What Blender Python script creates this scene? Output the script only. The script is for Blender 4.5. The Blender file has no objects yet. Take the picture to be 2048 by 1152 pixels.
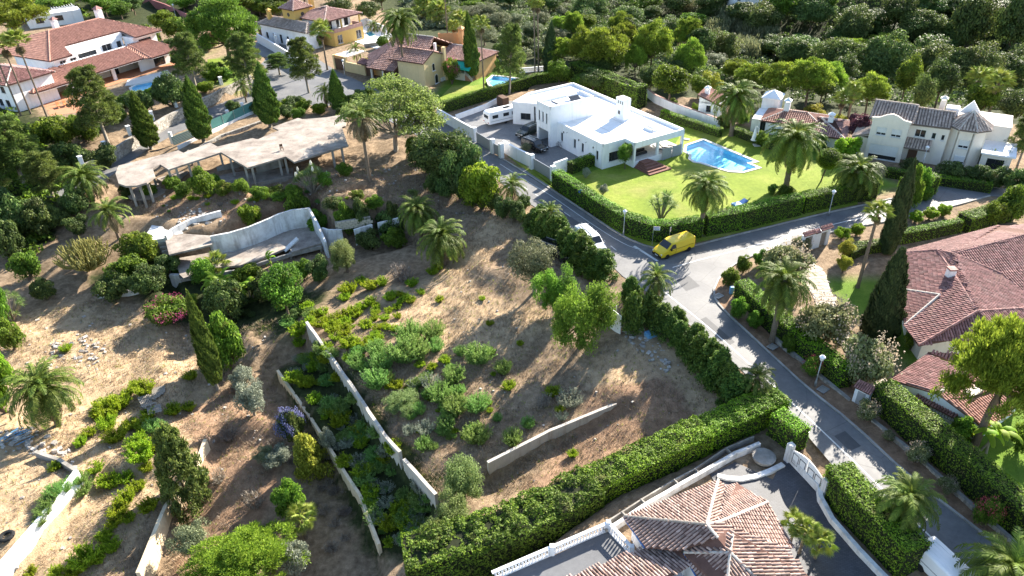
import bpy, math, random
import numpy as np
from mathutils import Vector, Matrix

# ---------------------------------------------------------------- camera, sky, sun, exposure
scene = bpy.context.scene
FPX, PITCH, CAMH, ROLL = 1420.0, math.radians(33.0), 46.0, math.radians(2.2)
ct, st, cr, sr = math.cos(PITCH), math.sin(PITCH), math.cos(ROLL), math.sin(ROLL)
C_FW = Vector((0, ct, -st)); U0 = Vector((0, st, ct)); R0 = Vector((1, 0, 0))
C_RT = cr * R0 - sr * U0; C_UP = sr * R0 + cr * U0
cam_data = bpy.data.cameras.new('camera'); cam = bpy.data.objects.new('camera', cam_data)
scene.collection.objects.link(cam); scene.camera = cam
cam_data.sensor_width = 36.0; cam_data.lens = FPX / 2048 * 36.0
cam_data.clip_start = 0.5; cam_data.clip_end = 3000
mw = Matrix((C_RT, C_UP, -C_FW)).transposed().to_4x4(); mw.translation = (0, 0, CAMH); cam.matrix_world = mw

SUN_AZ, SUN_EL = math.radians(37), math.radians(27)
world = bpy.data.worlds.new('World'); scene.world = world; world.use_nodes = True
wn = world.node_tree.nodes; bg = wn['Background']
sky = wn.new('ShaderNodeTexSky'); sky.sky_type = 'NISHITA'; sky.sun_disc = False
sky.sun_elevation = SUN_EL; sky.sun_rotation = SUN_AZ
sky.air_density = 1.0; sky.dust_density = 0.6; sky.ozone_density = 1.0
world.node_tree.links.new(sky.outputs[0], bg.inputs[0]); bg.inputs[1].default_value = 0.09
sl = bpy.data.lights.new('sun', 'SUN'); sl.energy = 5.0; sl.angle = math.radians(0.53); sl.color = (1.0, 0.915, 0.79)
sun = bpy.data.objects.new('sun', sl); scene.collection.objects.link(sun)
sdir = Vector((math.sin(SUN_AZ) * math.cos(SUN_EL), math.cos(SUN_AZ) * math.cos(SUN_EL), math.sin(SUN_EL)))
sun.rotation_euler = (-sdir).to_track_quat('-Z', 'Y').to_euler(); sun.location = sdir * 200
vs = scene.view_settings; vs.view_transform = 'Standard'; vs.look = 'None'; vs.gamma = 1.0; vs.use_curve_mapping = False
vs.exposure = 2.0

# ---------------------------------------------------------------- helpers
col = scene.collection
rs = np.random.RandomState(11)
rnd = random.Random(5)
PI = math.pi

def G(u, v, z=0.0):
    """photograph pixel (2048 wide) -> point of the place at height z"""
    d = C_FW + C_RT * ((u - 1024) / FPX) + C_UP * ((576 - v) / FPX)
    t = (z - CAMH) / d.z
    return Vector((d.x * t, d.y * t, z))
def PX(q):
    q = Vector(q) - Vector((0, 0, CAMH)); d = q.dot(C_FW)
    return 1024 + FPX * q.dot(C_RT) / d, 576 - FPX * q.dot(C_UP) / d, d

def link(o, parent=None):
    col.objects.link(o)
    if parent is not None: o.parent = parent
    return o
def tag(o, label=None, cat=None, group=None, kind=None):
    if label: o['label'] = label
    if cat: o['category'] = cat
    if group: o['group'] = group
    if kind: o['kind'] = kind
    return o
def thing(name, label, cat, loc=(0, 0, 0), rz=0.0, group=None, scale=None):
    o = link(bpy.data.objects.new(name, None)); o.location = loc; o.rotation_euler = (0, 0, rz)
    o.empty_display_size = 0.3
    if scale: o.scale = scale
    return tag(o, label, cat, group)
def inst(name, me, parent=None, loc=(0, 0, 0), rot=(0, 0, 0), scale=(1, 1, 1)):
    o = bpy.data.objects.new(name, me); link(o, parent); o.location = loc; o.rotation_euler = rot; o.scale = scale
    return o

class MB:
    """collects geometry for one mesh"""
    def __init__(s): s.v = []; s.f = []
    def add(s, V, F):
        n = len(s.v); s.v.extend([tuple(p) for p in V]); s.f.extend([tuple(i + n for i in f) for f in F]); return s
    def box(s, c, d, rz=0.0, rot=None):
        hx, hy, hz = d[0] / 2, d[1] / 2, d[2] / 2
        M = rot if rot is not None else Matrix.Rotation(rz, 3, 'Z')
        c = Vector(c)
        V = [c + M @ Vector((x * hx, y * hy, z * hz)) for x, y, z in ((-1,-1,-1),(1,-1,-1),(1,1,-1),(-1,1,-1),(-1,-1,1),(1,-1,1),(1,1,1),(-1,1,1))]
        return s.add(V, [(0,3,2,1),(4,5,6,7),(0,1,5,4),(1,2,6,5),(2,3,7,6),(3,0,4,7)])
    def bx(s, x0, x1, y0, y1, z0, z1): return s.box(((x0+x1)/2,(y0+y1)/2,(z0+z1)/2), (abs(x1-x0),abs(y1-y0),abs(z1-z0)))
    def prism(s, poly, z0, z1):
        n = len(poly); a = sum(poly[i][0]*poly[(i+1)%n][1]-poly[(i+1)%n][0]*poly[i][1] for i in range(n))
        if a < 0: poly = poly[::-1]
        zz0 = z0 if isinstance(z0, (list, tuple)) else [z0]*n; zz1 = z1 if isinstance(z1, (list, tuple)) else [z1]*n
        V = [(p[0], p[1], zz0[i]) for i, p in enumerate(poly)] + [(p[0], p[1], zz1[i]) for i, p in enumerate(poly)]
        return s.add(V, [tuple(range(n-1,-1,-1)), tuple(range(n,2*n))] + [(i,(i+1)%n,n+(i+1)%n,n+i) for i in range(n)])
    def slab(s, pts, th):
        """3D polygon thickened downwards"""
        n = len(pts); P = [Vector(p) for p in pts]
        a = sum(P[i].x*P[(i+1)%n].y-P[(i+1)%n].x*P[i].y for i in range(n))
        if a < 0: P = P[::-1]
        V = [p - Vector((0,0,th)) for p in P] + P
        return s.add(V, [tuple(range(n-1,-1,-1)), tuple(range(n,2*n))] + [(i,(i+1)%n,n+(i+1)%n,n+i) for i in range(n)])
    def tube(s, pts, r, n=6, cap=True):
        P = [Vector(p) for p in pts]; R = r if isinstance(r, (list, tuple)) else [r]*len(P)
        rings = []; V = []; F = []
        for i, p in enumerate(P):
            t = (P[min(i+1, len(P)-1)] - P[max(i-1, 0)]).normalized()
            a = Vector((0,0,1)) if abs(t.z) < .9 else Vector((1,0,0))
            x = t.cross(a).normalized(); y = t.cross(x)
            rings.append(len(V))
            for k in range(n):
                an = 2*PI*k/n; V.append(p + (x*math.cos(an) + y*math.sin(an))*R[i])
        for i in range(len(P)-1):
            for k in range(n):
                F.append((rings[i]+k, rings[i]+(k+1)%n, rings[i+1]+(k+1)%n, rings[i+1]+k))
        if cap: F.append(tuple(range(n))); F.append(tuple(rings[-1]+k for k in range(n-1,-1,-1)))
        return s.add(V, F)
    def lathe(s, prof, n=12, c=(0,0,0)):
        V = []; F = []; c = Vector(c)
        for r, z in prof:
            for k in range(n): V.append(c + Vector((r*math.cos(2*PI*k/n), r*math.sin(2*PI*k/n), z)))
        for i in range(len(prof)-1):
            for k in range(n): F.append((i*n+k, i*n+(k+1)%n, (i+1)*n+(k+1)%n, (i+1)*n+k))
        F.append(tuple(range(n-1,-1,-1))); F.append(tuple((len(prof)-1)*n+k for k in range(n)))
        return s.add(V, F)
    def mesh(s, name, mat=None, smooth=False):
        me = bpy.data.meshes.new(name); me.from_pydata(s.v, [], s.f)
        if mat: me.materials.append(mat)
        if smooth: me.polygons.foreach_set('use_smooth', [True]*len(me.polygons))
        me.update(); return me
    def obj(s, name, mat, parent=None, smooth=False, bevel=0):
        o = bpy.data.objects.new(name, s.mesh(name, mat, smooth)); link(o, parent)
        if bevel:
            m = o.modifiers.new('bevel', 'BEVEL'); m.width = bevel; m.segments = 2; m.limit_method = 'ANGLE'
        return o

def np_mesh(name, V, F, mat=None, smooth=False):
    """numpy verts (n,3), faces (m,k)"""
    me = bpy.data.meshes.new(name); V = np.asarray(V, dtype=np.float32); F = np.asarray(F, dtype=np.int32)
    k = F.shape[1]
    me.vertices.add(len(V)); me.vertices.foreach_set('co', V.ravel())
    me.loops.add(F.size); me.loops.foreach_set('vertex_index', F.ravel())
    me.polygons.add(len(F)); me.polygons.foreach_set('loop_start', np.arange(len(F), dtype=np.int32)*k)
    if smooth: me.polygons.foreach_set('use_smooth', np.ones(len(F), dtype=bool))
    if mat: me.materials.append(mat)
    me.update(calc_edges=True); return me

# ---------------------------------------------------------------- materials
def _nodes(name):
    m = bpy.data.materials.new(name); m.use_nodes = True
    nt = m.node_tree; return m, nt.nodes, nt.links, nt.nodes['Principled BSDF']
def ramp(N, stops):
    r = N.new('ShaderNodeValToRGB'); e = r.color_ramp.elements
    while len(e) < len(stops): e.new(0.5)
    for i, (p, c) in enumerate(stops): e[i].position = p; e[i].color = (*c, 1)
    return r
def noise(N, L, scale, detail=4, rough=0.6, vec=None, dist=0):
    t = N.new('ShaderNodeTexNoise'); t.inputs['Scale'].default_value = scale; t.inputs['Detail'].default_value = detail
    t.inputs['Roughness'].default_value = rough; t.inputs['Distortion'].default_value = dist
    if vec is not None: L.new(vec, t.inputs['Vector'])
    return t
def coords(N, mode='Object'):
    return N.new('ShaderNodeTexCoord').outputs[mode]
def mixc(N, L, fac, a, b, mode='MIX'):
    m = N.new('ShaderNodeMix'); m.data_type = 'RGBA'; m.blend_type = mode
    for sock, val in ((m.inputs[0], fac), (m.inputs[6], a), (m.inputs[7], b)):
        if hasattr(val, 'links') or isinstance(val, bpy.types.NodeSocket): L.new(val, sock)
        elif isinstance(val, (int, float)): sock.default_value = val
        else: sock.default_value = (*val, 1)
    return m.outputs[2]
def math_(N, L, op, a, b=0.0):
    m = N.new('ShaderNodeMath'); m.operation = op
    for i, v in enumerate((a, b)):
        if isinstance(v, bpy.types.NodeSocket): L.new(v, m.inputs[i])
        else: m.inputs[i].default_value = v
    return m.outputs[0]
def bump(N, L, P, h, strength=.4, dist=.05):
    b = N.new('ShaderNodeBump'); b.inputs['Strength'].default_value = strength; b.inputs['Distance'].default_value = dist
    L.new(h, b.inputs['Height']); L.new(b.outputs[0], P.inputs['Normal'])

def M(name, a, b=None, scale=2.0, rough=.75, spec=.3, bmp=.25, c=None, fine=25.0, metal=0.0, stain=None, isl=0.0):
    """plain surface with two-scale mottling, fine relief, optional streaky stains"""
    m, N, L, P = _nodes(name); b = b or tuple(x*.8 for x in a); co = coords(N)
    n1 = noise(N, L, scale, 5, .65, co); st_ = [(.32, b), (.68, a)]
    if c: st_ = [(.28, c), (.5, b), (.7, a)]
    r = ramp(N, st_); L.new(n1.outputs[0], r.inputs[0])
    n2 = noise(N, L, fine, 3, .6, co)
    cc = mixc(N, L, .35, r.outputs[0], n2.outputs[0], 'SOFT_LIGHT')
    if isl:
        g = N.new('ShaderNodeNewGeometry'); rr = ramp(N, [(0, (1-isl,)*3), (1, (1+isl*.6,)*3)]); L.new(g.outputs['Random Per Island'], rr.inputs[0])
        cc = mixc(N, L, 1.0, cc, rr.outputs[0], 'MULTIPLY')
    if stain:
        mp = N.new('ShaderNodeMapping'); mp.inputs['Scale'].default_value = (1, 1, .12); L.new(co, mp.inputs[0])
        n3 = noise(N, L, 1.6, 5, .7, mp.outputs[0]); r3 = ramp(N, [(.5, (0,0,0)), (.75, (1,1,1))]); L.new(n3.outputs[0], r3.inputs[0])
        f = math_(N, L, 'MULTIPLY', r3.outputs[0], stain[1]); cc = mixc(N, L, f, cc, stain[0])
    L.new(cc, P.inputs['Base Color']); P.inputs['Roughness'].default_value = rough
    P.inputs['Specular IOR Level'].default_value = spec; P.inputs['Metallic'].default_value = metal
    if bmp: bump(N, L, P, n2.outputs[0], bmp, .03)
    return m

def LEAF(name, a, b, trans=.35, hue=.03, val=.35, c=None, rough=.6, patch=None):
    """foliage: every leaf a little different, every plant a little different, light passes through"""
    m, N, L, P = _nodes(name)
    g = N.new('ShaderNodeNewGeometry'); oi = N.new('ShaderNodeObjectInfo')
    r = ramp(N, [(0, b), (.55, a), (1, c or a)]); L.new(g.outputs['Random Per Island'], r.inputs[0])
    colr = r.outputs[0]
    if patch:
        n_ = noise(N, L, .55, 4, .65, N.new('ShaderNodeNewGeometry').outputs['Position']); pr_ = ramp(N, [(.58, (0,0,0)), (.70, (1,1,1))]); L.new(n_.outputs[0], pr_.inputs[0])
        n2_ = noise(N, L, .25, 2, .5, g.outputs['Position']); pv_ = ramp(N, [(.35, (.72,.72,.72)), (.65, (1.2,1.2,1.05))]); L.new(n2_.outputs[0], pv_.inputs[0])
        colr = mixc(N, L, 1.0, mixc(N, L, math_(N, L, 'MULTIPLY', pr_.outputs[0], .75), colr, patch), pv_.outputs[0], 'MULTIPLY')
    hs = N.new('ShaderNodeHueSaturation'); L.new(colr, hs.inputs['Color'])
    L.new(math_(N, L, 'ADD', math_(N, L, 'MULTIPLY', oi.outputs['Random'], hue*2), .5-hue), hs.inputs['Hue'])
    L.new(math_(N, L, 'ADD', math_(N, L, 'MULTIPLY', oi.outputs['Random'], val), 1-val/2), hs.inputs['Value'])
    L.new(hs.outputs[0], P.inputs['Base Color']); P.inputs['Roughness'].default_value = rough
    P.inputs['Specular IOR Level'].default_value = .2
    t = N.new('ShaderNodeBsdfTranslucent'); L.new(hs.outputs[0], t.inputs[0])
    mx = N.new('ShaderNodeMixShader'); mx.inputs[0].default_value = trans
    L.new(P.outputs[0], mx.inputs[1]); L.new(t.outputs[0], mx.inputs[2])
    L.new(mx.outputs[0], N['Material Output'].inputs[0])
    return m

MT = {}
MT['white'] = M('white_render', (.84,.84,.85), (.79,.79,.80), 1.2, .7, .3, .08, stain=((.50,.49,.46), .42))
MT['white_roof'] = M('white_roof_coating', (.82,.82,.81), (.76,.76,.75), .5, .6, .3, .08, stain=((.5,.5,.48), .4))
MT['cream'] = M('cream_render', (.72,.66,.55), (.66,.60,.50), 1.2, .8, .25, .1, stain=((.5,.45,.38), .3))
MT['offwhite'] = M('off_white_render', (.80,.73,.635), (.74,.67,.58), 1.2, .8, .25, .1, stain=((.5,.47,.42), .3))
MT['yellow'] = M('ochre_yellow_render', (.62,.42,.13), (.56,.37,.12), 1.2, .8, .25, .1, stain=((.42,.28,.12), .35))
MT['sand'] = M('sand_yellow_render', (.68,.54,.30), (.62,.49,.27), 1.2, .8, .25, .1, stain=((.4,.32,.2), .35))
MT['orange'] = M('orange_render', (.64,.36,.16), (.58,.32,.14), 1.2, .8, .25, .1, stain=((.42,.25,.14), .3))
MT['pinkwall'] = M('dusty_pink_wall_paint', (.42,.17,.17), (.36,.14,.14), 1., .85, .2, .1)
MT['concrete'] = M('weathered_concrete', (.42,.39,.35), (.30,.28,.25), .7, .9, .2, .5, c=(.20,.18,.16), stain=((.16,.14,.12), .6))
MT['slabtop'] = M('old_concrete_slab', (.40,.36,.31), (.29,.25,.215), .45, .9, .2, .5, c=(.15,.125,.105), fine=6, stain=((.13,.11,.095), .5))
MT['rwall'] = M('retaining_wall_concrete', (.50,.47,.42), (.40,.37,.33), .8, .9, .2, .4, stain=((.24,.16,.10), .75))
MT['creamwall'] = M('cream_painted_garden_wall', (.66,.55,.38), (.56,.46,.32), .8, .9, .2, .4, stain=((.34,.25,.16), .6))
MT['whitewash'] = M('peeling_whitewash', (.74,.74,.73), (.62,.62,.61), .8, .9, .2, .4, c=(.42,.40,.37), stain=((.25,.22,.2), .7))
MT['stonewall'] = None
MT['sand2'] = M('pale_concrete_block', (.52,.46,.36), (.44,.39,.30), 2, .9, .2, .4)
MT['shadefloor'] = M('shade_darkened_terrace_tile', (.13,.135,.145), (.10,.105,.115), 1.5, .7, .3, .1)  # grey darkened so that the terrace's shade sits in its colour
MT['glass'] = M('dark_window_glass', (.025,.03,.035), (.02,.022,.025), 1, .06, .6, 0)
MT['frame'] = M('white_window_frame', (.75,.75,.74), None, 3, .5, .4, 0)
MT['darkframe'] = M('dark_metal', (.05,.05,.055), None, 3, .45, .4, .05)
MT['shutter'] = M('white_roller_shutter', (.78,.77,.75), (.72,.71,.69), 8, .6, .3, .1)
MT['greymetal'] = M('grey_metal_gate', (.33,.34,.35), (.28,.29,.30), 4, .5, .4, .1)
MT['steel'] = M('galvanised_steel', (.42,.43,.44), (.36,.37,.38), 6, .4, .5, .05, metal=.6)
MT['wood'] = M('weathered_grey_wood', (.30,.27,.24), (.22,.20,.17), 5, .85, .2, .4)
MT['brownwood'] = M('dark_brown_wood', (.13,.07,.045), (.09,.05,.03), 5, .7, .25, .3)
MT['brick'] = M('red_brick_step', (.24,.115,.085), (.18,.09,.07), 3, .85, .2, .4, isl=.25)
MT['terracotta'] = M('terracotta_floor_tile', (.46,.22,.12), (.38,.18,.10), 2, .75, .3, .2)
MT['tile_red'] = M('red_clay_roof_tile', (.36,.19,.168), (.28,.14,.125), 1.1, .8, .25, .3, c=(.42,.26,.23), isl=.4)
MT['tile_orange'] = M('orange_clay_roof_tile', (.47,.255,.195), (.39,.205,.155), .9, .8, .25, .3, c=(.42,.225,.17), isl=.2)
MT['tile_pink'] = M('faded_pink_roof_tile', (.52,.33,.28), (.42,.25,.21), 1.4, .8, .25, .3, c=(.30,.165,.14), isl=.25)
MT['tile_old'] = M('old_mottled_roof_tile', (.49,.375,.315), (.37,.255,.21), 1.6, .8, .25, .3, c=(.24,.145,.115), isl=.5)
MT['tile_grey'] = M('grey_brown_roof_tile', (.50,.405,.345), (.39,.31,.26), 1.4, .8, .25, .3, c=(.30,.235,.19), isl=.25)
MT['tile_gap'] = M('shade_toned_tile_bed', (.15,.085,.068), (.11,.062,.05), 2, .9, .1, .2)  # dark brown paints the shade in the valleys between tile rows
MT['tile_gap_grey'] = M('grey_tile_bed', (.20,.16,.135), (.15,.12,.10), 2, .9, .1, .2)  # same painted valley shade, for the grey roofs
MT['mortar'] = M('pale_hip_mortar', (.58,.53,.47), (.46,.41,.36), 3, .85, .2, .3)
MT['bark'] = M('brown_bark', (.17,.125,.09), (.10,.075,.055), 4, .95, .1, .6, fine=18)
MT['palebark'] = M('pale_grey_bark', (.30,.26,.21), (.20,.17,.135), 4, .95, .1, .6, fine=18)
MT['palmbark'] = M('palm_trunk_bark', (.22,.17,.125), (.13,.10,.075), 6, .95, .1, .8, fine=14)
MT['core'] = M('dark_core_shade', (.03,.035,.018), (.02,.024,.012), 5, .95, .1, .3)  # near-black solid filling; its colour stands in for shade inside the foliage
MT['rubber'] = M('black_rubber', (.02,.02,.02), None, 4, .8, .2, .1)
MT['chrome'] = M('wheel_alloy', (.45,.46,.47), None, 4, .3, .5, 0, metal=.7)
MT['blackpaint'] = M('black_car_paint', (.012,.013,.015), None, 4, .18, .55, 0)
MT['whitepaint'] = M('white_vehicle_paint', (.80,.81,.82), (.77,.78,.79), 2, .25, .5, 0)
MT['yellowpaint'] = M('yellow_van_paint', (.78,.55,.02), (.75,.52,.02), 2, .25, .5, 0)
MT['redlight'] = M('red_lamp_lens', (.45,.02,.02), None, 4, .2, .5, 0)
MT['headlight'] = M('clear_lamp_lens', (.7,.72,.74), None, 4, .15, .5, 0)
MT['darkgreen'] = M('dark_green_car_paint', (.02,.03,.022), None, 4, .2, .55, 0)
MT['blue'] = M('blue_paint', (.05,.16,.42), None, 4, .5, .4, 0)
MT['skyblue'] = M('light_blue_paint', (.16,.38,.62), None, 4, .5, .4, 0)
MT['awning'] = M('turquoise_awning_cloth', (.03,.46,.40), (.03,.42,.36), 3, .85, .2, .1)
MT['greennet'] = M('green_windbreak_netting', (.03,.24,.13), (.025,.19,.10), 6, .9, .1, .3)
MT['tealnet'] = M('faded_teal_netting', (.10,.26,.24), (.08,.20,.19), 6, .9, .1, .3)
MT['cloth'] = M('white_parasol_cloth', (.78,.77,.75), None, 3, .9, .1, .1)
MT['cushion'] = M('pale_cushion_cloth', (.62,.60,.57), None, 3, .9, .1, .1)
MT['cushion_orange'] = M('orange_lounger_cushion', (.62,.24,.10), None, 3, .9, .1, .1)
MT['rattan'] = M('dark_rattan', (.05,.045,.042), None, 20, .8, .2, .4)
MT['brass'] = M('lamp_globe_glass', (.74,.73,.70), None, 3, .2, .5, 0)
# ---------------------------------------------------------------- ground height
def ss(a, b, x): t = np.clip((x - a) / (b - a), 0, 1); return t*t*(3 - 2*t)
def poly_dist(x, y, P):
    """distance to an open polyline, and signed side (left of travel > 0), arc-length fraction"""
    best = np.full(x.shape, 1e9); side = np.zeros(x.shape); al = np.zeros(x.shape); tot = 0
    seg = [(np.array(P[i][:2]), np.array(P[i+1][:2])) for i in range(len(P)-1)]
    for i, (a, b) in enumerate(seg):
        d = b - a; l = np.hypot(*d); t = ((x-a[0])*d[0] + (y-a[1])*d[1]) / (l*l)
        tc = np.clip(t, 0, 1)
        dx, dy = x - (a[0]+tc*d[0]), y - (a[1]+tc*d[1]); dd = np.hypot(dx, dy)
        s = (d[0]*(y-a[1]) - d[1]*(x-a[0])) / l
        m = dd < best; best = np.where(m, dd, best); side = np.where(m, s, side)
        over = np.where(t < 0, -t*l, np.where(t > 1, (t-1)*l, 0)) if True else 0
        al = np.where(m, over if i in (0, len(seg)-1) else 0, al)
    return best, side, al
# retaining walls: pixel line with height of the wall's top, drop in metres, side of the low ground, reach
WALLS = {
 'plot': dict(px=[(613,643,-2.5),(700,765,-2.6),(770,870,-2.7),(800,903,-2.8),(872,988,-2.9)], drop=2.7, reach=12),
 'lower': dict(px=[(555,740,-5.6),(620,832,-5.7),(690,945,-5.8),(720,990,-6.0),(758,1088,-6.3)], drop=2.0, reach=14),
 'small': dict(px=[(975,924,-1.9),(1100,860,-1.7),(1232,806,-1.5)], drop=1.3, reach=7),
 'cream': dict(px=[(275,1145,-6.0),(330,1012,-5.8),(392,925,-5.7),(410,878,-5.6)], drop=1.7, reach=9),
 'white': dict(px=[(-20,1150,-3.6),(75,1040,-3.6),(152,940,-3.6)], drop=2.3, reach=9),
 'road': dict(px=[(120,352,2.2),(165,330,2.2),(220,300,2.2),(330,232,2.2),(470,165,2.2),(500,150,2.2)], drop=1.8, reach=60),
 'deck': dict(px=[(352,520,-2.4),(420,492,-1.4),(500,468,-1.3),(560,444,-1.2),(628,420,-1.2),(655,470,-1.6),(700,468,-1.9),(760,452,-1.8),(800,440,-1.8)], drop=3.4, reach=14),
}
for w in WALLS.values():
    w['P'] = [G(u, v, z) for u, v, z in w['px']]
def steps(x, y):
    h = np.zeros(x.shape)
    for w in WALLS.values():
        d, s, over = poly_dist(x, y, w['P'])
        low = ss(0.15, -0.55, s)          # right of travel is low
        h -= w['drop'] * low * np.exp(-np.maximum(d, 0) / w['reach']) * ss(3.5, 0.5, over)
    return h
for k in ('plot', 'lower', 'deck'):       # these run with the low ground on the right of travel (towards the gully)
    pass
CTRL = [(960,300,0),(1300,520,0),(1500,620,0),(1650,850,-.05),(1850,1050,-.1),(1900,1140,-.1),(1650,460,0),(1900,390,0),(1100,250,0),(1400,350,0),
 (1250,170,0),(700,165,0),(560,200,0),(420,240,0),(330,270,-.1),(215,335,-.4),(1800,290,0),(1750,700,0),(1950,900,0),(2040,560,0),(850,140,0),(620,130,0),
 (470,100,.6),(150,235,1.9),(300,170,1.9),(400,135,1.6),(60,260,1.5),(300,60,2),(100,40,2.5),(0,120,2.5),
 (1540,300,0),(1640,260,0),(2040,330,0),(1480,160,-2),(1330,110,-4),(1130,90,-1.5),(1000,100,0),(1200,60,-6),(1700,190,-4),(1990,200,-4),
 (1500,90,-13),(1750,110,-14),(2000,110,-13),(1250,20,-12),(1000,20,-6),(800,10,-3),(1500,25,-8),(1800,30,-6),(2040,30,-4),(600,-20,3),(200,-30,5),
 (950,380,-.5),(1050,480,-.8),(1170,520,-.4),(1250,620,-.4),(1400,760,-.6),(1480,800,-.6),(900,620,-2.0),(1000,740,-2.2),(1150,700,-1.2),(760,640,-2.8),
 (660,670,-3),(780,830,-3.1),(890,960,-3.2),(1000,860,-2.5),(1100,830,-2.2),(1200,780,-1.6),(1300,820,-1.6),(1150,900,-3.2),(1000,985,-3.9),(1350,860,-1.9),
 (880,1060,-4.8),(1000,1090,-3.5),(1250,990,-1.8),(1500,880,-1.0),(1600,990,-.5),(1700,1060,-.5),(1200,1120,-1.6),(1400,1100,-.8),(900,1140,-5.2),
 (640,730,-5.6),(700,860,-6.1),(780,980,-6.4),(800,1060,-6.6),(560,800,-7.8),(640,960,-8.4),(690,1080,-9.2),(600,1110,-9.6),(480,900,-7.4),(450,820,-6.8),
 (400,1060,-8.6),(350,1130,-9.0),(330,950,-6.2),(200,1010,-6.0),(150,1120,-6.4),(130,860,-5.2),(40,980,-4.0),(30,880,-4.4),(60,760,-5.2),
 (300,650,-6.0),(150,650,-5.5),(60,600,-4.8),(500,700,-6.2),(560,630,-5.6),(370,760,-6.2),(250,800,-6.0),(300,880,-6.0),
 (480,400,-1.2),(300,385,-.8),(600,400,-1.2),(700,400,-1.1),(760,350,-.9),(850,350,-.7),(350,430,-1.4),(450,445,-1.7),(760,420,-1.4),
 (450,570,-6.2),(600,570,-5.4),(750,520,-4.0),(850,550,-3.2),(700,590,-4.4),(930,480,-1.4),(560,545,-5.4),(240,600,-5.5),
 (60,420,-1.8),(20,350,-1.2),(150,420,-1.5),(250,440,-1.8),(150,520,-3.6),(280,500,-3.2)]
_c = np.array([[*G(u, v, z)] for u, v, z in CTRL] +
  [(-170,300,8),(-60,330,10),(60,340,22),(170,330,26),(-240,240,6),(240,250,6),(-260,360,14),(260,380,40),(0,400,36),(-220,80,-3),(220,80,0),(-120,0,-6),(120,0,0),(0,0,-4),(150,140,-3),(-150,120,1)], float)
def _tps(r2): return 0.5 * r2 * np.log(r2 + 1e-6)
_n = len(_c); _rhs = _c[:, 2] - steps(_c[:, 0], _c[:, 1])
_K = _tps((_c[:, None, 0]-_c[None, :, 0])**2 + (_c[:, None, 1]-_c[None, :, 1])**2) + np.eye(_n)*4.0
_A = np.zeros((_n+3, _n+3)); _A[:_n, :_n] = _K; _A[:_n, _n] = 1; _A[:_n, _n+1:] = _c[:, :2]; _A[_n, :_n] = 1; _A[_n+1:, :_n] = _c[:, :2].T
_w = np.linalg.solve(_A, np.r_[_rhs, 0, 0, 0])
# flat made ground: roads, house plots (soft polygons set to level)
FLATS = []
def inpoly(x, y, P):
    r = np.zeros(x.shape, bool); n = len(P)
    for i in range(n):
        x0, y0 = P[i][0], P[i][1]; x1, y1 = P[(i+1) % n][0], P[(i+1) % n][1]
        if y0 == y1: continue
        r ^= ((y0 > y) != (y1 > y)) & (x < (x1-x0)*(y-y0)/(y1-y0) + x0)
    return r
def poly_sd(x, y, P):
    d = poly_dist(x, y, list(P) + [P[0]])[0]; return np.where(inpoly(x, y, P), -d, d)
def flat_w(x, y, P, soft, inner):
    m = np.zeros(x.shape); k = np.where((x > min(p[0] for p in P)-soft) & (x < max(p[0] for p in P)+soft) & (y > min(p[1] for p in P)-soft) & (y < max(p[1] for p in P)+soft))[0]
    if len(k): m[k] = ss(soft, inner, poly_sd(x[k], y[k], P))
    return m
def add_flat(px, z, soft=3.0, sink=.0): FLATS.append(([G(u, v, z) for u, v in px], z, soft, sink))
def HH(x, y, flat=True):
    x = np.asarray(x, float); y = np.asarray(y, float); sh = x.shape; x = x.ravel(); y = y.ravel()
    out = np.empty(len(x))
    for i in range(0, len(x), 8000):
        xs, ys = x[i:i+8000], y[i:i+8000]
        k = _tps((xs[:, None]-_c[None, :, 0])**2 + (ys[:, None]-_c[None, :, 1])**2)
        out[i:i+8000] = k @ _w[:_n] + _w[_n] + _w[_n+1]*xs + _w[_n+2]*ys + steps(xs, ys)
    if flat:
        for P, z, soft, sink in FLATS:
            m = flat_w(x, y, P, soft, .3); out = out*(1-m) + (z - sink)*m
    return out.reshape(sh)
def H1(x, y):
    i = min(max(int(np.searchsorted(ys, y))-1, 0), len(ys)-2); j = min(max(int(np.searchsorted(xs, x))-1, 0), len(xs)-2)
    fy = (y-ys[i])/(ys[i+1]-ys[i]); fx = (x-xs[j])/(xs[j+1]-xs[j])
    return float((ZZ[i,j]*(1-fx)+ZZ[i,j+1]*fx)*(1-fy) + (ZZ[i+1,j]*(1-fx)+ZZ[i+1,j+1]*fx)*fy)
def GT(u, v):
    """pixel -> point on the ground"""
    z = 0.0
    for _ in range(14):
        q = G(u, v, z); z = z*.4 + H1(q.x, q.y)*.6
    q = G(u, v, z); return Vector((q.x, q.y, H1(q.x, q.y)))

# ---- roads: polygons given along their edges
ROAD_MAIN = dict(L=[(905,300),(985,352),(1045,398),(1130,452),(1212,520),(1245,552),(1312,596),(1430,690),(1530,785),(1612,868),(1665,930),(1770,1020),(1895,1165)],
                 R=[(935,276),(1005,318),(1060,352),(1110,384),(1165,420),(1245,474),(1300,496)])
ROAD_POLY = ROAD_MAIN['L'] + [(2075,1165)] + [(1966,1068),(1819,955),(1703,845),(1616,778),(1536,704),(1497,667),(1442,616),(1424,588),(1440,552),(1478,522),(1560,492),(1640,470),(1700,456),(1790,440),(1900,414),(1980,392),(2100,400),(2100,366),(2000,377),(1866,353),(1858,384),(1790,396),(1720,412),(1650,427),(1536,455),(1450,476),(1390,492),(1345,500),(1300,496)] + ROAD_MAIN['R'][-2::-1]
PLAZA = [(505,78),(560,100),(620,134),(690,165),(700,196),(650,214),(590,206),(530,212),(490,205),(500,168),(530,140),(505,110)]
ROAD_W = dict(c=[(945,300),(870,262),(790,222),(710,180),(645,148),(580,106),(520,66),(455,50),(380,40),(300,14),(190,-40)], hw=3.6)
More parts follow.
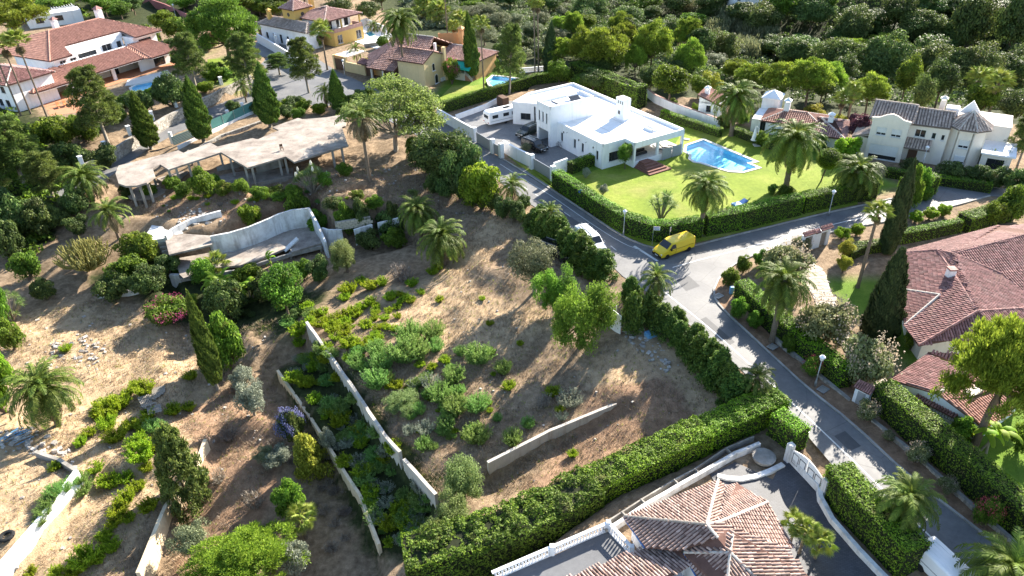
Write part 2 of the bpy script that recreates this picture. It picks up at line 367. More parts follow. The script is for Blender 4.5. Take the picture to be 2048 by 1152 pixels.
ROAD_C = dict(c=[(655,158),(600,172),(540,188),(470,206),(400,236),(330,262),(268,296),(190,350),(120,395)], hw=2.9)
def strip(cpx, hw, z=0):
    P = [G(u, v, z) for u, v in cpx]; L = []; Rr = []
    for i, p in enumerate(P):
        t = (P[min(i+1, len(P)-1)] - P[max(i-1, 0)]).normalized(); n = Vector((-t.y, t.x, 0)); L.append(p + n*hw); Rr.append(p - n*hw)
    return L, Rr
rm = [G(u, v, 0) for u, v in ROAD_POLY]
FLATS.append((rm, 0, 2.5, .05))
for r in (ROAD_W, ROAD_C):
    L_, R_ = strip(r['c'], r['hw']); r['L'] = L_; r['R'] = R_; FLATS.append((L_ + R_[::-1], 0, 2.0, .05))
add_flat([(352,524),(425,505),(500,478),(560,462),(627,448),(660,486),(700,484),(800,462),(800,500),(700,520),(640,535),(560,560),(470,590),(380,600)], -5.2, 1.6, 0)
FLATS.append(([G(u, v, 0) for u, v in PLAZA], 0, 2.0, .05))
# building plots
add_flat([(870,235),(1000,320),(1110,395),(1130,330),(1250,470),(1330,490),(1600,410),(1720,380),(1630,300),(1400,230),(1290,185),(1150,140),(1010,185)], 0, 3, .02)      # white villa
add_flat([(1690,320),(1760,370),(2048,410),(2048,250),(1700,250)], 0, 3, .02)
add_flat([(690,180),(860,200),(1060,150),(960,60),(700,90)], 0, 4, .02)
add_flat([(520,50),(660,130),(760,120),(740,40),(560,0)], 0, 4, .02)
add_flat([(60,235),(130,255),(300,215),(380,165),(370,60),(230,10),(60,60)], 1.9, 2.5, .02)
add_flat([(1600,480),(1680,470),(2100,480),(2100,1000),(1990,1000),(1720,760),(1600,620)], 0, 3, .05)
add_flat([(1250,1000),(1500,880),(1620,905),(1650,1000),(1800,1160),(1000,1165),(1130,1080)], -.5, 1.5, .03)

# pools: basins dug into the ground
POOLS = {
 'villa': dict(px=[(1407,277),(1519,324),(1503,327),(1524,336),(1487,346),(1457,344),(1436,338),(1400,327),(1386,325),(1376,318),(1378,310),(1366,303),(1369,290)], z=0.05),
 'round': dict(px=[(972,160),(984,150),(1008,152),(1036,156),(1050,160),(1052,168),(1040,177),(1010,181),(988,177),(976,170)], z=0.05),
 'left': dict(px=[(258,176),(268,170),(300,163),(330,160),(322,170),(306,180),(278,192),(266,190)], z=1.95),
 'upper': dict(px=[(728,66),(745,61),(755,70),(738,75)], z=0.05),
}
for k_, pl in POOLS.items():
    pl['P'] = [G(u, v, pl['z']) for u, v in pl['px']]; FLATS.append((pl['P'], pl['z'], 1.2 if k_ != 'villa' else .8, 1.7))
# ground sheet
def axis(a, b, fine, lo, hi, k=1.18, mx=9):
    A = list(np.arange(lo, hi+1e-6, fine)); s = fine; x = hi
    while x < b: s = min(s*k, mx); x += s; A.append(x)
    s = fine; x = lo
    while x > a: s = min(s*k, mx); x -= s; A.insert(0, x)
    return np.array(A)
xs = axis(-420, 420, .62, -64, 62); ys = axis(-30, 560, .62, 27, 128)
XX, YY = np.meshgrid(xs, ys)
ZZ = HH(XX, YY)
fine_n = np.random.RandomState(3)
def vnoise(x, y, s, seed):
    r = np.random.RandomState(seed); T = r.rand(256, 256); x = x/s; y = y/s
    xi = np.floor(x).astype(int); yi = np.floor(y).astype(int); fx = x-xi; fy = y-yi; fx = fx*fx*(3-2*fx); fy = fy*fy*(3-2*fy)
    g = lambda a, b: T[a % 256, b % 256]
    return (g(xi,yi)*(1-fx)+g(xi+1,yi)*fx)*(1-fy) + (g(xi,yi+1)*(1-fx)+g(xi+1,yi+1)*fx)*fy
made = np.zeros(XX.shape)
for P, z, soft, sink in FLATS: made = np.maximum(made, flat_w(XX.ravel(), YY.ravel(), P, soft, .2).reshape(XX.shape))
RELIEF = lambda x, y: (vnoise(x, y, 5, 1)-.5)*.7 + (vnoise(x, y, 1.9, 2)-.5)*.42 + (vnoise(x, y, .8, 3)-.5)*.22
ZZ = ZZ + RELIEF(XX, YY)*(1-made)
nx, ny = len(xs), len(ys)
ii = np.arange((ny-1)*(nx-1)); r_ = ii // (nx-1); c_ = ii % (nx-1); b_ = r_*nx + c_
F = np.stack([b_, b_+1, b_+nx+1, b_+nx], 1)
V = np.stack([XX.ravel(), YY.ravel(), ZZ.ravel()], 1)
# which earth lies where: bare red soil / dry straw / living turf, as masks on the ground sheet
def soft_zone(pxs, z, soft):
    P = [G(u, v, z) for u, v in pxs]; return flat_w(XX.ravel(), YY.ravel(), P, soft, -soft*.5)
turf = np.zeros(XX.size)
for pxs, z in (([(1040,330),(1090,350),(1250,462),(1330,495),(1600,410),(1800,372),(1640,300),(1370,225)], 0), ([(860,205),(960,200),(1060,150),(960,110),(900,150)], 0),
               ([(1640,560),(1780,680),(1900,860),(2048,1080),(2100,1000),(2000,560)], 0), ([(420,110),(480,120),(500,170),(420,175)], 1)):
    turf = np.maximum(turf, soft_zone(pxs, z, 2.0))
straw = np.zeros(XX.size)
for pxs, z in (([(860,560),(1100,440),(1000,440),(900,520),(860,640),(1010,690),(1120,640)], -1), ([(1010,1000),(1250,820),(1180,760),(1300,690),(1420,760),(1400,860),(1100,990)], -2),
               ([(0,760),(0,660),(150,610),(340,640),(420,720),(380,800),(200,800),(60,820)], -5.5), ([(0,1140),(0,860),(120,830),(420,800),(420,870),(300,1000),(150,1150)], -5.5), ([(700,600),(900,520),(1000,700),(900,720)], -2)):
    straw = np.maximum(straw, soft_zone(pxs, z, 4.0))
scrub = np.zeros(XX.size)
for pxs, z in (([(820,60),(1000,110),(1110,150),(1300,200),(1400,190),(1560,240),(1700,260),(2060,240),(2100,-60),(1500,-60),(700,-60)], 0), ([(-60,120),(-60,420),(80,440),(130,360),(60,250),(0,120)], 0), ([(-100,-60),(560,-60),(520,20),(380,10),(300,60),(60,40),(-100,80)], 2),
               ([(640,740),(700,790),(790,930),(860,1010),(820,1090),(760,1060),(700,940),(620,800),(570,730)], -6), ([(200,560),(320,540),(520,560),(640,600),(560,650),(330,600)], -5)):
    scrub = np.maximum(scrub, soft_zone(pxs, z, 5.0))
soil = np.zeros(XX.size)
for pxs, z in (([(370,830),(480,780),(560,820),(540,960),(440,1080),(340,1150),(420,920)], -7), ([(1200,800),(1330,780),(1380,850),(1150,960),(1060,960)], -2), ([(250,400),(500,380),(760,360),(640,400),(400,430)], -1),
               ([(1616,778),(1703,845),(1819,955),(1966,1068),(2048,1150),(2060,1080),(1850,900),(1640,720),(1500,580),(1450,560),(1430,590),(1500,660)], 0)):
    soil = np.maximum(soil, soft_zone(pxs, z, 3.0))
m, N, L, P = _nodes('ground_earth')
geo = N.new('ShaderNodeNewGeometry').outputs['Position']
n1 = noise(N, L, .28, 6, .65, geo); n2 = noise(N, L, 1.3, 6, .7, geo); n3 = noise(N, L, 7, 5, .7, geo)
earth = ramp(N, [(.3, (.125,.088,.058)), (.5, (.235,.17,.11)), (.7, (.35,.26,.175))]); L.new(n2.outputs[0], earth.inputs[0])
strawr = ramp(N, [(.25, (.21,.145,.087)), (.5, (.375,.27,.165)), (.75, (.50,.38,.25))]); L.new(n2.outputs[0], strawr.inputs[0])
soilr = ramp(N, [(.25, (.14,.088,.057)), (.55, (.28,.18,.115)), (.8, (.39,.27,.18))]); L.new(n2.outputs[0], soilr.inputs[0])
turfr = ramp(N, [(.3, (.07,.13,.018)), (.55, (.12,.20,.025)), (.75, (.19,.26,.05))]); L.new(n1.outputs[0], turfr.inputs[0])
def att(nm):
    a = N.new('ShaderNodeAttribute'); a.attribute_name = nm; return a.outputs['Fac']
wob = math_(N, L, 'MULTIPLY', math_(N, L, 'SUBTRACT', n1.outputs[0], .5), 1.4)
def mask(nm):
    s_ = math_(N, L, 'ADD', att(nm), wob); r = ramp(N, [(.35, (0,0,0)), (.65, (1,1,1))]); L.new(s_, r.inputs[0]); return r.outputs[0]
c1 = mixc(N, L, mask('straw'), earth.outputs[0], strawr.outputs[0])
c1 = mixc(N, L, mask('soil'), c1, soilr.outputs[0])
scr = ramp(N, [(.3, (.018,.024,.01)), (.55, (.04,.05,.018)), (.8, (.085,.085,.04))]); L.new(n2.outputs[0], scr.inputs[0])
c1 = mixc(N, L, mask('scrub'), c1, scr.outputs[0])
c1 = mixc(N, L, att('turf'), c1, turfr.outputs[0])
c1 = mixc(N, L, .45, c1, n3.outputs[0], 'SOFT_LIGHT')
L.new(c1, P.inputs['Base Color']); P.inputs['Roughness'].default_value = .95; P.inputs['Specular IOR Level'].default_value = .1
bump(N, L, P, n3.outputs[0], .8, .12)
ground = inst('ground', np_mesh('ground', V, F, m, True)); tag(ground, 'dry earth and straw ground of the hillside', kind='structure')
for nm, arr in (('turf', turf), ('straw', straw), ('soil', soil), ('scrub', scrub)):
    a = ground.data.attributes.new(nm, 'FLOAT', 'POINT'); a.data.foreach_set('value', arr.astype(np.float32))
# ---------------------------------------------------------------- roads, kerbs, markings, lawns, paving
def asphalt_mat():
    m, N, L, P = _nodes('asphalt'); geo = N.new('ShaderNodeNewGeometry').outputs['Position']
    n1 = noise(N, L, .22, 5, .6, geo); n2 = noise(N, L, 2.2, 5, .7, geo); n3 = noise(N, L, 30, 3, .6, geo)
    r = ramp(N, [(.3, (.11,.112,.117)), (.5, (.15,.15,.153)), (.7, (.19,.188,.184))]); L.new(n1.outputs[0], r.inputs[0])
    v = N.new('ShaderNodeTexVoronoi'); v.feature = 'DISTANCE_TO_EDGE'; v.inputs['Scale'].default_value = .16
    w = noise(N, L, .5, 4, .6, geo); mp = mixc(N, L, .12, geo, w.outputs['Color'], 'ADD'); L.new(mp, v.inputs['Vector'])
    cr_ = ramp(N, [(0, (.45,.45,.45)), (.006, (1,1,1))]); L.new(v.outputs['Distance'], cr_.inputs[0])
    c = mixc(N, L, .5, r.outputs[0], n2.outputs[0], 'SOFT_LIGHT'); c = mixc(N, L, .3, c, n3.outputs[0], 'SOFT_LIGHT')
    c = mixc(N, L, .6, c, cr_.outputs[0], 'MULTIPLY')
    L.new(c, P.inputs['Base Color'])
    rr = ramp(N, [(.3, (.56,)*3), (.7, (.72,)*3)]); L.new(n2.outputs[0], rr.inputs[0]); L.new(rr.outputs[0], P.inputs['Roughness'])
    P.inputs['Specular IOR Level'].default_value = .26
    bump(N, L, P, n3.outputs[0], .25, .01); return m
MT['asphalt'] = asphalt_mat()
MT['paintline'] = M('worn_road_paint', (.72,.72,.70), (.5,.5,.48), 5, .6, .3, .1)
MT['kerb'] = M('kerb_stone', (.42,.40,.37), (.33,.31,.29), 2, .85, .2, .3, isl=.2)
def paver_mat(name, a, b, sx, sy, rot, mortar):
    m, N, L, P = _nodes(name); geo = N.new('ShaderNodeNewGeometry').outputs['Position']
    mp = N.new('ShaderNodeMapping'); mp.inputs['Rotation'].default_value = (0, 0, rot); L.new(geo, mp.inputs[0])
    t = N.new('ShaderNodeTexBrick'); L.new(mp.outputs[0], t.inputs['Vector'])
    t.inputs['Color1'].default_value = (*a, 1); t.inputs['Color2'].default_value = (*b, 1); t.inputs['Mortar'].default_value = (*mortar, 1)
    t.inputs['Scale'].default_value = 1; t.inputs['Brick Width'].default_value = sx; t.inputs['Row Height'].default_value = sy; t.inputs['Mortar Size'].default_value = .012
    n = noise(N, L, .6, 4, .6, geo); c = mixc(N, L, .5, t.outputs[0], n.outputs[0], 'SOFT_LIGHT')
    L.new(c, P.inputs['Base Color']); P.inputs['Roughness'].default_value = .6
    bump(N, L, P, t.outputs['Fac'], -.3, .02); return m
MT['paver_shade'] = paver_mat('shade_toned_block_paving', (.036,.040,.050), (.056,.061,.072), .3, .16, .35, (.02,.02,.024))  # dark bluish tone puts the driveway's shade into the paving colour
MT['paver_grey'] = paver_mat('grey_block_paving', (.15,.15,.155), (.19,.19,.19), .3, .16, math.radians(-60), (.1,.1,.1))
MT['paver_pink'] = paver_mat('brick_pink_paving', (.30,.22,.19), (.36,.27,.23), .3, .16, math.radians(-60), (.22,.18,.16))
def lawn_mat():
    m, N, L, P = _nodes('mown_lawn'); geo = N.new('ShaderNodeNewGeometry').outputs['Position']
    n1 = noise(N, L, .16, 5, .6, geo); n2 = noise(N, L, 1.6, 6, .7, geo); n3 = noise(N, L, 24, 4, .7, geo)
    r = ramp(N, [(.3, (.13,.19,.02)), (.52, (.185,.245,.028)), (.72, (.27,.295,.06))]); L.new(n1.outputs[0], r.inputs[0])
    dr = noise(N, L, .09, 3, .6, geo); drr = ramp(N, [(.52, (0,0,0)), (.68, (.6,.6,.6))]); L.new(dr.outputs[0], drr.inputs[0]); c = mixc(N, L, drr.outputs[0], r.outputs[0], (.30,.26,.09))
    c = mixc(N, L, .7, c, n2.outputs[0], 'SOFT_LIGHT'); c = mixc(N, L, .6, c, n3.outputs[0], 'SOFT_LIGHT')
    L.new(c, P.inputs['Base Color']); P.inputs['Roughness'].default_value = .9; P.inputs['Specular IOR Level'].default_value = .15
    bump(N, L, P, n3.outputs[0], .9, .06); return m
MT['lawn'] = lawn_mat()

def sheet(name, pts, z, mat, label=None, th=0.04):
    mb = MB(); mb.prism([(p[0], p[1]) for p in pts], z - th, z); o = mb.obj(name, mat)
    tag(o, label, kind='structure'); return o
def pxs(l, z=0): return [G(u, v, z) for u, v in l]
sheet('road', rm, 0.0, MT['asphalt'], 'asphalt road with junction between the villas')
sheet('road', ROAD_W['L'] + ROAD_W['R'][::-1], -.004, MT['asphalt'], 'upper asphalt street passing the yellow villas')
sheet('road', ROAD_C['L'] + ROAD_C['R'][::-1], -.008, MT['asphalt'], 'narrow street below the stone garden wall')

sheet('road', [G(u, v, 0) for u, v in PLAZA], -.012, MT['asphalt'], 'wide asphalt junction of the upper streets')
MT['patch'] = M('darker_asphalt_repair', (.085,.087,.092), (.07,.072,.077), 2, .7, .3, .2)
for px_ in ([(1398,640),(1412,634),(1470,684),(1456,692)], [(1668,872),(1690,862),(1722,892),(1700,902)], [(1110,428),(1124,422),(1160,446),(1146,452)], [(1352,560),(1378,552),(1400,572),(1372,582)], [(1560,486),(1600,476),(1606,482),(1566,493)]): sheet('road_patch', [G(u, v, 0) for u, v in px_], .004, MT['patch'], 'rectangular darker asphalt repair in the road', .01)
def ribbon(pts, w, z, th=.004, dashes=None, mb=None):
    """flat painted line along pts"""
    mb = mb or MB(); P = [Vector((p[0], p[1], 0)) for p in pts]
    # resample
    S = [P[0]]; 
    for a, b in zip(P, P[1:]):
        n = max(1, int((b-a).length/.8))
        for k in range(1, n+1): S.append(a.lerp(b, k/n))
    run = 0
    for a, b in zip(S, S[1:]):
        l = (b-a).length; on = True
        if dashes: on = (run % (dashes[0]+dashes[1])) < dashes[0]
        run += l
        if not on: continue
        t = (b-a)/l; n = Vector((-t.y, t.x, 0))*w/2
        mb.add([(a-n)+Vector((0,0,z)), (b-n)+Vector((0,0,z)), (b+n)+Vector((0,0,z)), (a+n)+Vector((0,0,z))], [(0,1,2,3)])
    return mb
def smooth_pts(P, it=2):
    P = [Vector(p) for p in P]
    for _ in range(it):
        Q = [P[0]]
        for a, b in zip(P, P[1:]): Q += [a.lerp(b, .25), a.lerp(b, .75)]
        P = Q + [P[-1]]
    return P
def marking(px, w, dashes, label):
    o = ribbon(smooth_pts(pxs(px)), w, .006, dashes=dashes).obj('road_marking', MT['paintline']); tag(o, label, kind='structure')
marking([(1310,570),(1337,590),(1424,660),(1490,720),(1543,768),(1616,835),(1696,911),(1739,953),(1889,1101),(1940,1155)], .14, None, 'solid white centre line on the road')
marking([(1345,535),(1400,519),(1500,494),(1560,476),(1640,455),(1720,436),(1800,418)], .14, None, 'white centre line on the side street')
marking([(985,335),(1020,357),(1060,382),(1110,412),(1160,446),(1205,478),(1250,515)], .10, (1.6, 2.2), 'dashed line on the road by the villa')
marking([(1000,328),(1050,360),(1104,392),(1160,432),(1240,485),(1285,502)], .10, None, 'edge line along the villa kerb')
marking([(1268,492),(1290,506),(1315,522)], .35, None, 'white stop line at the junction')

def kerb(pts, w=.22, h=.12, label='kerb', z=0.0):
    mb = MB(); P = [Vector((p[0], p[1], 0)) for p in smooth_pts([(p[0], p[1], 0) for p in pts], 1)]
    for a, b in zip(P, P[1:]):
        l = (b-a).length; n = max(1, int(round(l/1.0))); ang = math.atan2(b.y-a.y, b.x-a.x)
        for k in range(n):
            c = a.lerp(b, (k+.5)/n); mb.box((c.x, c.y, z + h/2 - .05), (l/n - .02, w, h + .1), ang)
    o = mb.obj('kerb', MT['kerb']); tag(o, label, kind='structure'); return o
kerb(pxs([(1005,318),(1060,352),(1110,384),(1165,420),(1245,474),(1300,496),(1345,500),(1390,492),(1450,476),(1536,455),(1650,427),(1720,412),(1790,396),(1858,384)]), label='kerb stones along the villa hedge')
kerb(pxs([(2060,1142),(1966,1068),(1819,955),(1703,845),(1616,778),(1536,704),(1497,667),(1442,616),(1424,588),(1440,552),(1478,522),(1560,492)]), label='kerb stones along the oleander verge')
kerb(pxs([(1640,470),(1700,456),(1790,440),(1900,414),(1980,392)]), label='kerb stones by the garden hedge')
kerb(pxs([(1866,353),(2000,377)]), label='kerb stones before the grey roofed villa')
# lawns
_out = pxs([(1122,356),(1168,350),(1215,330),(1262,318),(1330,322),(1366,262),(1345,232),(1450,262),(1560,300),(1632,322),(1700,352),(1690,378),(1590,408),(1470,440),(1322,472),(1255,455),(1150,392)])
_cop = [Vector((p.x, p.y, 0)) for p in POOLS['villa']['P']]
def keyhole(outer, inner):
    def area(P): return sum(P[i].x*P[(i+1)%len(P)].y-P[(i+1)%len(P)].x*P[i].y for i in range(len(P)))
    if area(outer) < 0: outer = outer[::-1]
    if area(inner) > 0: inner = inner[::-1]
    i, j = min(((i, j) for i in range(len(outer)) for j in range(len(inner))), key=lambda ij: (outer[ij[0]]-inner[ij[1]]).length)
    return outer[:i+1] + inner[j:] + inner[:j+1] + outer[i:]
_kh = keyhole(_out, _cop)
lm = MB(); lm.add([(p.x, p.y, .03) for p in _kh], [tuple(range(len(_kh)))]); tag(lm.obj('lawn', MT['lawn']), 'bright green mown lawn round the pool', kind='structure')
sheet('lawn', pxs([(880,196),(905,170),(945,172),(966,168),(985,184),(1020,186),(960,200),(890,215)]), .03, MT['lawn'], 'lawn beside the yellow villa', .2)
sheet('lawn', pxs([(415,120),(440,118),(470,128),(470,150),(420,160)], 1.6), 1.75, MT['lawn'], 'small lawn beside the left villa', .3)
sheet('verge', pxs([(1015,312),(1062,340),(1075,338),(1112,372),(1118,386),(1165,410),(1250,462),(1305,486),(1350,488),(1450,466),(1540,444),(1650,416),(1715,402),(1715,408),(1650,423),(1536,451),(1450,472),(1345,496),(1300,492),(1245,470),(1165,416),(1060,347)]), .06, MT['lawn'], 'grass verge between kerb and hedge', .2)
# villa forecourt paving and driveway aprons
sheet('forecourt', pxs([(888,238),(1000,203),(1060,200),(1150,260),(1205,318),(1165,334),(1130,338),(1106,348),(1065,320),(985,288)]), .03, MT['paver_grey'], 'grey paved forecourt of the white villa', .2)
sheet('driveway', pxs([(936,284),(950,274),(990,296),(984,312)]), .045, MT['paver_grey'], 'paved apron before the upper gate', .2)
sheet('driveway', pxs([(1034,338),(1064,332),(1106,352),(1098,376)]), .045, MT['paver_grey'], 'paved apron before the lower gate', .2)
sheet('driveway', pxs([(1420,950),(1470,925),(1545,960),(1560,932),(1580,910),(1640,985),(1655,1020),(1690,1065),(1790,1165),(1560,1165),(1480,1050)], -.5), -.44, MT['paver_shade'], 'block paved driveway of the tiled house, shade put into its colour', .3)
# flagstone path in the right-hand garden: jittered stones
def flagstones(px, z, cell, name, label):
    base = pxs(px, z); sheet('garden_path', base, z - .01, MT['mortar'], label)
    parent = [o for o in col.objects if o.name.startswith('garden_path')][-1]
    x0, x1 = min(p.x for p in base), max(p.x for p in base); y0, y1 = min(p.y for p in base), max(p.y for p in base)
    nx_, ny_ = int((x1-x0)/cell)+2, int((y1-y0)/cell)+2; r = random.Random(3)
    J = {(i, j): (x0+(i+(.5 if j % 2 else 0)+r.uniform(-.28,.28))*cell, y0+(j+r.uniform(-.28,.28))*cell) for i in range(-1, nx_+1) for j in range(-1, ny_+1)}
    k = 0; rest = MB()
    for j in range(-1, ny_):
        for i in range(-1, nx_):
            q = [J[(i,j)], J[(i+1,j)], J[(i+1,j+1)], J[(i,j+1)]]; cx = sum(a[0] for a in q)/4; cy = sum(a[1] for a in q)/4
            if not inpoly(np.array([cx]), np.array([cy]), base)[0]: continue
            q = [(cx+(a[0]-cx)*.92, cy+(a[1]-cy)*.92) for a in q]
            if k < 290:
                mb = MB(); mb.prism(q, z-.02, z+.03+r.uniform(0,.015)); mb.obj('paving_stone', MT['flag'], parent); k += 1
MT['flag'] = M('pale_flagstone', (.44,.38,.31), (.36,.31,.25), 1.5, .85, .2, .3, isl=.3)
for _i in range(4):
    MT['flag%d' % _i] = MT['flag']
flagstones([(1585,500),(1620,520),(1650,545),(1668,600),(1690,650),(1720,700),(1760,745),(1800,790),(1780,800),(1740,770),(1690,700),(1650,650),(1630,600),(1610,560)], .02, .75, 'path', 'pale flagstone garden path behind the hedge')
# ---------------------------------------------------------------- foliage library
LF = {}
LF['pine'] = LEAF('pine_needles', (.185,.275,.034), (.08,.125,.018), .38, .02, .3, (.31,.39,.055), patch=(.24,.21,.05))
LF['aleppo'] = LEAF('aleppo_pine_needles', (.125,.185,.045), (.055,.085,.026), .35, .02, .3, (.21,.27,.065), patch=(.15,.13,.055))
LF['cypress'] = LEAF('cypress_scales', (.10,.175,.03), (.042,.078,.018), .28, .015, .25, (.18,.255,.04))
LF['darkcyp'] = LEAF('dark_cypress_scales', (.052,.084,.032), (.026,.046,.019), .15, .015, .3, (.087,.123,.041))
LF['broad'] = LEAF('broad_green_leaves', (.13,.225,.026), (.055,.10,.016), .42, .025, .4, (.23,.34,.04), patch=(.17,.165,.05))
LF['dark'] = LEAF('dark_evergreen_leaves', (.09,.14,.038), (.038,.062,.02), .30, .02, .4, (.155,.21,.055), patch=(.11,.10,.042))
LF['bright'] = LEAF('bright_fresh_leaves', (.20,.32,.025), (.10,.175,.018), .48, .02, .3, (.31,.42,.04), patch=(.25,.25,.05))
LF['pepper'] = LEAF('light_feathery_leaves', (.165,.29,.035), (.08,.15,.024), .45, .015, .2, (.26,.40,.06), patch=(.22,.24,.07))
LF['jacar'] = LEAF('jacaranda_leaves', (.20,.265,.062), (.11,.155,.04), .45, .015, .2, (.29,.35,.09))
LF['olive'] = LEAF('grey_green_leaves', (.17,.19,.095), (.09,.105,.055), .28, .02, .3, (.28,.30,.17))
LF['grey'] = LEAF('silvery_leaves', (.246,.275,.196), (.131,.152,.109), .25, .02, .3, (.392,.420,.319))
LF['hedge'] = LEAF('clipped_hedge_leaves', (.145,.29,.012), (.060,.125,.008), .25, .012, .2, (.25,.42,.02), patch=(.17,.15,.05))
LF['hedgedark'] = LEAF('dark_hedge_leaves', (.125,.225,.016), (.05,.095,.010), .22, .012, .2, (.22,.33,.022), patch=(.16,.11,.055))
LF['weed'] = LEAF('bright_weed_leaves', (.25,.36,.018), (.12,.19,.012), .48, .02, .3, (.36,.44,.035))
LF['fennel'] = LEAF('blue_green_broom_leaves', (.19,.33,.065), (.09,.17,.04), .45, .025, .3, (.36,.50,.16))
LF['reed'] = LEAF('reed_leaves', (.174,.181,.087), (.080,.094,.046), .3, .02, .4, (.290,.275,.145))
LF['palm'] = LEAF('palm_leaflets', (.145,.205,.034), (.07,.11,.024), .38, .015, .3, (.23,.29,.05), patch=(.17,.17,.05))
LF['palmdry'] = LEAF('dry_palm_leaflets', (.21,.165,.095), (.12,.095,.06), .25, .02, .3, (.28,.225,.13))
LF['fan'] = LEAF('fan_palm_leaves', (.25,.31,.055), (.13,.175,.035), .35, .015, .25, (.36,.40,.09))
LF['yucca'] = LEAF('yucca_blades', (.16,.24,.06), (.08,.13,.035), .35, .015, .3, (.25,.33,.1))
LF['yellow'] = LEAF('yellow_green_leaves', (.290,.290,.036), (.160,.174,.026), .4, .02, .2, (.435,.392,.058))
LF['euph'] = LEAF('pale_succulent_stems', (.30,.285,.085), (.21,.20,.06), .1, .01, .1, (.36,.34,.12))
LF['pink'] = LEAF('bougainvillea_bracts', (.40,.07,.13), (.30,.05,.09), .4, .02, .2, (.48,.14,.19))
LF['blueflower'] = LEAF('plumbago_flowers', (.15,.165,.31), (.11,.125,.25), .3, .01, .2, (.24,.26,.40))
LF['whiteflower'] = LEAF('white_flower_petals', (.7,.68,.6), (.6,.58,.5), .3, .01, .1)
LF['purple'] = LEAF('purple_plum_leaves', (.123,.051,.072), (.072,.032,.046), .3, .02, .2, (.189,.072,.102))
LF['dry'] = LEAF('dry_straw_blades', (.38,.30,.19), (.24,.18,.11), .25, .02, .3, (.50,.41,.28))
LF['brush'] = LEAF('dry_grey_twigs', (.22,.185,.15), (.13,.105,.085), .1, .02, .3, (.32,.28,.23))

LF['oleander'] = LEAF('oleander_leaves', (.20,.22,.085), (.10,.12,.045), .35, .02, .2, (.32,.32,.17))
LF['beigeflower'] = LEAF('faded_flowers', (.42,.34,.26), (.34,.28,.2), .3, .01, .1)
LF['pepperpale'] = LEAF('pale_feathery_leaves', (.21,.275,.085), (.115,.16,.05), .42, .015, .2, (.31,.37,.15))
LF['pineyellow'] = LEAF('yellowish_pine_needles', (.21,.30,.03), (.095,.15,.018), .40, .015, .2, (.33,.41,.045))
LF['pinegreen'] = LEAF('deep_green_pine_needles', (.125,.21,.028), (.05,.09,.016), .34, .015, .2, (.21,.31,.04))
LF['forest'] = LEAF('pale_forest_leaves', (.125,.175,.05), (.052,.078,.025), .33, .03, .35, (.21,.265,.075), patch=(.16,.15,.065))
def unit(n, r):
    v = r.normal(size=(n, 3)); return v / np.linalg.norm(v, axis=1)[:, None]
def kites(P, T, Wd, L, W):
    """n kite-shaped leaves: centre P, long axis T, width axis Wd"""
    L = np.broadcast_to(np.asarray(L, float), (len(P),))[:, None]; W = np.broadcast_to(np.asarray(W, float), (len(P),))[:, None]
    V = np.stack([P - T*L*.5, P + Wd*W*.5 - T*L*.05, P + T*L*.5, P - Wd*W*.5 - T*L*.05], 1).reshape(-1, 3)
    return V, np.arange(len(V)).reshape(-1, 4)
def leaves(P, Nrm, L, W, r, flat=.6, droop=0.0, radial=0.0):
    """leaves facing roughly along Nrm; radial>0 points long axis outwards"""
    n = len(P); a = unit(n, r)
    Nn = Nrm*flat + a*(1-flat); Nn /= np.linalg.norm(Nn, axis=1)[:, None]
    b = unit(n, r)
    if radial: b = b*(1-radial) + Nrm*radial
    if droop: b = b + np.array([0, 0, -droop])
    if radial > .5:
        T = b/np.linalg.norm(b, axis=1)[:, None]; Wd = np.cross(T, unit(n, r))
    else:
        T = b - (b*Nn).sum(1)[:, None]*Nn; T /= np.linalg.norm(T, axis=1)[:, None] + 1e-9; Wd = np.cross(T, Nn)
    Wd /= np.linalg.norm(Wd, axis=1)[:, None] + 1e-9
    s = r.uniform(.65, 1.25, n)
    return kites(P, T, Wd, L*s, W*s)
class FO:
    def __init__(s, seed): s.V = []; s.F = []; s.n = 0; s.r = np.random.RandomState(seed)
    def put(s, VF):
        V, F = VF; s.V.append(V); s.F.append(F + s.n); s.n += len(V)
    def clump(s, c, rad, n, L, W, flat=.6, droop=0, radial=0, shell=.72, up=0.0):
        r = s.r; d = unit(n, r)
        if up: d[:, 2] = np.where(r.rand(n) < up, np.abs(d[:, 2]), d[:, 2])
        rad = np.array(rad if hasattr(rad, '__len__') else (rad,)*3, float)
        q = d * r.uniform(shell, 1.04, n)[:, None]
        P = np.array(c) + q*rad; Nn = d/rad; Nn /= np.linalg.norm(Nn, axis=1)[:, None]
        s.put(leaves(P, Nn, L, W, r, flat, droop, radial))
    def mesh(s, name, mat): return np_mesh(name, np.concatenate(s.V), np.concatenate(s.F), mat)
def bez(a, b, sag=0, n=5, side=None, r=None):
    a = Vector(a); b = Vector(b); out = []
    for i in range(n+1):
        t = i/n; p = a.lerp(b, t); p.z += sag*math.sin(PI*t)
        if side: p += side*math.sin(PI*t)
        out.append(p)
    return out
def limbs(mb, top, ends, r0, r=None, n=5):
    for e in ends: mb.tube(bez(top, e, -.2*(Vector(e)-Vector(top)).length*.3), [r0*(1-.75*i/5) for i in range(6)], n)

ARCH = {}   # name -> list of (trunk mesh, crown mesh, canonical height, canonical width, extras)
def arch(name, tm, cm, h, w): ARCH.setdefault(name, []).append((tm, cm, h, w))

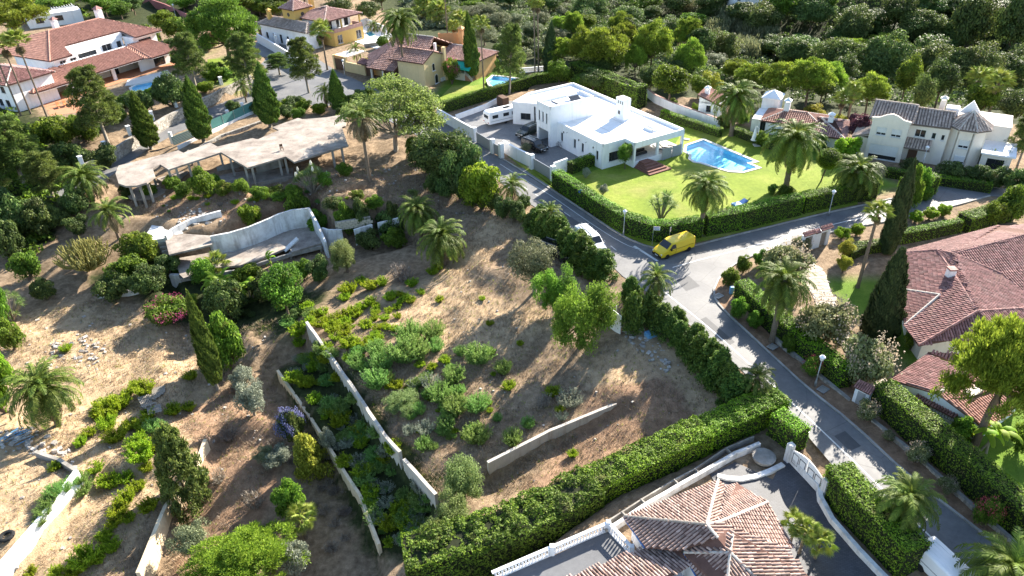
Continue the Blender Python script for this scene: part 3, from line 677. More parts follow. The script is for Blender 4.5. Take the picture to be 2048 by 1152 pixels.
def stone_pine(seed, leaf='pine', R_=4.6, h=9.0, flatness=.55, nclump=84, nleaf=260, bark='bark', L=.42, W=.13, rad0=(.85,1.45), low=.25):
    f = FO(seed); r = f.r; tm = MB(); base = h*.36; ends = []
    for k in range(nclump):
        a = r.rand()*2*PI; q = math.sqrt(r.rand())*R_*.86; z = base + (h-base)*(1-.8*(q/R_)**2)*r.uniform(low, .93) + r.uniform(-.3, .2)
        c = (q*math.cos(a), q*math.sin(a), z); rad = r.uniform(*rad0)
        f.clump(c, (rad, rad, rad*.72), nleaf, L, W, .35, 0, .72, .55, .7); 
        if k % 4 == 0: ends.append((c[0]*.85, c[1]*.85, c[2]-.4))
    lean = r.uniform(-.5, .5); top = (lean, r.uniform(-.4,.4), base*.9)
    tm.tube([(0,0,-.6), (lean*.3,0,base*.3), top], [.30,.24,.18], 7); limbs(tm, top, ends, .12)
    return tm.mesh('trunk', MT[bark], True), f.mesh('crown', LF[leaf]), h, 2*R_
for s_ in range(3): arch('stone_pine', *stone_pine(20+s_))
arch('greenpine', *stone_pine(31, 'pinegreen', 4.6, 8.0, .55, 110, 300, 'bark', .34, .1, (.7,1.2), .3))
def lobed_pine(seed, leaf='pineyellow', h=6.2, R_=3.4):
    f = FO(seed); r = f.r; tm = MB(); ends = []
    for k in range(26):
        a = k*2.4+r.uniform(-.4,.4); q = R_*math.sqrt((k+.4)/26)*.78; lr = R_*r.uniform(.26,.38); lc = Vector((q*math.cos(a), q*math.sin(a), h*(.78-.58*(q/R_)**2)*r.uniform(.72,1.06)))
        ends.append(lc*.92)
        for j in range(15):
            d = unit(1, r)[0]; d[2] = abs(d[2])*.9-.12; c = lc + Vector(d)*lr*r.uniform(.7,1.0); rad = r.uniform(.32,.58); f.clump(c, (rad,rad,rad*.75), 160, .19, .056, .35, -.25, .7, .45, .7)
    tm.tube([(0,0,-.6), (.1,0,h*.3), (0,.1,h*.45)], [.28,.22,.17], 7); limbs(tm, (0,.1,h*.44), ends, .1)
    return tm.mesh('trunk', MT['bark'], True), f.mesh('crown', LF[leaf]), h, 2*R_*1.08
def aleppo(seed, leaf='aleppo', h=11., R_=3.4, nb=40, nleaf=420):
    f = FO(seed); r = f.r; tm = MB(); lean = r.uniform(-.5,.5)
    axisp = lambda z: (lean*z/h, 0, z)
    tm.tube([axisp(-.6), axisp(h*.4), axisp(h*.95)], [.26,.18,.04], 7)
    for k in range(nb):
        z = h*(.24+.74*((k+.5)/nb)**.9); a = k*2.4 + r.uniform(-.4,.4); rr_ = R_*(1-((z/h)-.2)**1.7)*r.uniform(.45,1)*.9 + .25
        e = Vector((axisp(z)[0]+rr_*math.cos(a), rr_*math.sin(a), z + rr_*.32))
        tm.tube([axisp(z*.94), e], [.07,.02], 4, False)
        rad = r.uniform(.75, 1.25)*(.7+.45*(1-z/h)); f.clump(e, (rad,rad,rad*.8), nleaf, .38, .10, .3, 0, .7, .45, .6)
        m = Vector(axisp(z)).lerp(e, .55); f.clump(m, rad*.75, nleaf//3, .38, .10, .3, 0, .7, .45, .6)
    f.clump(axisp(h*.97), (.6,.6,.9), nleaf, .36, .10, .3, 0, .7, .4)
    return tm.mesh('trunk', MT['palebark'], True), f.mesh('crown', LF[leaf]), h+.8, 2*R_+.6
for s_ in range(2): arch('aleppo', *aleppo(40+s_))
def broad(seed, leaf='broad', h=8., R_=3.6, nclump=46, nleaf=230, L=.34, W=.22, base=.25, bark='bark', rad0=(.8,1.5), droop=.3):
    f = FO(seed); r = f.r; tm = MB(); ends = []
    cz = h*(1+base)/2; hz = h*(1-base)/2
    for k in range(nclump):
        d = unit(1, r)[0]; q = r.uniform(.35, .82)
        c = Vector((d[0]*R_*q, d[1]*R_*q, cz + d[2]*hz*q*.95)); rad = r.uniform(*rad0)*R_/3.6
        f.clump(c, (rad, rad, rad*.8), nleaf, L, W, .55, droop, 0, .6, .5)
        if k % 5 == 0: ends.append(c*.9)
    tm.tube([(0,0,-.6), (.1,0,h*base*.7), (0,0,h*base*1.2)], [.26,.2,.16], 7); limbs(tm, (0,0,h*base*1.15), ends, .11)
    return tm.mesh('trunk', MT[bark], True), f.mesh('crown', LF[leaf]), h, 2*R_*1.08
for s_ in range(3): arch('broad', *broad(60+s_))
for s_ in range(3): arch('dark', *broad(70+s_, 'dark', L=.36, W=.2))
for s_ in range(2): arch('forest', *broad(76+s_, 'forest', 8, 4.2, 60, 230, .36, .2, .12, rad0=(.8,1.6)))
for s_ in range(2): arch('olive', *broad(80+s_, 'olive', 5, 2.6, 40, 260, .22, .09, .2, 'palebark'))
for s_ in range(2): arch('grey', *broad(84+s_, 'grey', 3, 2.0, 34, 240, .20, .08, .1, 'palebark'))
for s_ in range(2): arch('yellow', *broad(88+s_, 'yellow', 4, 2.2, 34, 260, .22, .12, .15))
for s_ in range(2): arch('purple', *broad(92+s_, 'purple', 3.5, 2.0, 30, 220, .26, .15, .2))
arch('brightbush', *broad(96, 'bright', 2.5, 1.7, 30, 260, .2, .11, .02, rad0=(.9,1.4)))
arch('brightbush', *broad(97, 'bright', 2.5, 1.7, 30, 260, .2, .11, .02, rad0=(.9,1.4)))
for s_ in range(3): arch('bush', *broad(100+s_, 'broad', 2.4, 1.7, 30, 260, .2, .11, .02, rad0=(.9,1.5)))
for s_ in range(2): arch('darkbush', *broad(105+s_, 'dark', 2.4, 1.7, 30, 260, .2, .11, .02, rad0=(.9,1.5)))
def jacaranda(seed, h=9.5, R_=5.6):
    f = FO(seed); r = f.r; tm = MB(); ends = []
    for k in range(96):
        a = r.rand()*2*PI; q = math.sqrt(r.rand())*R_*.9; z = h*.26 + h*.66*(1-(q/R_)**2)**.7*r.uniform(.3, 1)
        c = Vector((q*math.cos(a), q*math.sin(a), z)); rad = r.uniform(.75, 1.25)
        f.clump(c, (rad*1.2, rad*1.2, rad*.6), 260, .30, .14, .5, .15, 0, .3, .6)
        if k % 5 == 0: ends.append(c - Vector((0,0,.3)))
    tm.tube([(0,0,-.6), (-.3,0,1.2), (.1,.1,2.2)], [.32,.26,.2], 7); limbs(tm, (.1,.1,2.1), ends, .14)
    return tm.mesh('trunk', MT['palebark'], True), f.mesh('crown', LF['jacar']), h, 2*R_*1.1
arch('jacaranda', *jacaranda(111))
def weeping(seed, leaf='pepper', h=7., R_=3.4, nclump=40):
    f = FO(seed); r = f.r; tm = MB(); ends = []
    for k in range(nclump):
        a = r.rand()*2*PI; q = math.sqrt(r.rand())*R_*.85; top = h*(1-.45*(q/R_)**2)*r.uniform(.75,1)
        c = Vector((q*math.cos(a), q*math.sin(a), top-.8)); rad = r.uniform(.6, 1.0)
        f.clump(c, (rad, rad, rad*1.5), 330, .40, .07, .4, 1.6, 0, .35, .6)
        f.clump(c - Vector((0,0,1.4)), (rad*.9, rad*.9, rad*1.4), 170, .42, .08, .4, 2.0, 0, .35); zz_ = c.z-2.8
        if q > R_*.35:
            while zz_ > .5: f.clump((c.x*1.04, c.y*1.04, zz_), (rad*.85, rad*.85, rad*1.2), 110, .42, .08, .4, 2.0, 0, .35); zz_ -= 1.5
        if k % 5 == 0: ends.append(c)
    tm.tube([(0,0,-.6), (.2,0,h*.25), (0,.1,h*.4)], [.28,.22,.17], 7); limbs(tm, (0,.1,h*.39), ends, .1)
    return tm.mesh('trunk', MT['bark'], True), f.mesh('crown', LF[leaf]), h, 2*R_*1.05
def skirted(seed, leaf, h, R_, nclump, nleaf, L, W, rad0, droop=1.1):
    f = FO(seed); r = f.r; tm = MB(); ends = []
    lobes = [(r.uniform(.25,.62)*R_, r.rand()*2*PI + 6.283*k_/7, r.uniform(.62,1.0)*h, r.uniform(.34,.52)*R_) for k_ in range(7)]
    for k in range(nclump):
        lq, la, lt, lr = lobes[k % 7]; a = r.rand()*2*PI; q = math.sqrt(r.uniform(.05,1))*lr
        x, y = lq*math.cos(la)+q*math.cos(a), lq*math.sin(la)+q*math.sin(a); zt = lt*(1-.35*(q/lr)**2) - .5; z = zt*(r.uniform(.12,1)**.6)
        c = Vector((x, y, max(.45, z))); rad = r.uniform(*rad0)*(1.15 if z > zt*.75 else .85)
        f.clump(c, (rad, rad, rad*1.1), nleaf, L, W, .5, droop, 0, .35, .55)
        if k % 6 == 0: ends.append(c)
    tm.tube([(0,0,-.6), (.15,0,h*.2), (0,.1,h*.4)], [.28,.22,.16], 7); limbs(tm, (0,.1,h*.38), ends, .1)
    return tm.mesh('trunk', MT['bark'], True), f.mesh('crown', LF[leaf]), h+.3, 2*R_*1.08
for s_ in range(2): arch('weeping', *skirted(120+s_, 'pepper', 6.2, 3.4, 84, 330, .27, .085, (.5,.95)))
for s_ in range(2): arch('weepgrey', *skirted(124+s_, 'pepperpale', 4.6, 2.4, 70, 260, .20, .06, (.34,.68)))
def cypress(seed, leaf='cypress', h=9., R_=1.15, prof=None, n=9500, base=.10, plume=.34):
    f = FO(seed); r = f.r; tm = MB()
    prof = prof or (lambda t: (.72+.28*min(1,t*4.5)) if t < .22 else (1-((t-.22)/.78)**1.55)**.85*1.0 if t < .995 else .04)
    ts = np.linspace(0, 1, 200); pr = np.array([max(.05, prof(t)) for t in ts]); cdf = np.cumsum(pr); cdf /= cdf[-1]
    t = np.interp(r.rand(n), cdf, ts); a = r.rand(n)*2*PI
    lump = 1 + .10*np.sin(a*5 + t*31) + .08*np.sin(a*3 - t*17 + 1) + .07*np.sin(a*9+t*53)
    q = np.interp(t, ts, pr)*R_*lump*r.uniform(.80, 1.03, n); z = h*(base + (1-base)*t)
    P = np.stack([q*np.cos(a), q*np.sin(a), z], 1)
    out = np.stack([np.cos(a), np.sin(a), np.full(n, .25)], 1); T = out*.45 + np.array([0,0,1.0]) + unit(n, r)*.35
    T /= np.linalg.norm(T, axis=1)[:, None]; Wd = np.cross(T, out + unit(n, r)*.5); Wd /= np.linalg.norm(Wd, axis=1)[:, None]
    f.put(kites(P, T, Wd, plume*r.uniform(.7,1.3,n), .15*r.uniform(.7,1.2,n)))
    tm.tube([(0,0,-.5), (0,0,h*.3), (0,0,h*.9)], [.2,.15,.03], 7)
    # inner twigs give the column its depth
    core = MB(); core.lathe([(max(.02, pr[int(k*19.9)]*R_*.72), h*(base+(1-base)*k/10)) for k in range(11)], 9)
    V = np.array(core.v); Fq = [fc for fc in core.f if len(fc) == 4]; f.put((V, np.array(Fq)))
    return tm.mesh('trunk', MT['palebark'], True), f.mesh('crown', LF[leaf]), h, 2*R_*1.05
for s_ in range(3): arch('cypress', *cypress(130+s_))
arch('darkcypress', *cypress(140, 'darkcyp', 12, 1.9, lambda t: (1-t**2.6)*(.72+.28*min(1,t*5)), 15000, .02, .4))
arch('darkcypress', *cypress(141, 'darkcyp', 12, 1.9, lambda t: (1-t**3)*(.72+.28*min(1,t*5)), 15000, .02, .4))
arch('conecypress', *cypress(144, 'darkcyp', 8, 2.2, lambda t: (1-t)**.55*(.82+.18*min(1,t*6)) if t < .97 else .15, 15000, .02, .4))
def wildconifer(seed, leaf='darkcyp', h=4.5, R_=1.6, nb=36):
    f = FO(seed); r = f.r; tm = MB(); tm.tube([(0,0,-.5), (0,0,h*.9)], [.14,.03], 6)
    for k in range(nb):
        t = (k+.5)/nb; z = h*(.06+.84*t); a = k*2.4+r.uniform(-.3,.3); q = R_*(1-t)**.42*r.uniform(.5,1.0)
        c = (q*math.cos(a), q*math.sin(a), z); rad = r.uniform(.4,.62)*(1.1-.4*t)
        f.clump(c, (rad,rad,rad*1.25), 190, .30, .12, .3, -.9, .4, .4, .6)
    f.clump((0,0,h*.93), (.22,.22,.6), 120, .3, .11, .3, -1, .4, .3)
    f.clump((0,0,h*.4), (R_*.6,R_*.6,h*.4), 700, .34, .14, .4, 0, 0, .7)
    return tm.mesh('trunk', MT['bark'], True), f.mesh('crown', LF[leaf]), h+.4, 2*R_+.5
for s_ in range(3): arch('wildconifer', *wildconifer(150+s_, 'cypress'))
for s_ in range(1): arch('spreadconifer', *wildconifer(156+s_, 'aleppo', 6.5, 2.4, 80))
for s_ in range(2): arch('nearpine', *lobed_pine(26+s_))
arch('yellowconifer', *wildconifer(159, 'yellow', 3.6, 1.9, 40))
def reeds(seed, leaf='reed'):
    f = FO(seed); r = f.r; n = 1500
    P0 = np.stack([r.uniform(-2.2,2.2,n), r.uniform(-2.2,2.2,n), r.uniform(.4,4.6,n)*r.uniform(.6,1,n)], 1)
    T = np.stack([r.normal(0,.35,n), r.normal(0,.35,n), np.ones(n)], 1); T /= np.linalg.norm(T, axis=1)[:, None]
    Wd = np.cross(T, unit(n, r)); Wd /= np.linalg.norm(Wd, axis=1)[:, None]; f.put(kites(P0, T, Wd, r.uniform(.9,1.7,n), .16))
    tm = MB(); [tm.tube([(r.uniform(-2,2), r.uniform(-2,2), -.5), (r.uniform(-2,2), r.uniform(-2,2), 2.8)], .03, 4) for _ in range(12)]
    return tm.mesh('stem', MT['palebark']), f.mesh('crown', LF[leaf]), 4.8, 4.6
for s_ in range(2): arch('reeds', *reeds(165+s_))
def tuft(seed, leaf, h, R_, nst, nl, L, W, spread=.8, fine=.25):
    """many leafy stems rising from one root"""
    f = FO(seed); r = f.r; tm = MB()
    for k in range(nst):
        a = r.rand()*2*PI; q = math.sqrt(r.rand())*R_*.55; sp = spread*math.sqrt(r.rand())*R_; hh = h*r.uniform(.6,1)*(1-.35*(sp/R_)**2)
        b = np.array([q*.7*math.cos(a), q*.7*math.sin(a), 0]); e = np.array([(q+sp)*math.cos(a)*.8+r.normal(0,.06)*R_, (q+sp)*math.sin(a)*.8+r.normal(0,.06)*R_, hh])
        t = r.uniform(.12, 1, nl)[:, None]; P = b + (e-b)*t + r.normal(0, .035, (nl,3))
        d = (e-b)/np.linalg.norm(e-b); T = d*.9 + unit(nl, r)*.75; T /= np.linalg.norm(T, axis=1)[:, None]
        Wd = np.cross(T, unit(nl, r)); Wd /= np.linalg.norm(Wd, axis=1)[:, None]+1e-9; f.put(kites(P, T, Wd, L*r.uniform(.6,1.2,nl), W))
        if k % 6 == 0: tm.tube([tuple(b - np.array([0,0,.1])), tuple(e*.8)], [.015,.006], 3, False)
    return tm.mesh('stem', MT['bark']), f.mesh('foliage', LF[leaf]), h, 2*R_
for s_ in range(4): arch('weed', *tuft(170+s_, 'weed', .85, .75, 90, 26, .17, .05))
for s_ in range(4): arch('fennel', *tuft(176+s_, 'fennel', 1.9, 1.1, 150, 40, .22, .04, .95))
for s_ in range(3): arch('broom', *tuft(182+s_, 'grey', 1.3, 1.0, 100, 26, .16, .04))
for s_ in range(2): arch('dryshrub', *tuft(186+s_, 'brush', 1.0, .9, 60, 16, .3, .025))
def flowering(seed, leaf, flower, h, R_, frac):
    tmesh, cmesh, hh, ww = broad(seed, leaf, h, R_, 34, 240, .19, .1, .03, rad0=(.9,1.5))
    f = FO(seed+1); r = f.r
    for k in range(26):
        d = unit(1, r)[0]; d[2] = abs(d[2])*.9+.05; c = Vector((d[0]*R_*.92, d[1]*R_*.92, h*.5+d[2]*h*.47))
        f.clump(c, .42*R_/1.6, int(60*frac), .12, .10, .3, 0, 0, .3)
    return tmesh, cmesh, hh, ww, f.mesh('flowers', LF[flower])
FLOW = {'bougainvillea': flowering(190, 'broad', 'pink', 2.4, 1.7, .4), 'plumbago': flowering(192, 'dark', 'blueflower', 1.8, 1.4, 1.0),
        'oleander': flowering(194, 'oleander', 'beigeflower', 2.4, 1.7, .28), 'pinkoleander': flowering(196, 'broad', 'pink', 2.4, 1.7, .22)}

# palms: fronds are separate leaves
def frond_mesh(seed, length, droop, leaflen, nleaf, leaf, lift=.5):
    """feather leaf along +x, arching; leaflets in two ranks"""
    r = np.random.RandomState(seed); V = []; Fc = []; ts = np.linspace(0, 1, 13); pts = []
    ang = lift; p = np.array([0., 0., 0.])
    for i in range(13):
        pts.append(p.copy()); p = p + np.array([math.cos(ang), 0, math.sin(ang)])*length/12; ang -= droop/12*(1+.8*i/12)
    pts = np.array(pts); mb = MB(); mb.tube([tuple(q) for q in pts], [.045*(1-.85*t)+.006 for t in ts], 4, False)
    V = [np.array(mb.v)]; Fc = [np.array(mb.f)]; n0 = len(mb.v)
    t = np.repeat(np.linspace(.10, .99, nleaf), 2); side = np.tile([1., -1.], nleaf)
    C = np.stack([np.interp(t, ts, pts[:, k]) for k in range(3)], 1); D = np.stack([np.gradient(np.interp(np.linspace(0,1,100), ts, pts[:, k])) for k in range(3)], 1)
    Tn = np.stack([np.interp(t, np.linspace(0,1,100), D[:, k]) for k in range(3)], 1); Tn /= np.linalg.norm(Tn, axis=1)[:, None]
    ll = leaflen*(np.sin(PI*np.clip(t*.86+.12, 0, 1))**.6)*r.uniform(.85,1.1,len(t))
    B = np.stack([np.zeros(len(t)), side, np.zeros(len(t))], 1); up = np.cross(Tn, np.array([0,1.,0]))*-1
    d = Tn*.62 + B*.72 + up*r.uniform(-.05,.45,len(t))[:, None]; d /= np.linalg.norm(d, axis=1)[:, None]
    d2 = d + np.array([0,0,-.35]); d2 /= np.linalg.norm(d2, axis=1)[:, None]
    w = Tn*.04
    A = C; Bm = C + d*ll[:, None]*.55; E_ = Bm + d2*ll[:, None]*.45
    VV = np.stack([A-w, A+w, Bm+w*.9, E_, Bm-w*.9], 1).reshape(-1, 3); k = np.arange(len(t))*5
    quads = np.concatenate([np.stack([k, k+1, k+2, k+4], 1), np.stack([k+4, k+2, k+3, k+3], 1)])
    me = bpy.data.meshes.new('frond'); faces = [tuple(f) for f in mb.f] + [tuple(q + n0) for q in quads[:len(t)]] + [tuple(q[:3] + n0) for q in quads[len(t):]]
    me.from_pydata([tuple(v) for v in mb.v] + [tuple(v) for v in VV], [], faces); me.materials.append(LF[leaf]); me.update(); return me
FR = {'up': [frond_mesh(200+i, 3.4, 1.5, .62, 34, 'palm', .35) for i in range(2)], 'mid': [frond_mesh(204+i, 3.7, 1.6, .66, 36, 'palm', .3) for i in range(2)],
      'low': [frond_mesh(208+i, 3.6, 1.3, .62, 34, 'palm', .1) for i in range(2)], 'dry': [frond_mesh(212+i, 3.0, 1.1, .5, 30, 'palmdry', .0) for i in range(2)]}
def trunk_mesh(h, r0, r1, mat, boots=True, lean=0.0):
    mb = MB(); n = max(4, int(h/.45)); P = []; Rr = []
    for i in range(n+1):
        t = i/n; P.append((lean*t*t, 0, -.4 + (h+.4)*t)); Rr.append((r0 + (r1-r0)*t)*(1 + (.10 if i % 2 else -.06)) + (.18*r0*max(0, 1-t*6)))
    mb.tube(P, Rr, 9); return mb.mesh('trunk', mat, True)
def date_palm(label, loc, h, spread, dry=.15, lift=1.25, nfr=76, group=None, rz=None, name='date_palm', fruit=False, seed=0, lean=0.0, r0=.36):
    """loc base; h trunk height; spread crown radius in metres"""
    r = random.Random(seed + int(loc[0]*31 + loc[1]*17)); t = thing(name, label, 'palm', loc, r.uniform(0, 6.28) if rz is None else rz, group)
    inst('trunk', trunk_mesh(h, r0, r0*.82, MT['palmbark'], True, lean), t)
    mb = MB(); mb.lathe([(r0*.7, h-.5), (r0*1.35, h-.1), (r0*1.2, h+.3), (.1, h+.6)], 9, (lean, 0, 0)); mb.obj('crown_boss', MT['palmbark'], t)
    sc = spread/3.1
    for k in range(nfr):
        u = (k+.5)/nfr; el = lift - u*(lift + .75) + r.uniform(-.12, .12)          # pitch of the leaf base
        kind = 'up' if u < .3 else ('mid' if u < .72 else 'low')
        if u > 1-dry: kind = 'dry'; el -= .25
        o = inst('frond', r.choice(FR[kind]), t, (lean, 0, h+.25-.5*u), (r.uniform(-.25,.25), -el, k*2.39996 + r.uniform(-.15,.15)))
        s = sc*r.uniform(.85, 1.1)*(1 if u > .12 else .8); o.scale = (s, s, s)
    if fruit:
        for k in range(5):
            mb = MB(); a = k*1.3; c = Vector((lean+.75*math.cos(a), .75*math.sin(a), h-.25)); mb.tube([(lean,0,h), c], .03, 4)
            for j in range(14): mb.tube([c, c+Vector((r.uniform(-.3,.3), r.uniform(-.3,.3), r.uniform(-.75,-.3)))], [.02,.05], 4)
            mb.obj('fruit_cluster', MT['fruit'], t)
    return t
MT['fruit'] = M('orange_date_stalks', (.50,.22,.05), (.42,.18,.04), 5, .7, .2, .1)
def fan_mesh(seed, leaf, R_=.78, ray=20, pet=1.05, fold=.12, tipdroop=.25):
    r = np.random.RandomState(seed); mb = MB(); mb.tube([(0,0,0), (pet*.5,0,.05), (pet,0,0)], [.03,.022,.015], 4, False)
    V = [(pet*.95, 0, 0)]; F_ = []
    for i in range(ray):
        a0 = -2.2 + 4.4*i/ray; a1 = -2.2 + 4.4*(i+1)/ray; am = (a0+a1)/2; Rm = R_*r.uniform(.88, 1.06)*(1-.12*abs(am)/2.2)
        k = len(V); zz = fold*(1 if i % 2 else -1)*.3
        V += [(pet+.42*R_*math.cos(a0), .42*R_*math.sin(a0), -fold*.3), (pet+.42*R_*math.cos(am), .42*R_*math.sin(am), fold*.5), (pet+.42*R_*math.cos(a1), .42*R_*math.sin(a1), -fold*.3),
              (pet+Rm*math.cos(am), Rm*math.sin(am), -tipdroop*r.uniform(.5,1.5))]
        F_ += [(0, k, k+1), (0, k+1, k+2), (k, k+3, k+1), (k+1, k+3, k+2)]
    mb.add(V, F_); return mb.mesh('fan_leaf', LF[leaf])
FAN = {'g': [fan_mesh(220+i, 'fan') for i in range(3)], 'd': [fan_mesh(226+i, 'palmdry', .85, 22, .8, .2, .5) for i in range(2)]}
def fan_palm(label, loc, h, spread=1.9, dry=.3, n=34, group=None, name='fan_palm', r0=.22, lean=0.0, skirt=True, seed=0):
    r = random.Random(seed + int(loc[0]*13 + loc[1]*7)); t = thing(name, label, 'palm', loc, r.uniform(0, 6.28), group)
    inst('trunk', trunk_mesh(h, r0, r0*.75, MT['palmbark'], True, lean), t); sc = spread/1.85
    for k in range(n):
        u = (k+.5)/n; el = 1.35 - 2.0*u + r.uniform(-.15,.15); kind = 'g'
        if u > 1-dry: kind = 'd'; el = -1.15 + r.uniform(-.25,.25)
        o = inst('fan_leaf', r.choice(FAN[kind]), t, (lean, 0, h + .15 - (.5*max(0, u-1+dry)/max(dry,.01) if skirt else 0)), (r.uniform(-.4,.4), -el, k*2.39996 + r.uniform(-.2,.2)))
        s = sc*r.uniform(.85,1.12)*(.72 if kind == 'd' else 1); o.scale = (s, s, s)
    return t
def blade_mesh(seed, leaf, L=.7, W=.05, n=60, stiff=.2):
    f = FO(seed); r = f.r; d = unit(n, r); d[:, 2] = d[:, 2]*.75 + .25; d /= np.linalg.norm(d, axis=1)[:, None]
    P = d*L*.5; Wd = np.cross(d, np.array([0,0,1.])); Wd /= np.linalg.norm(Wd, axis=1)[:, None]+1e-9
    f.put(kites(P, d, Wd, L*r.uniform(.8,1.1,n), W)); return f.mesh('rosette', LF[leaf])
ROS = [blade_mesh(240+i, 'yucca') for i in range(3)]; ROSB = [blade_mesh(244+i, 'yucca', 1.0, .11, 40) for i in range(2)]
def yucca(label, loc, h, R_, nhead, flowers=0, group=None, name='yucca', big=False, seed=1, cat='yucca'):
    r = random.Random(seed + int(loc[0]*3+loc[1])); t = thing(name, label, cat, loc, 0, group); mb = MB()
    for k in range(nhead):
        a = r.uniform(0, 6.28); q = math.sqrt(r.random())*R_; z = h*(1-.55*(q/R_)**2)*r.uniform(.72, 1) if R_ > .1 else h
        e = (q*math.cos(a), q*math.sin(a), z); mb.tube([(e[0]*.12, e[1]*.12, -.2), (e[0]*.5, e[1]*.5, z*.5), e], [.12,.09,.06], 5)
        o = inst('leaf_rosette', r.choice(ROSB if big else ROS), t, e, (r.uniform(-.3,.3), r.uniform(-.3,.3), r.uniform(0, 6.28))); s = r.uniform(.85,1.2); o.scale = (s,s,s)
        if k < flowers:
            fl = MB(); fl.lathe([(.03,0),(.17,.2),(.2,.45),(.1,.75),(.02,.9)], 8, (e[0], e[1], e[2]+.3)); fl.obj('flower_spike', LF['whiteflower'], t)
    mb.obj('trunk', MT['palebark'], t); return t
def banana_mesh(seed, leaf, L=1.9, W=.5):
    mb = MB(); r = random.Random(seed); n = 10; V = []; F_ = []; ang = 1.1; p = Vector((0,0,0))
    for i in range(n+1):
        t = i/n; w = W*.5*max(0, min(1, (t-.12)*4))*math.sqrt(max(0, 1-((t-.12)/.9)**3)) if t > .12 else .02
        V += [p + Vector((0,-w,-.06*w/.25 + r.uniform(-.03,.03))), p + Vector((0,0,.05)), p + Vector((0,w,-.06*w/.25 + r.uniform(-.03,.03)))]
        p = p + Vector((math.cos(ang), 0, math.sin(ang)))*L/n; ang -= 1.6/n*(1+t)
    for i in range(n): F_ += [(3*i,3*i+3,3*i+4,3*i+1),(3*i+1,3*i+4,3*i+5,3*i+2)]
    return mb.add(V, F_).mesh('leaf', LF[leaf], True)
BAN = [banana_mesh(250+i, 'bright') for i in range(3)]
def banana(label, loc, h, n, sc=1.0, group=None, name='banana_plant', cat='banana plant', seed=0):
    r = random.Random(seed+int(loc[0]*5)); t = thing(name, label, cat, loc, 0, group); mb = MB()
    for k in range(max(2, n//7)): mb.tube([(r.uniform(-.5,.5)*sc, r.uniform(-.5,.5)*sc, -.2), (r.uniform(-.5,.5)*sc, r.uniform(-.5,.5)*sc, h)], [.12,.07], 6)
    mb.obj('stem', MT['palebark'], t)
    for k in range(n):
        s = sc*r.uniform(.7,1.1); inst('leaf', r.choice(BAN), t, (r.uniform(-.6,.6)*sc, r.uniform(-.6,.6)*sc, h*r.uniform(.7,1)), (0, r.uniform(-.3,.5), r.uniform(0, 6.28)), (s,s,s))
    return t
def agave(label, loc, sc, group=None, leaf='yucca', name='agave', seed=0):
    t = thing(name, label, 'agave', loc, 0, group); inst('leaf_rosette', blade_mesh(260+seed, leaf, 1.0, .13, 46), t, (0,0,.1), (0,0,0), (sc,sc,sc)); return t

# ---- placing
def m_per_px(loc): return PX(loc)[2] / FPX
def height_to(loc, vtop):
    lo, hi = 0.1, 60.0
    for _ in range(40):
        mid = (lo+hi)/2
        if PX((loc[0], loc[1], loc[2]+mid))[1] > vtop: lo = mid
        else: hi = mid
    return lo
NAMES = dict(forest='forest_tree', nearpine='pine_tree', greenpine='umbrella_pine', stone_pine='umbrella_pine', aleppo='pine_tree', broad='broadleaf_tree', dark='evergreen_tree', olive='olive_tree', grey='silvery_shrub', yellow='yellow_shrub', purple='purple_plum',
  brightbush='bright_shrub', bush='green_shrub', darkbush='dark_shrub', jacaranda='jacaranda_tree', weeping='pepper_tree', weepgrey='pepper_tree', cypress='cypress_tree', darkcypress='cypress_tree', conecypress='cypress_tree',
  wildconifer='conifer', spreadconifer='juniper_tree', yellowconifer='golden_conifer', reeds='reed_clump', weed='weed_tuft', fennel='broom_bush', broom='grey_bush', dryshrub='dry_shrub')
CATS = dict(forest='tree', nearpine='tree', greenpine='tree', stone_pine='tree', aleppo='tree', broad='tree', dark='tree', olive='tree', jacaranda='tree', weeping='tree', weepgrey='tree', cypress='tree', darkcypress='tree', conecypress='tree', wildconifer='conifer', spreadconifer='tree', yellowconifer='conifer', reeds='reeds', weed='weed')
_cnt = {}
def plant(kind, u, v, vtop, wpx, label, group=None, z=None, var=None, rz=None, name=None, lean=None, minh=None, loc=None, h=None, w=None):
    """a tree or shrub rooted at pixel (u,v) on the ground, its top at row vtop, wpx wide"""
    p = loc if loc is not None else (GT(u, v) if z is None else G(u, v, z)); L_ = ARCH[kind]; k = _cnt.get(kind, 0); _cnt[kind] = k+1
    tm, cm, h0, w0 = L_[(k if var is None else var) % len(L_)]
    hh = h if h else height_to(p, vtop); ww = w if w else wpx*m_per_px((p[0], p[1], p[2]+hh*.6))
    k1 = rnd.uniform(.88, 1.13); t = thing(name or NAMES[kind], label, CATS.get(kind, 'shrub'), p, rnd.uniform(0, 6.28) if rz is None else rz, group, (ww/w0*k1, ww/w0/k1, hh/h0)); t.rotation_euler = (rnd.uniform(-.05,.05), rnd.uniform(-.05,.05), t.rotation_euler[2])
    if lean: t.rotation_euler = (lean[0], lean[1], t.rotation_euler[2])
    inst('trunk' if kind not in ('weed','fennel','broom','dryshrub','reeds') else 'stem', tm, t); inst('crown' if kind not in ('weed','fennel','broom','dryshrub') else 'foliage', cm, t); return t
def flower_bush(kind, u, v, vtop, wpx, label, group=None, name='flowering_shrub', z=None):
    p = GT(u, v) if z is None else G(u, v, z); tm, cm, h0, w0, fm = FLOW[kind]; hh = height_to(p, vtop); ww = wpx*m_per_px(p)
    t = thing(name, label, 'shrub', p, rnd.uniform(0, 6.28), group, (ww/w0, ww/w0, hh/h0))
    inst('stem', tm, t); inst('foliage', cm, t); tag(inst('flowers', fm, t), kind='stuff'); return t
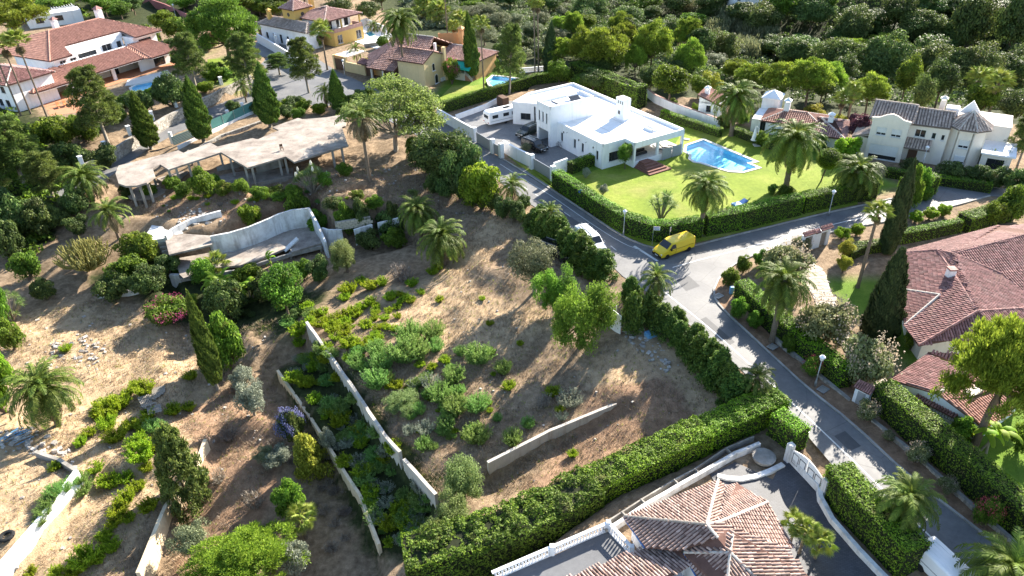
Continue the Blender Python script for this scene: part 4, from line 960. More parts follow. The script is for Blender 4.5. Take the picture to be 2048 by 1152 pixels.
def palm_at(kind, u, v, vc, wpx, label, group=None, z=None, **kw):
    """palm rooted at pixel (u,v), crown centre at row vc, crown wpx wide"""
    p = GT(u, v) if z is None else G(u, v, z); hh = height_to(p, vc); sp = wpx/2*m_per_px((p[0], p[1], p[2]+hh))
    f = date_palm if kind == 'date' else fan_palm
    return f(label, p, hh, sp, group=group, **kw)
def hedge(label, P, w, h, leaf='hedge', group=None, dens=70, L=.17, W=.10, name='clipped_hedge', wob=.08, z0=None, seed=1, zs=None, round_=.12):
    """clipped hedge along world points P (3D base); closed solid body plus leaves all over it"""
    r = np.random.RandomState(seed); P = [Vector(p) for p in P]; n = len(P)
    t = thing(name, label, 'hedge', P[0], 0, group); org = P[0]
    hs = h if isinstance(h, (list, tuple)) else [h]*n
    # offsets with mitred corners
    L_, R_ = [], []
    for i in range(n):
        a = (P[i]-P[i-1]).to_2d().normalized() if i else (P[1]-P[0]).to_2d().normalized(); b = (P[i+1]-P[i]).to_2d().normalized() if i < n-1 else a
        tt = (a+b).normalized(); nn = Vector((-tt.y, tt.x)); k = w/2/max(.5, nn.dot(Vector((-a.y, a.x))))
        L_.append(P[i].to_2d()+nn*k); R_.append(P[i].to_2d()-nn*k)
    f = FO(seed); body = MB(); rr = .8
    for i in range(n-1):
        zb0, zb1 = P[i].z-.4, P[i+1].z-.4; zt0, zt1 = P[i].z+hs[i], P[i+1].z+hs[i+1]
        def sh(q, c): v = (Vector(q)-c)*rr + c; return v
        c0, c1 = P[i].to_2d(), P[i+1].to_2d(); l0, l1, r0_, r1_ = sh(L_[i], c0), sh(L_[i+1], c1), sh(R_[i], c0), sh(R_[i+1], c1)
        d = .26
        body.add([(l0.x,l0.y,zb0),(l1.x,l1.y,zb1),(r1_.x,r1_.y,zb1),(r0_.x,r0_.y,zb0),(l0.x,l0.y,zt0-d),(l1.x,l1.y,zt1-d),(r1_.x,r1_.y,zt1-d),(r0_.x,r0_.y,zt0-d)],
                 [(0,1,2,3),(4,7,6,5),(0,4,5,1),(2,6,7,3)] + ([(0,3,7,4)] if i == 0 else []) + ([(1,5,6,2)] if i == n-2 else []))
        le = (c1-c0).length
        def face(a0, a1, b0, b1, za0, za1, zb0_, zb1_, nrm, dk=1.0):
            area = le * max(.3, ((Vector(b0)-Vector(a0)).length**2 + (zb0_-za0)**2)**.5); m = int(area*dens*dk)
            if m < 1: return
            s, q = r.rand(m), r.rand(m)
            X = np.stack([(a0[k]*(1-s)+a1[k]*s)*(1-q) + (b0[k]*(1-s)+b1[k]*s)*q for k in range(2)], 1)
            Z = (za0*(1-s)+za1*s)*(1-q) + (zb0_*(1-s)+zb1_*s)*q
            Q = np.c_[X, Z]; bulge = (vnoise(Q[:,0]*1.0+Q[:,2], Q[:,1]*1.0+Q[:,2]*.5, .9, seed)-.5)*wob*2.2 + (vnoise(Q[:,0]+7, Q[:,1]+Q[:,2], .35, seed+1)-.5)*wob*1.2
            nr = np.array(nrm); edge = np.minimum(np.minimum(q, 1-q)*6, 1); top_ = nrm[2] > .5; Q = Q + nr*(bulge*(1 if top_ else .4) - (round_*(1-edge) if top_ else .02) + (r.uniform(-.06,.04,m) if top_ else r.uniform(-.16,-.02,m)))[:, None]
            f.put(leaves(Q - np.array(org), np.tile(nr, (m,1)), L, W, r, .62 if nrm[2] else .7, .1))
        tt = (c1-c0).normalized(); nl = (-tt.y, tt.x, 0); nr_ = (tt.y, -tt.x, 0)
        zl0, zl1 = P[i].z, P[i+1].z
        face(L_[i], L_[i+1], L_[i], L_[i+1], zl0, zl1, zt0, zt1, nl, .7); face(R_[i], R_[i+1], R_[i], R_[i+1], zl0, zl1, zt0, zt1, nr_, .7)
        face(L_[i], L_[i+1], R_[i], R_[i+1], zt0, zt1, zt0, zt1, (0,0,1)); face(L_[i], L_[i+1], R_[i], R_[i+1], zt0-.1, zt1-.1, zt0-.1, zt1-.1, (0,0,1))
        if i == 0 or i == n-2:
            e = 0 if i == 0 else n-1; s_ = -1 if i == 0 else 1; m = int(w*hs[e]*dens); q = r.rand(m); zz = P[e].z + r.rand(m)*hs[e]
            Q = np.c_[L_[e].x*(1-q)+R_[e].x*q, L_[e].y*(1-q)+R_[e].y*q, zz] + np.array([tt.x*s_, tt.y*s_, 0])*r.uniform(-.1,.06,m)[:, None]
            f.put(leaves(Q - np.array(org), np.tile(np.array([tt.x*s_, tt.y*s_, 0.]), (m,1)), L, W, r, .45, .1))
    bo = body.obj('shade_core', MT['core'], t); bo.data.transform(Matrix.Translation(-org))
    inst('foliage', f.mesh('foliage', LF[leaf]), t); return t
# ---------------------------------------------------------------- free-standing and retaining walls
def mitre(P, w):
    n = len(P); L_, R_ = [], []
    for i in range(n):
        a = (P[i]-P[i-1]).to_2d().normalized() if i else (P[1]-P[0]).to_2d().normalized(); b = (P[i+1]-P[i]).to_2d().normalized() if i < n-1 else a
        tt = (a+b).normalized(); nn = Vector((-tt.y, tt.x)); k = w/2/max(.5, nn.dot(Vector((-a.y, a.x)))); L_.append(P[i].to_2d()+nn*k); R_.append(P[i].to_2d()-nn*k)
    return L_, R_
def wall_mesh(P, w, depth, mb=None, ragged=0.0, seed=0):
    """P: points along the wall's top; goes down by depth"""
    mb = mb or MB(); r = random.Random(seed); Q = [Vector(P[0])]
    for a, b in zip(P, P[1:]):
        a = Vector(a); b = Vector(b); n = max(1, int((b-a).length/1.2)) if ragged else 1
        for k in range(1, n+1): Q.append(a.lerp(b, k/n) + (Vector((0,0,r.uniform(-ragged, ragged*.4))) if ragged and k < n else Vector((0,0,0))))
    P = Q; L_, R_ = mitre(P, w); V = []; F_ = []
    for i, p in enumerate(P): V += [(L_[i].x,L_[i].y,p.z-depth),(R_[i].x,R_[i].y,p.z-depth),(R_[i].x,R_[i].y,p.z),(L_[i].x,L_[i].y,p.z)]
    for i in range(len(P)-1):
        a, b = 4*i, 4*i+4; F_ += [(a+1,b+1,b+2,a+2),(a+3,a+2,b+2,b+3),(a,a+3,b+3,b),(a,b,b+1,a+1)]
    F_ += [(0,1,2,3), (4*len(P)-1, 4*len(P)-2, 4*len(P)-3, 4*len(P)-4)]
    return mb.add(V, F_)
def wall(name, label, P, w, depth, mat, ragged=0.0, seed=0, cap=None, cat='wall'):
    t = thing(name, label, cat, Vector(P[0]) - Vector((0,0,depth)))
    o = wall_mesh([Vector(p) - Vector(t.location) for p in P], w, depth, None, ragged, seed).obj('wall_body', mat, t)
    if cap: wall_mesh([Vector(p) - Vector(t.location) + Vector((0,0,.07)) for p in P], w+.1, .07).obj('coping', cap, t)
    return t
W_ = lambda k, dz=0: [p + Vector((0,0,dz)) for p in WALLS[k]['P']]
p_ = W_('plot'); wall('retaining_wall', 'long stained concrete retaining wall holding up the vacant plot', p_[:4], .32, 4.2, MT['rwall'], .10, 1)
wall('retaining_wall', 'lower end of concrete retaining wall after the broken gap', [p_[3]+Vector((.35,-.45,-.5)), p_[4]], .32, 3.9, MT['rwall'], .05, 2)
wall('retaining_wall', 'low cream wall running down beside the shaded gully', W_('lower'), .3, 3.4, MT['creamwall'], .08, 3)
wall('retaining_wall', 'short concrete wall across the vacant plot', W_('small'), .3, 2.6, MT['rwall'], .02, 4)
wall('garden_wall', 'sunlit cream wall below the juniper tree', W_('cream'), .35, 2.8, MT['creamwall'], .15, 5)
wall('garden_wall', 'broad sunlit white wall by the old tyre', W_('white'), .4, 2.6, MT['white'], .04, 6)
wall('garden_wall', 'broken end of the white wall above rubble', [G(152,940,-3.6), G(118,918,-3.7), G(70,902,-3.8)], .35, 1.4, MT['concrete'], .08, 7)
# dry-stone walls along the narrow street: real stones on a body
MT['stone'] = M('pale_limestone_rubble', (.46,.42,.36), (.34,.31,.27), 2, .9, .2, .4, isl=.4)
def stone_wall(label, P, h, w=.45, seed=0, ss_=.34):
    t = thing('stone_wall', label, 'wall', Vector(P[0]) - Vector((0,0,h))); r = random.Random(seed)
    wall_mesh([Vector(p) - Vector(t.location) for p in P], w, h+.4).obj('wall_body', MT['concrete'], t); mb = MB()
    for a, b in zip(P, P[1:]):
        a = Vector(a); b = Vector(b); d = (b-a); le = d.length; ang = math.atan2(d.y, d.x); tt = d.normalized(); nn = Vector((tt.y, -tt.x, 0))
        rows = int(h/(ss_*.8))
        for j in range(rows):
            x = r.uniform(0, .2)
            while x < le:
                l = ss_*r.uniform(.7, 1.4); c = a.lerp(b, min(1, (x+l/2)/le)); z = c.z - h + (j+.5)*h/rows
                R_ = Matrix.Rotation(ang, 3, 'Z') @ Matrix.Rotation(r.uniform(-.12,.12), 3, 'Y')
                mb.box(Vector((c.x, c.y, z)) + nn*(w/2-.02) - Vector(t.location), (l*.88, .14+r.uniform(0,.07), h/rows*.86), rot=R_); x += l
    o = mb.obj('stones', MT['stone'], t); tag(o, kind='stuff'); return t
wl = W_('road'); stone_wall('pale rubble stone wall between street and left villa garden', wl[1:], 2.0, .45, 3)
for k, (u, v) in enumerate([(165,330),(212,300),(260,268),(305,238),(352,212),(443,168)]):
    q = GT(u, v); q = G(u, v, 2.1); mb = MB(); mb.box((0,0,.6), (.55,.55,1.7)); mb.box((0,0,1.5), (.7,.7,.12))
    t = tag(mb.obj('gate_pillar', MT['white'], bevel=.03), 'white square pillar on the rubble stone wall', 'pillar', 'white pillars along the stone wall'); t.location = q; t.rotation_euler[2] = .9
stone_wall('low rubble stone wall behind the ruined slab', [G(400,292,.6), G(440,270,.6), G(520,242,.6)], 1.2, .4, 9)
# white garden wall and teal netting fence beside the street
wall('garden_wall', 'low white wall under the teal netting fence', [G(355,292,.5), G(420,262,.5), G(505,222,.5)], .3, 1.1, MT['white'])
def netting(label, P, h, mat, posts=True):
    t = thing('netting_fence', label, 'fence', Vector(P[0])); o0 = Vector(P[0]); mb = MB(); pts = []
    for a, b in zip(P, P[1:]):
        a = Vector(a); b = Vector(b); n = max(1, int((b-a).length/2.2))
        for k in range(n): pts.append(a.lerp(b, k/n))
    pts.append(Vector(P[-1])); r = random.Random(4); V = []; F_ = []
    for i, p in enumerate(pts):
        q = p-o0; V += [(q.x,q.y,0+q.z),(q.x,q.y,h+q.z+r.uniform(-.08,.05)),(q.x+.02,q.y+.03,h+q.z+r.uniform(-.08,.05)),(q.x+.02,q.y+.03,q.z)]
    for i in range(len(pts)-1): a, b = 4*i, 4*i+4; F_ += [(a,b,b+1,a+1),(a+1,b+1,b+2,a+2),(a+2,b+2,b+3,a+3)]
    mb.add(V, F_).obj('net', mat, t)
    for p in pts:
        m2 = MB(); q = p-o0; m2.tube([(q.x,q.y,q.z-.2),(q.x,q.y,q.z+h+.1)], .04, 6); m2.obj('post', MT['steel'], t)
    return t
netting('faded teal netting fence above low white wall', [G(424,258,.5), G(470,238,.5), G(508,220,.5)], 1.7, MT['tealnet'])
netting('bright green netting fence beside the road hedge', [G(1033,432,-.3), G(1050,446,-.3), G(1064,452,-.3)], 1.5, MT['greennet'])
for u, v, l in ((345,285,'white pillar beside the striped gate'), (458,240,'white pillar in the teal netting fence'), (488,225,'white pillar at the end of teal netting fence')):
    mb = MB(); mb.box((0,0,.9), (.5,.5,2.2)); t = tag(mb.obj('gate_pillar', MT['white'], bevel=.03), l, 'pillar'); t.location = G(u, v, .1)
# striped gate
t = thing('sliding_gate', 'teal gate with pale horizontal bars beside the ruin', 'gate', G(348,292,.1)); a = G(348,292,.1); b = G(392,274,.1); d = b-a; ang = math.atan2(d.y,d.x)
MB().box((d.x/2,d.y/2,.9),(d.length,.06,1.6),ang).obj('panel', MT['tealnet'], t)
for k in range(6): MB().box((d.x/2,d.y/2+.0,.3+.26*k),(d.length,.12,.09),ang).obj('bar', MT['steel'], t)
# pink street wall top left
wall('street_wall', 'dusty pink plastered wall along the upper street', [G(270,-12,3), G(330,8,2.8), G(378,30,2.6), G(420,52,2.4)], .3, 3.0, MT['pinkwall'])
# ---------------------------------------------------------------- building kit
def rect_wall(mb, a, b, z0, z1, th, ops=()):
    """wall from a to b (2D), outer face on the right of travel, with true openings (s0,s1,z0,z1)"""
    a = Vector((a[0], a[1])); b = Vector((b[0], b[1])); d = b-a; le = d.length; ang = math.atan2(d.y, d.x); t = d/le; n = Vector((-t.y, t.x))
    S = sorted({0, le, *[o[0] for o in ops], *[o[1] for o in ops]}); Zs = sorted({z0, z1, *[o[2] for o in ops], *[o[3] for o in ops]})
    for i in range(len(S)-1):
        run = None
        for j in range(len(Zs)-1):
            sm, zm = (S[i]+S[i+1])/2, (Zs[j]+Zs[j+1])/2
            hole = any(o[0] < sm < o[1] and o[2] < zm < o[3] for o in ops)
            if not hole: run = [Zs[j] if run is None else run[0], Zs[j+1]]
            if (hole or j == len(Zs)-2) and run:
                c = a + t*sm + n*(th/2); mb.box((c.x, c.y, (run[0]+run[1])/2), (S[i+1]-S[i], th, run[1]-run[0]), ang); run = None
    return mb
def window(par, a, b, s0, s1, z0, z1, style='plain', depth=.16, sill=True, mull=1):
    """window unit set into the wall a->b: frame with pane and sill, optional shutter or grille"""
    a = Vector((a[0], a[1])); b = Vector((b[0], b[1])); t = (b-a).normalized(); n = Vector((-t.y, t.x)); ang = math.atan2(t.y, t.x)
    at_ = lambda s, z, dd: (a.x+t.x*s+n.x*dd, a.y+t.y*s+n.y*dd, z)
    w, h = s1-s0, z1-z0; f = .07; fr = MB(); m = MT['darkframe'] if style == 'dark' else MT['frame']
    for s in [s0+f/2, s1-f/2] + [s0+w*(k+1)/(mull+1) for k in range(mull)]: fr.box(at_(s, (z0+z1)/2, depth), (f, .08, h), ang)
    for z in (z0+f/2, z1-f/2): fr.box(at_((s0+s1)/2, z, depth), (w-2*f, .078, f), ang)
    o = fr.obj('window', m, par)
    MB().box(at_((s0+s1)/2, (z0+z1)/2, depth+.03), (w-f, .02, h-f), ang).obj('pane', MT['glass'], o)
    if sill: MB().box(at_((s0+s1)/2, z0-.04, .02), (w+.2, .26, .08), ang).obj('sill', MT['frame'], o)
    if style == 'shutter':
        zz = z0 + h*.3; k = int((z1-zz)/.12)+1; sh = MB()
        for i in range(k): sh.box(at_((s0+s1)/2, zz+(i+.5)*(z1-zz)/k, depth-.06), (w-.04, .04, (z1-zz)/k-.015), ang)
        sh.obj('shutter', MT['shutter'], o)
    if style == 'grille':
        gm = MB(); k = int(w/.22)
        for i in range(k+1): gm.box(at_(s0+w*i/k, (z0+z1)/2, -.06), (.03,.03,h+.1), ang)
        for z in (z0, z1): gm.box(at_((s0+s1)/2, z, -.06), (w, .034, .034), ang)
        gm.obj('grille', MT['darkframe'], o)
    return o
def shell(par, poly, z0, z1, mat, th=.25, wins=None, name='wall', style='plain', top=True, floor=False):
    """closed walls round a plan polygon (counter-clockwise), wins: {edge: [(s0,s1,z0,z1[,style[,mull]])]}"""
    wins = wins or {}; mb = MB(); n = len(poly); ar = sum(poly[i][0]*poly[(i+1)%n][1]-poly[(i+1)%n][0]*poly[i][1] for i in range(n))
    assert ar > 0, 'plan must run counter-clockwise'
    for i in range(n):
        a, b = poly[i], poly[(i+1)%n]; av = Vector(a); bv = Vector(b); d = (bv-av).normalized()
        ops = [w[:4] for w in wins.get(i, ())]; rect_wall(mb, a, (bv - d*th*.999) if True else b, z0, z1, th, ops)
    o = mb.obj(name, mat, par)
    if top: MB().prism([tuple(Vector(p)+ (Vector((sum(q[0] for q in poly)/n, sum(q[1] for q in poly)/n))-Vector(p)).normalized()*.06) for p in poly], z1-.2, z1-.02).obj('ceiling_slab', mat, par)
    for i, ws in wins.items():
        for w in ws:
            if len(w) > 4 and w[4] == 'open': continue
            window(par, poly[i], poly[(i+1)%n], *w[:4], style=(w[4] if len(w) > 4 else style), mull=(w[5] if len(w) > 5 else 1))
    return o
# roof tiles
def tile_template(w, l, seg=4):
    V = []; r = w*.5
    for y, k in ((0, 1.0), (l, .82)):
        for i in range(seg+1):
            a = PI*i/seg; V.append((-math.cos(a)*r*k, y, math.sin(a)*r*.85*k + (.03 if y == 0 else 0)))
    F_ = [(i, i+1, seg+2+i, seg+1+i) for i in range(seg)]
    return np.array(V), F_, tuple(range(seg, -1, -1))
_TT = {}
def tile_single(w, l, mat):
    key = (round(w,3), round(l,3), mat.name)
    if key not in _TT:
        V, F_, cap = tile_template(w, l); me = bpy.data.meshes.new('roof_tile'); me.from_pydata([tuple(v) for v in V], [], F_ + [cap]); me.materials.append(mat); me.update(); _TT[key] = me
    return _TT[key]
def tiled(par, pts, mat, tw=.30, tl=.42, singles=0, slabmat=None, th=.16, seed=0, lift=.02, name='roof_slope', along=None):
    """one roof slope: solid slope under rows of overlapping barrel tiles"""
    P = [Vector(p) for p in pts]; n = len(P); c = sum(P, Vector())/n
    A = np.array([[p.x-c.x, p.y-c.y, 1] for p in P]); z = np.array([p.z for p in P]); (sx, sy, s0), *_r = np.linalg.lstsq(A, z, rcond=None)
    up = Vector((sx, sy)); 
    if up.length < 1e-4: up = Vector((0, 1e-3))
    g = up.normalized(); nrm = Vector((-sx, -sy, 1)).normalized(); U = Vector((g.x, g.y, up.length)).normalized(); X = U.cross(nrm)   # U up-slope, X across
    if along: U = Vector(along[1])-Vector(along[0]); U = (U - nrm*U.dot(nrm)).normalized(); X = U.cross(nrm)
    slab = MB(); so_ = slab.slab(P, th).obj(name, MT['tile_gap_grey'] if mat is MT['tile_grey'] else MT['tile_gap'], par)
    if slabmat and slabmat is not mat: MB().slab([p - Vector((0,0,th+.004)) for p in P], .05).obj('soffit', slabmat, par)
    slope = so_
    O = Vector((c.x, c.y, s0)); loc2 = [((p-O).dot(X), (p-O).dot(U)) for p in P]
    x0, x1 = min(q[0] for q in loc2), max(q[0] for q in loc2); y0, y1 = min(q[1] for q in loc2), max(q[1] for q in loc2)
    nx_, ny_ = int((x1-x0)/tw)+1, int((y1-y0)/tl)+2; r = np.random.RandomState(seed+3)
    gx, gy = np.meshgrid(x0 + (np.arange(nx_)+.5)*tw, y0 + np.arange(ny_)*tl)
    gx = gx.ravel(); gy = gy.ravel(); ok = inpoly(gx, gy+tl*.35, loc2) | inpoly(gx, gy+tl*.7, loc2); gx, gy = gx[ok], gy[ok]
    V, F_, cap = tile_template(tw*.80, tl*1.12); m = len(gx)
    if m == 0: return slope
    Xn, Un, Nn, On = (np.array(q) for q in (X, U, nrm, O)); jit = r.normal(0, .012, (m, 2)); rotj = r.normal(0, .02, m)
    if singles:
        order = np.argsort([((On + Xn*gx[i] + Un*gy[i]) ** 2).sum() for i in range(m)]) if False else r.permutation(m)
        pick = set(order[:singles].tolist()); me = tile_single(tw*.80, tl*1.12, mat); B = Matrix((X, U, nrm)).transposed().to_4x4()
        for i in pick:
            o = inst('roof_tile', me, slope); q = O + X*(gx[i]+jit[i,0]) + U*(gy[i]+jit[i,1]) + nrm*lift; mm = B.copy(); mm.translation = q; o.matrix_local = mm @ Matrix.Rotation(rotj[i], 4, 'Z')
        keep = np.array([i not in pick for i in range(m)]); gx, gy, jit = gx[keep], gy[keep], jit[keep]; m = len(gx)
        if m == 0: return slope
    W_a = V[None,:,0]*Xn[:,None,None] if False else None
    base = On + Xn*(gx+jit[:,0])[:,None] + Un*(gy+jit[:,1])[:,None] + Nn*lift
    W = base[:,None,:] + V[None,:,0:1]*Xn + V[None,:,1:2]*Un + V[None,:,2:3]*Nn
    k = len(V); quads = (np.array(F_)[None] + (np.arange(m)*k)[:,None,None]).reshape(-1,4); me = np_mesh('roof_tiles', W.reshape(-1,3), quads, mat)
    o = inst('roof_tiles', me, slope); tag(o, kind='stuff'); return slope
def ridge(par, a, b, mat, r=.16, step=.45, name='ridge_tiles'):
    a = Vector(a); b = Vector(b); d = b-a; n = max(1, int(d.length/step)); mb = MB()
    for k in range(n): mb.tube([a.lerp(b, k/n), a.lerp(b, (k+1.08)/n)], [r*1.05, r*.9], 7)
    o = mb.obj(name, mat, par); tag(o, kind='stuff'); return o
def hip_roof(par, x0, x1, y0, y1, ze, zr, mat, ends=(True, True), tw=.3, tl=.42, singles=0, hipmat=None, inset=None, seed=0, axis='x'):
    """hip or gable roof over a rectangle; ends: hipped at low / high end of the long axis"""
    hm = hipmat or MT['mortar']
    if axis == 'y':
        T = lambda x, y, z: (y, x, z); X0, X1, Y0, Y1 = y0, y1, x0, x1
    else:
        T = lambda x, y, z: (x, y, z); X0, X1, Y0, Y1 = x0, x1, y0, y1
    ym = (Y0+Y1)/2; hd = inset or (Y1-Y0)/2; ra = X0 + (hd if ends[0] else 0); rb = X1 - (hd if ends[1] else 0)
    A, B, C, D = T(X0,Y0,ze), T(X1,Y0,ze), T(X1,Y1,ze), T(X0,Y1,ze); Ra, Rb = T(ra,ym,zr), T(rb,ym,zr); s = singles//4
    tiled(par, [A, B, Rb, Ra], mat, tw, tl, s, seed=seed); tiled(par, [C, D, Ra, Rb], mat, tw, tl, s, seed=seed+1)
    if ends[0]: tiled(par, [D, A, Ra], mat, tw, tl, s, seed=seed+2); ridge(par, A, Ra, hm); ridge(par, D, Ra, hm)
    if ends[1]: tiled(par, [B, C, Rb], mat, tw, tl, s, seed=seed+3); ridge(par, B, Rb, hm); ridge(par, C, Rb, hm)
    ridge(par, Ra, Rb, hm)
def chimney(par, x, y, z0, z1, w=.8, mat=None, capmat=None, cap=True):
    mb = MB(); mb.bx(x-w/2, x+w/2, y-w/2, y+w/2, z0, z1-.35)
    for dx in (-1,1):
        for dy in (-1,1): mb.bx(x+dx*w*.38-.09, x+dx*w*.38+.09, y+dy*w*.38-.09, y+dy*w*.38+.09, z1-.35, z1)
    o = mb.obj('chimney', mat or MT['white'], par)
    if cap: mb = MB(); mb.add([(x-w*.7,y-w*.7,z1),(x+w*.7,y-w*.7,z1),(x+w*.7,y+w*.7,z1),(x-w*.7,y+w*.7,z1),(x,y,z1+w*.55)], [(3,2,1,0),(0,1,4),(1,2,4),(2,3,4),(3,0,4)]); mb.obj('chimney_cap', capmat or MT['tile_red'], o)
    return o
R4 = lambda x0, x1, y0, y1: [(x0,y0),(x1,y0),(x1,y1),(x0,y1)]

# ---------------------------------------------------------------- white modern villa
v = thing('white_villa', 'large flat roofed white modern villa with tower and chimney', 'house', (14.97, 104.21, 0), math.radians(-60))
Ww = MT['white']
main = [(-12.5,0),(0,0),(0,4.35),(-3.4,4.35),(-3.4,14.6),(-18.7,14.6),(-18.7,7.7),(-12.5,7.7)]
slits = [(1.0,1.6,1.2,2.7,'dark',0),(4.7,5.3,1.2,2.7,'dark',0),(6.9,7.5,1.2,2.7,'dark',0),(10.8,11.4,1.2,2.7,'dark',0)]
shell(v, main, -.3, 3.75, Ww, .28, {0: slits, 1: [(1.3,3.3,1.0,2.5,'dark',2)], 3: [(1.0,4.4,1.02,3.2,'dark',2),(5.6,9.2,1.02,3.2,'dark',2)]})
# parapets all round the flat roof
par = MB(); roofpoly = [(-12.5,0),(0,0),(0,4.4),(2.35,4.4),(2.35,14.7),(-28.8,14.7),(-28.7,4.5),(-26.0,-.75),(-22.7,2.1),(-16.8,2.1)]
for a, b in zip(roofpoly, roofpoly[1:] + roofpoly[:1]):
    if (a, b) == ((-16.8,2.1),(-12.5,0)): continue
    rect_wall(par, a, b, 3.7, 4.2, .26)
par.obj('parapet', Ww, v)
MB().prism([(-12.4,.1),(-.1,.1),(-.1,4.5),(2.25,4.5),(2.25,14.6),(-28.6,14.6),(-28.5,4.6),(-25.9,-.5),(-22.7,2.25),(-16.7,2.25),(-12.4,2.25)], 3.5, 3.76).obj('flat_roof', MT['white_roof'], v)
wing = [(-28.6,4.5),(-26.0,-.7),(-22.7,2.15),(-16.7,2.15),(-16.7,7.6),(-18.6,14.5),(-28.6,14.5)]
shell(v, wing, -.3, 3.7, Ww, .28, {1: [(1.5,3.4,1.0,2.2,'dark',1)]}, name='wing_wall')
tw_ = R4(-16.75,-12.45,-1.45,7.7)
shell(v, tw_, -.3, 6.6, Ww, .3, {0: [(.6,3.6,0,2.6,'open'),(.65,1.1,3.9,5.6,'dark',0),(1.75,2.2,3.9,5.6,'dark',0),(2.85,3.3,3.9,5.6,'dark',0)]}, name='tower_wall')
par = MB(); [rect_wall(par, a, b, 6.55, 7.05, .26) for a, b in zip(tw_, tw_[1:]+tw_[:1])]; par.obj('tower_parapet', Ww, v)
MB().bx(-16.6,-12.6,2.6,2.75,0,3.2).obj('garage_back_wall', MT['offwhite'], v)
# covered terrace
MB().bx(-3.4,2.35,4.4,14.7,-1.2,1.0).obj('terrace_base', Ww, v)
MB().bx(-3.3,2.25,4.6,14.6,1.0,1.03).obj('terrace_floor', MT['cushion'], v)
for y in (4.55, 9.3, 14.5): MB().box((2.15,y,2.36),(.36,.36,2.66)).obj('pillar', Ww, v)
MB().box((-3.2,14.5,2.36),(.36,.36,2.66)).obj('pillar', Ww, v)
MB().bx(2.05,2.36,4.4,14.7,3.2,3.72).obj('lintel', Ww, v)
MB().bx(-3.4,2.0,14.42,14.72,3.2,3.72).obj('lintel', Ww, v)
for y in (11.0, 13.1):
    o = MB().box((2.62,y,.95),(.05,1.95,1.9)).obj('screen_panel', MT['greymetal'], v); o.rotation_euler[0] = .0
c = MB(); c.bx(-9.3,-7.2,9.7,11.2,3.7,7.4); ch = c.obj('chimney', Ww, v)
for k in range(3): MB().bx(-8.75+.55*k,-8.55+.55*k,9.68,9.8,6.5,7.0).obj('vent_slot', MT['darkframe'], ch)
MB().bx(-8.6,-8.1,9.66,9.78,4.7,5.3).obj('hatch', MT['darkframe'], ch); MB().bx(-10.0,-9.3,9.9,11.0,3.7,4.9).obj('chimney_base', Ww, ch)
par = MB(); [rect_wall(par, a, b, 3.75, 4.15, .15) for a, b in zip(R4(-2.6,-.4,10.3,11.6), R4(-2.6,-.4,10.3,11.6)[1:]+R4(-2.6,-.4,10.3,11.6)[:1])]; par.obj('skylight_kerb', Ww, v)
MB().bx(-21.5,-19.5,8.0,9.0,3.76,4.3).obj('roof_vent', MT['greymetal'], v); MB().bx(-24,-22.4,6.4,7.2,3.76,4.1).obj('roof_vent', MT['greymetal'], v)
so = MB(); so.box((-14.0,4.6,6.9),(1.4,2.0,.08), rot=Matrix.Rotation(.4,3,'Y')); so.obj('solar_panel', MT['glass'], v); MB().tube([(-14.9,3.7,7.25),(-14.9,5.5,7.25)],.24,10).obj('water_tank', Ww, v)
MB().bx(-15.9,-13.1,1.0,1.1,6.6,6.75).obj('roof_pipe', MT['darkframe'], v)
for y in (5.0, 9.0, 12.4): MB().bx(-12.0, -.5 if y < 6 else 1.8, y, y+.05, 3.762, 3.775).obj('roof_joint', MT['greymetal'], v)
for x in (-9.5, -4.2): MB().tube([(x,-.02,3.3),(x,-.32,3.22)], .05, 6).obj('rain_spout', MT['steel'], v)
for x in (-10.6, -6.3, -2.4): MB().box((x,-.06,2.95),(.14,.14,.28)).obj('wall_lamp', MT['darkframe'], v)
MB().tube([(-.12,-.08,.1),(-.12,-.08,3.6)], .05, 6).obj('downpipe', MT['frame'], v)
# brick steps as stacked courses
for k in range(5):
    z0, z1 = .2*k, .2*(k+1); xx = 6.2-.62*k; y0, y1 = 4.5+.38*k*.6, 8.9-.42*k
    st_ = MB(); st_.bx(2.4, xx, y0, y1, z0-.02, z1-.03); so = st_.obj('step', MT['brick'], v)
    nb = int((y1-y0)/.28)
    for j in range(nb): MB().bx(xx-.62, xx+.012, y0+j*(y1-y0)/nb+.012, y0+(j+1)*(y1-y0)/nb-.012, z1-.07, z1).obj('brick', MT['brick'], so)
# furniture on the villa terrace
vm = v.matrix_basis if False else Matrix.Translation(v.location) @ Matrix.Rotation(math.radians(-60), 4, 'Z')
def on_villa(x, y, z): return vm @ Vector((x, y, z))
t = thing('sofa', 'dark rattan sofa on the covered villa terrace', 'sofa', on_villa(.6, 7.0, 1.03), math.radians(-60))
MB().bx(-.4,.4,-1.3,1.3,.1,.42).obj('base', MT['rattan'], t, bevel=.04); MB().bx(-.5,-.3,-1.3,1.3,.42,.8).obj('backrest', MT['rattan'], t, bevel=.04); MB().bx(-.28,.38,-1.2,1.2,.42,.56).obj('seat_cushion', MT['blackpaint'], t, bevel=.05)
def lounger(label, loc, rz, mat, group, fr=None):
    t = thing('sun_lounger', label, 'lounger', loc, rz, group); MB().bx(-1.0,.3,-.32,.32,.26,.34).obj('frame', fr or MT['rattan'], t)
    MB().bx(-1.0,.3,-.3,.3,.345,.43).obj('cushion', mat, t, bevel=.03); MB().box((.62,0,.56),(.8,.6,.08), rot=Matrix.Rotation(-.6,3,'Y')).obj('backrest', mat, t, bevel=.03)
    for x in (-.9,.25):
        for y in (-.26,.26): MB().bx(x-.03,x+.03,y-.03,y+.03,0,.26).obj('leg', fr or MT['rattan'], t)
    return t
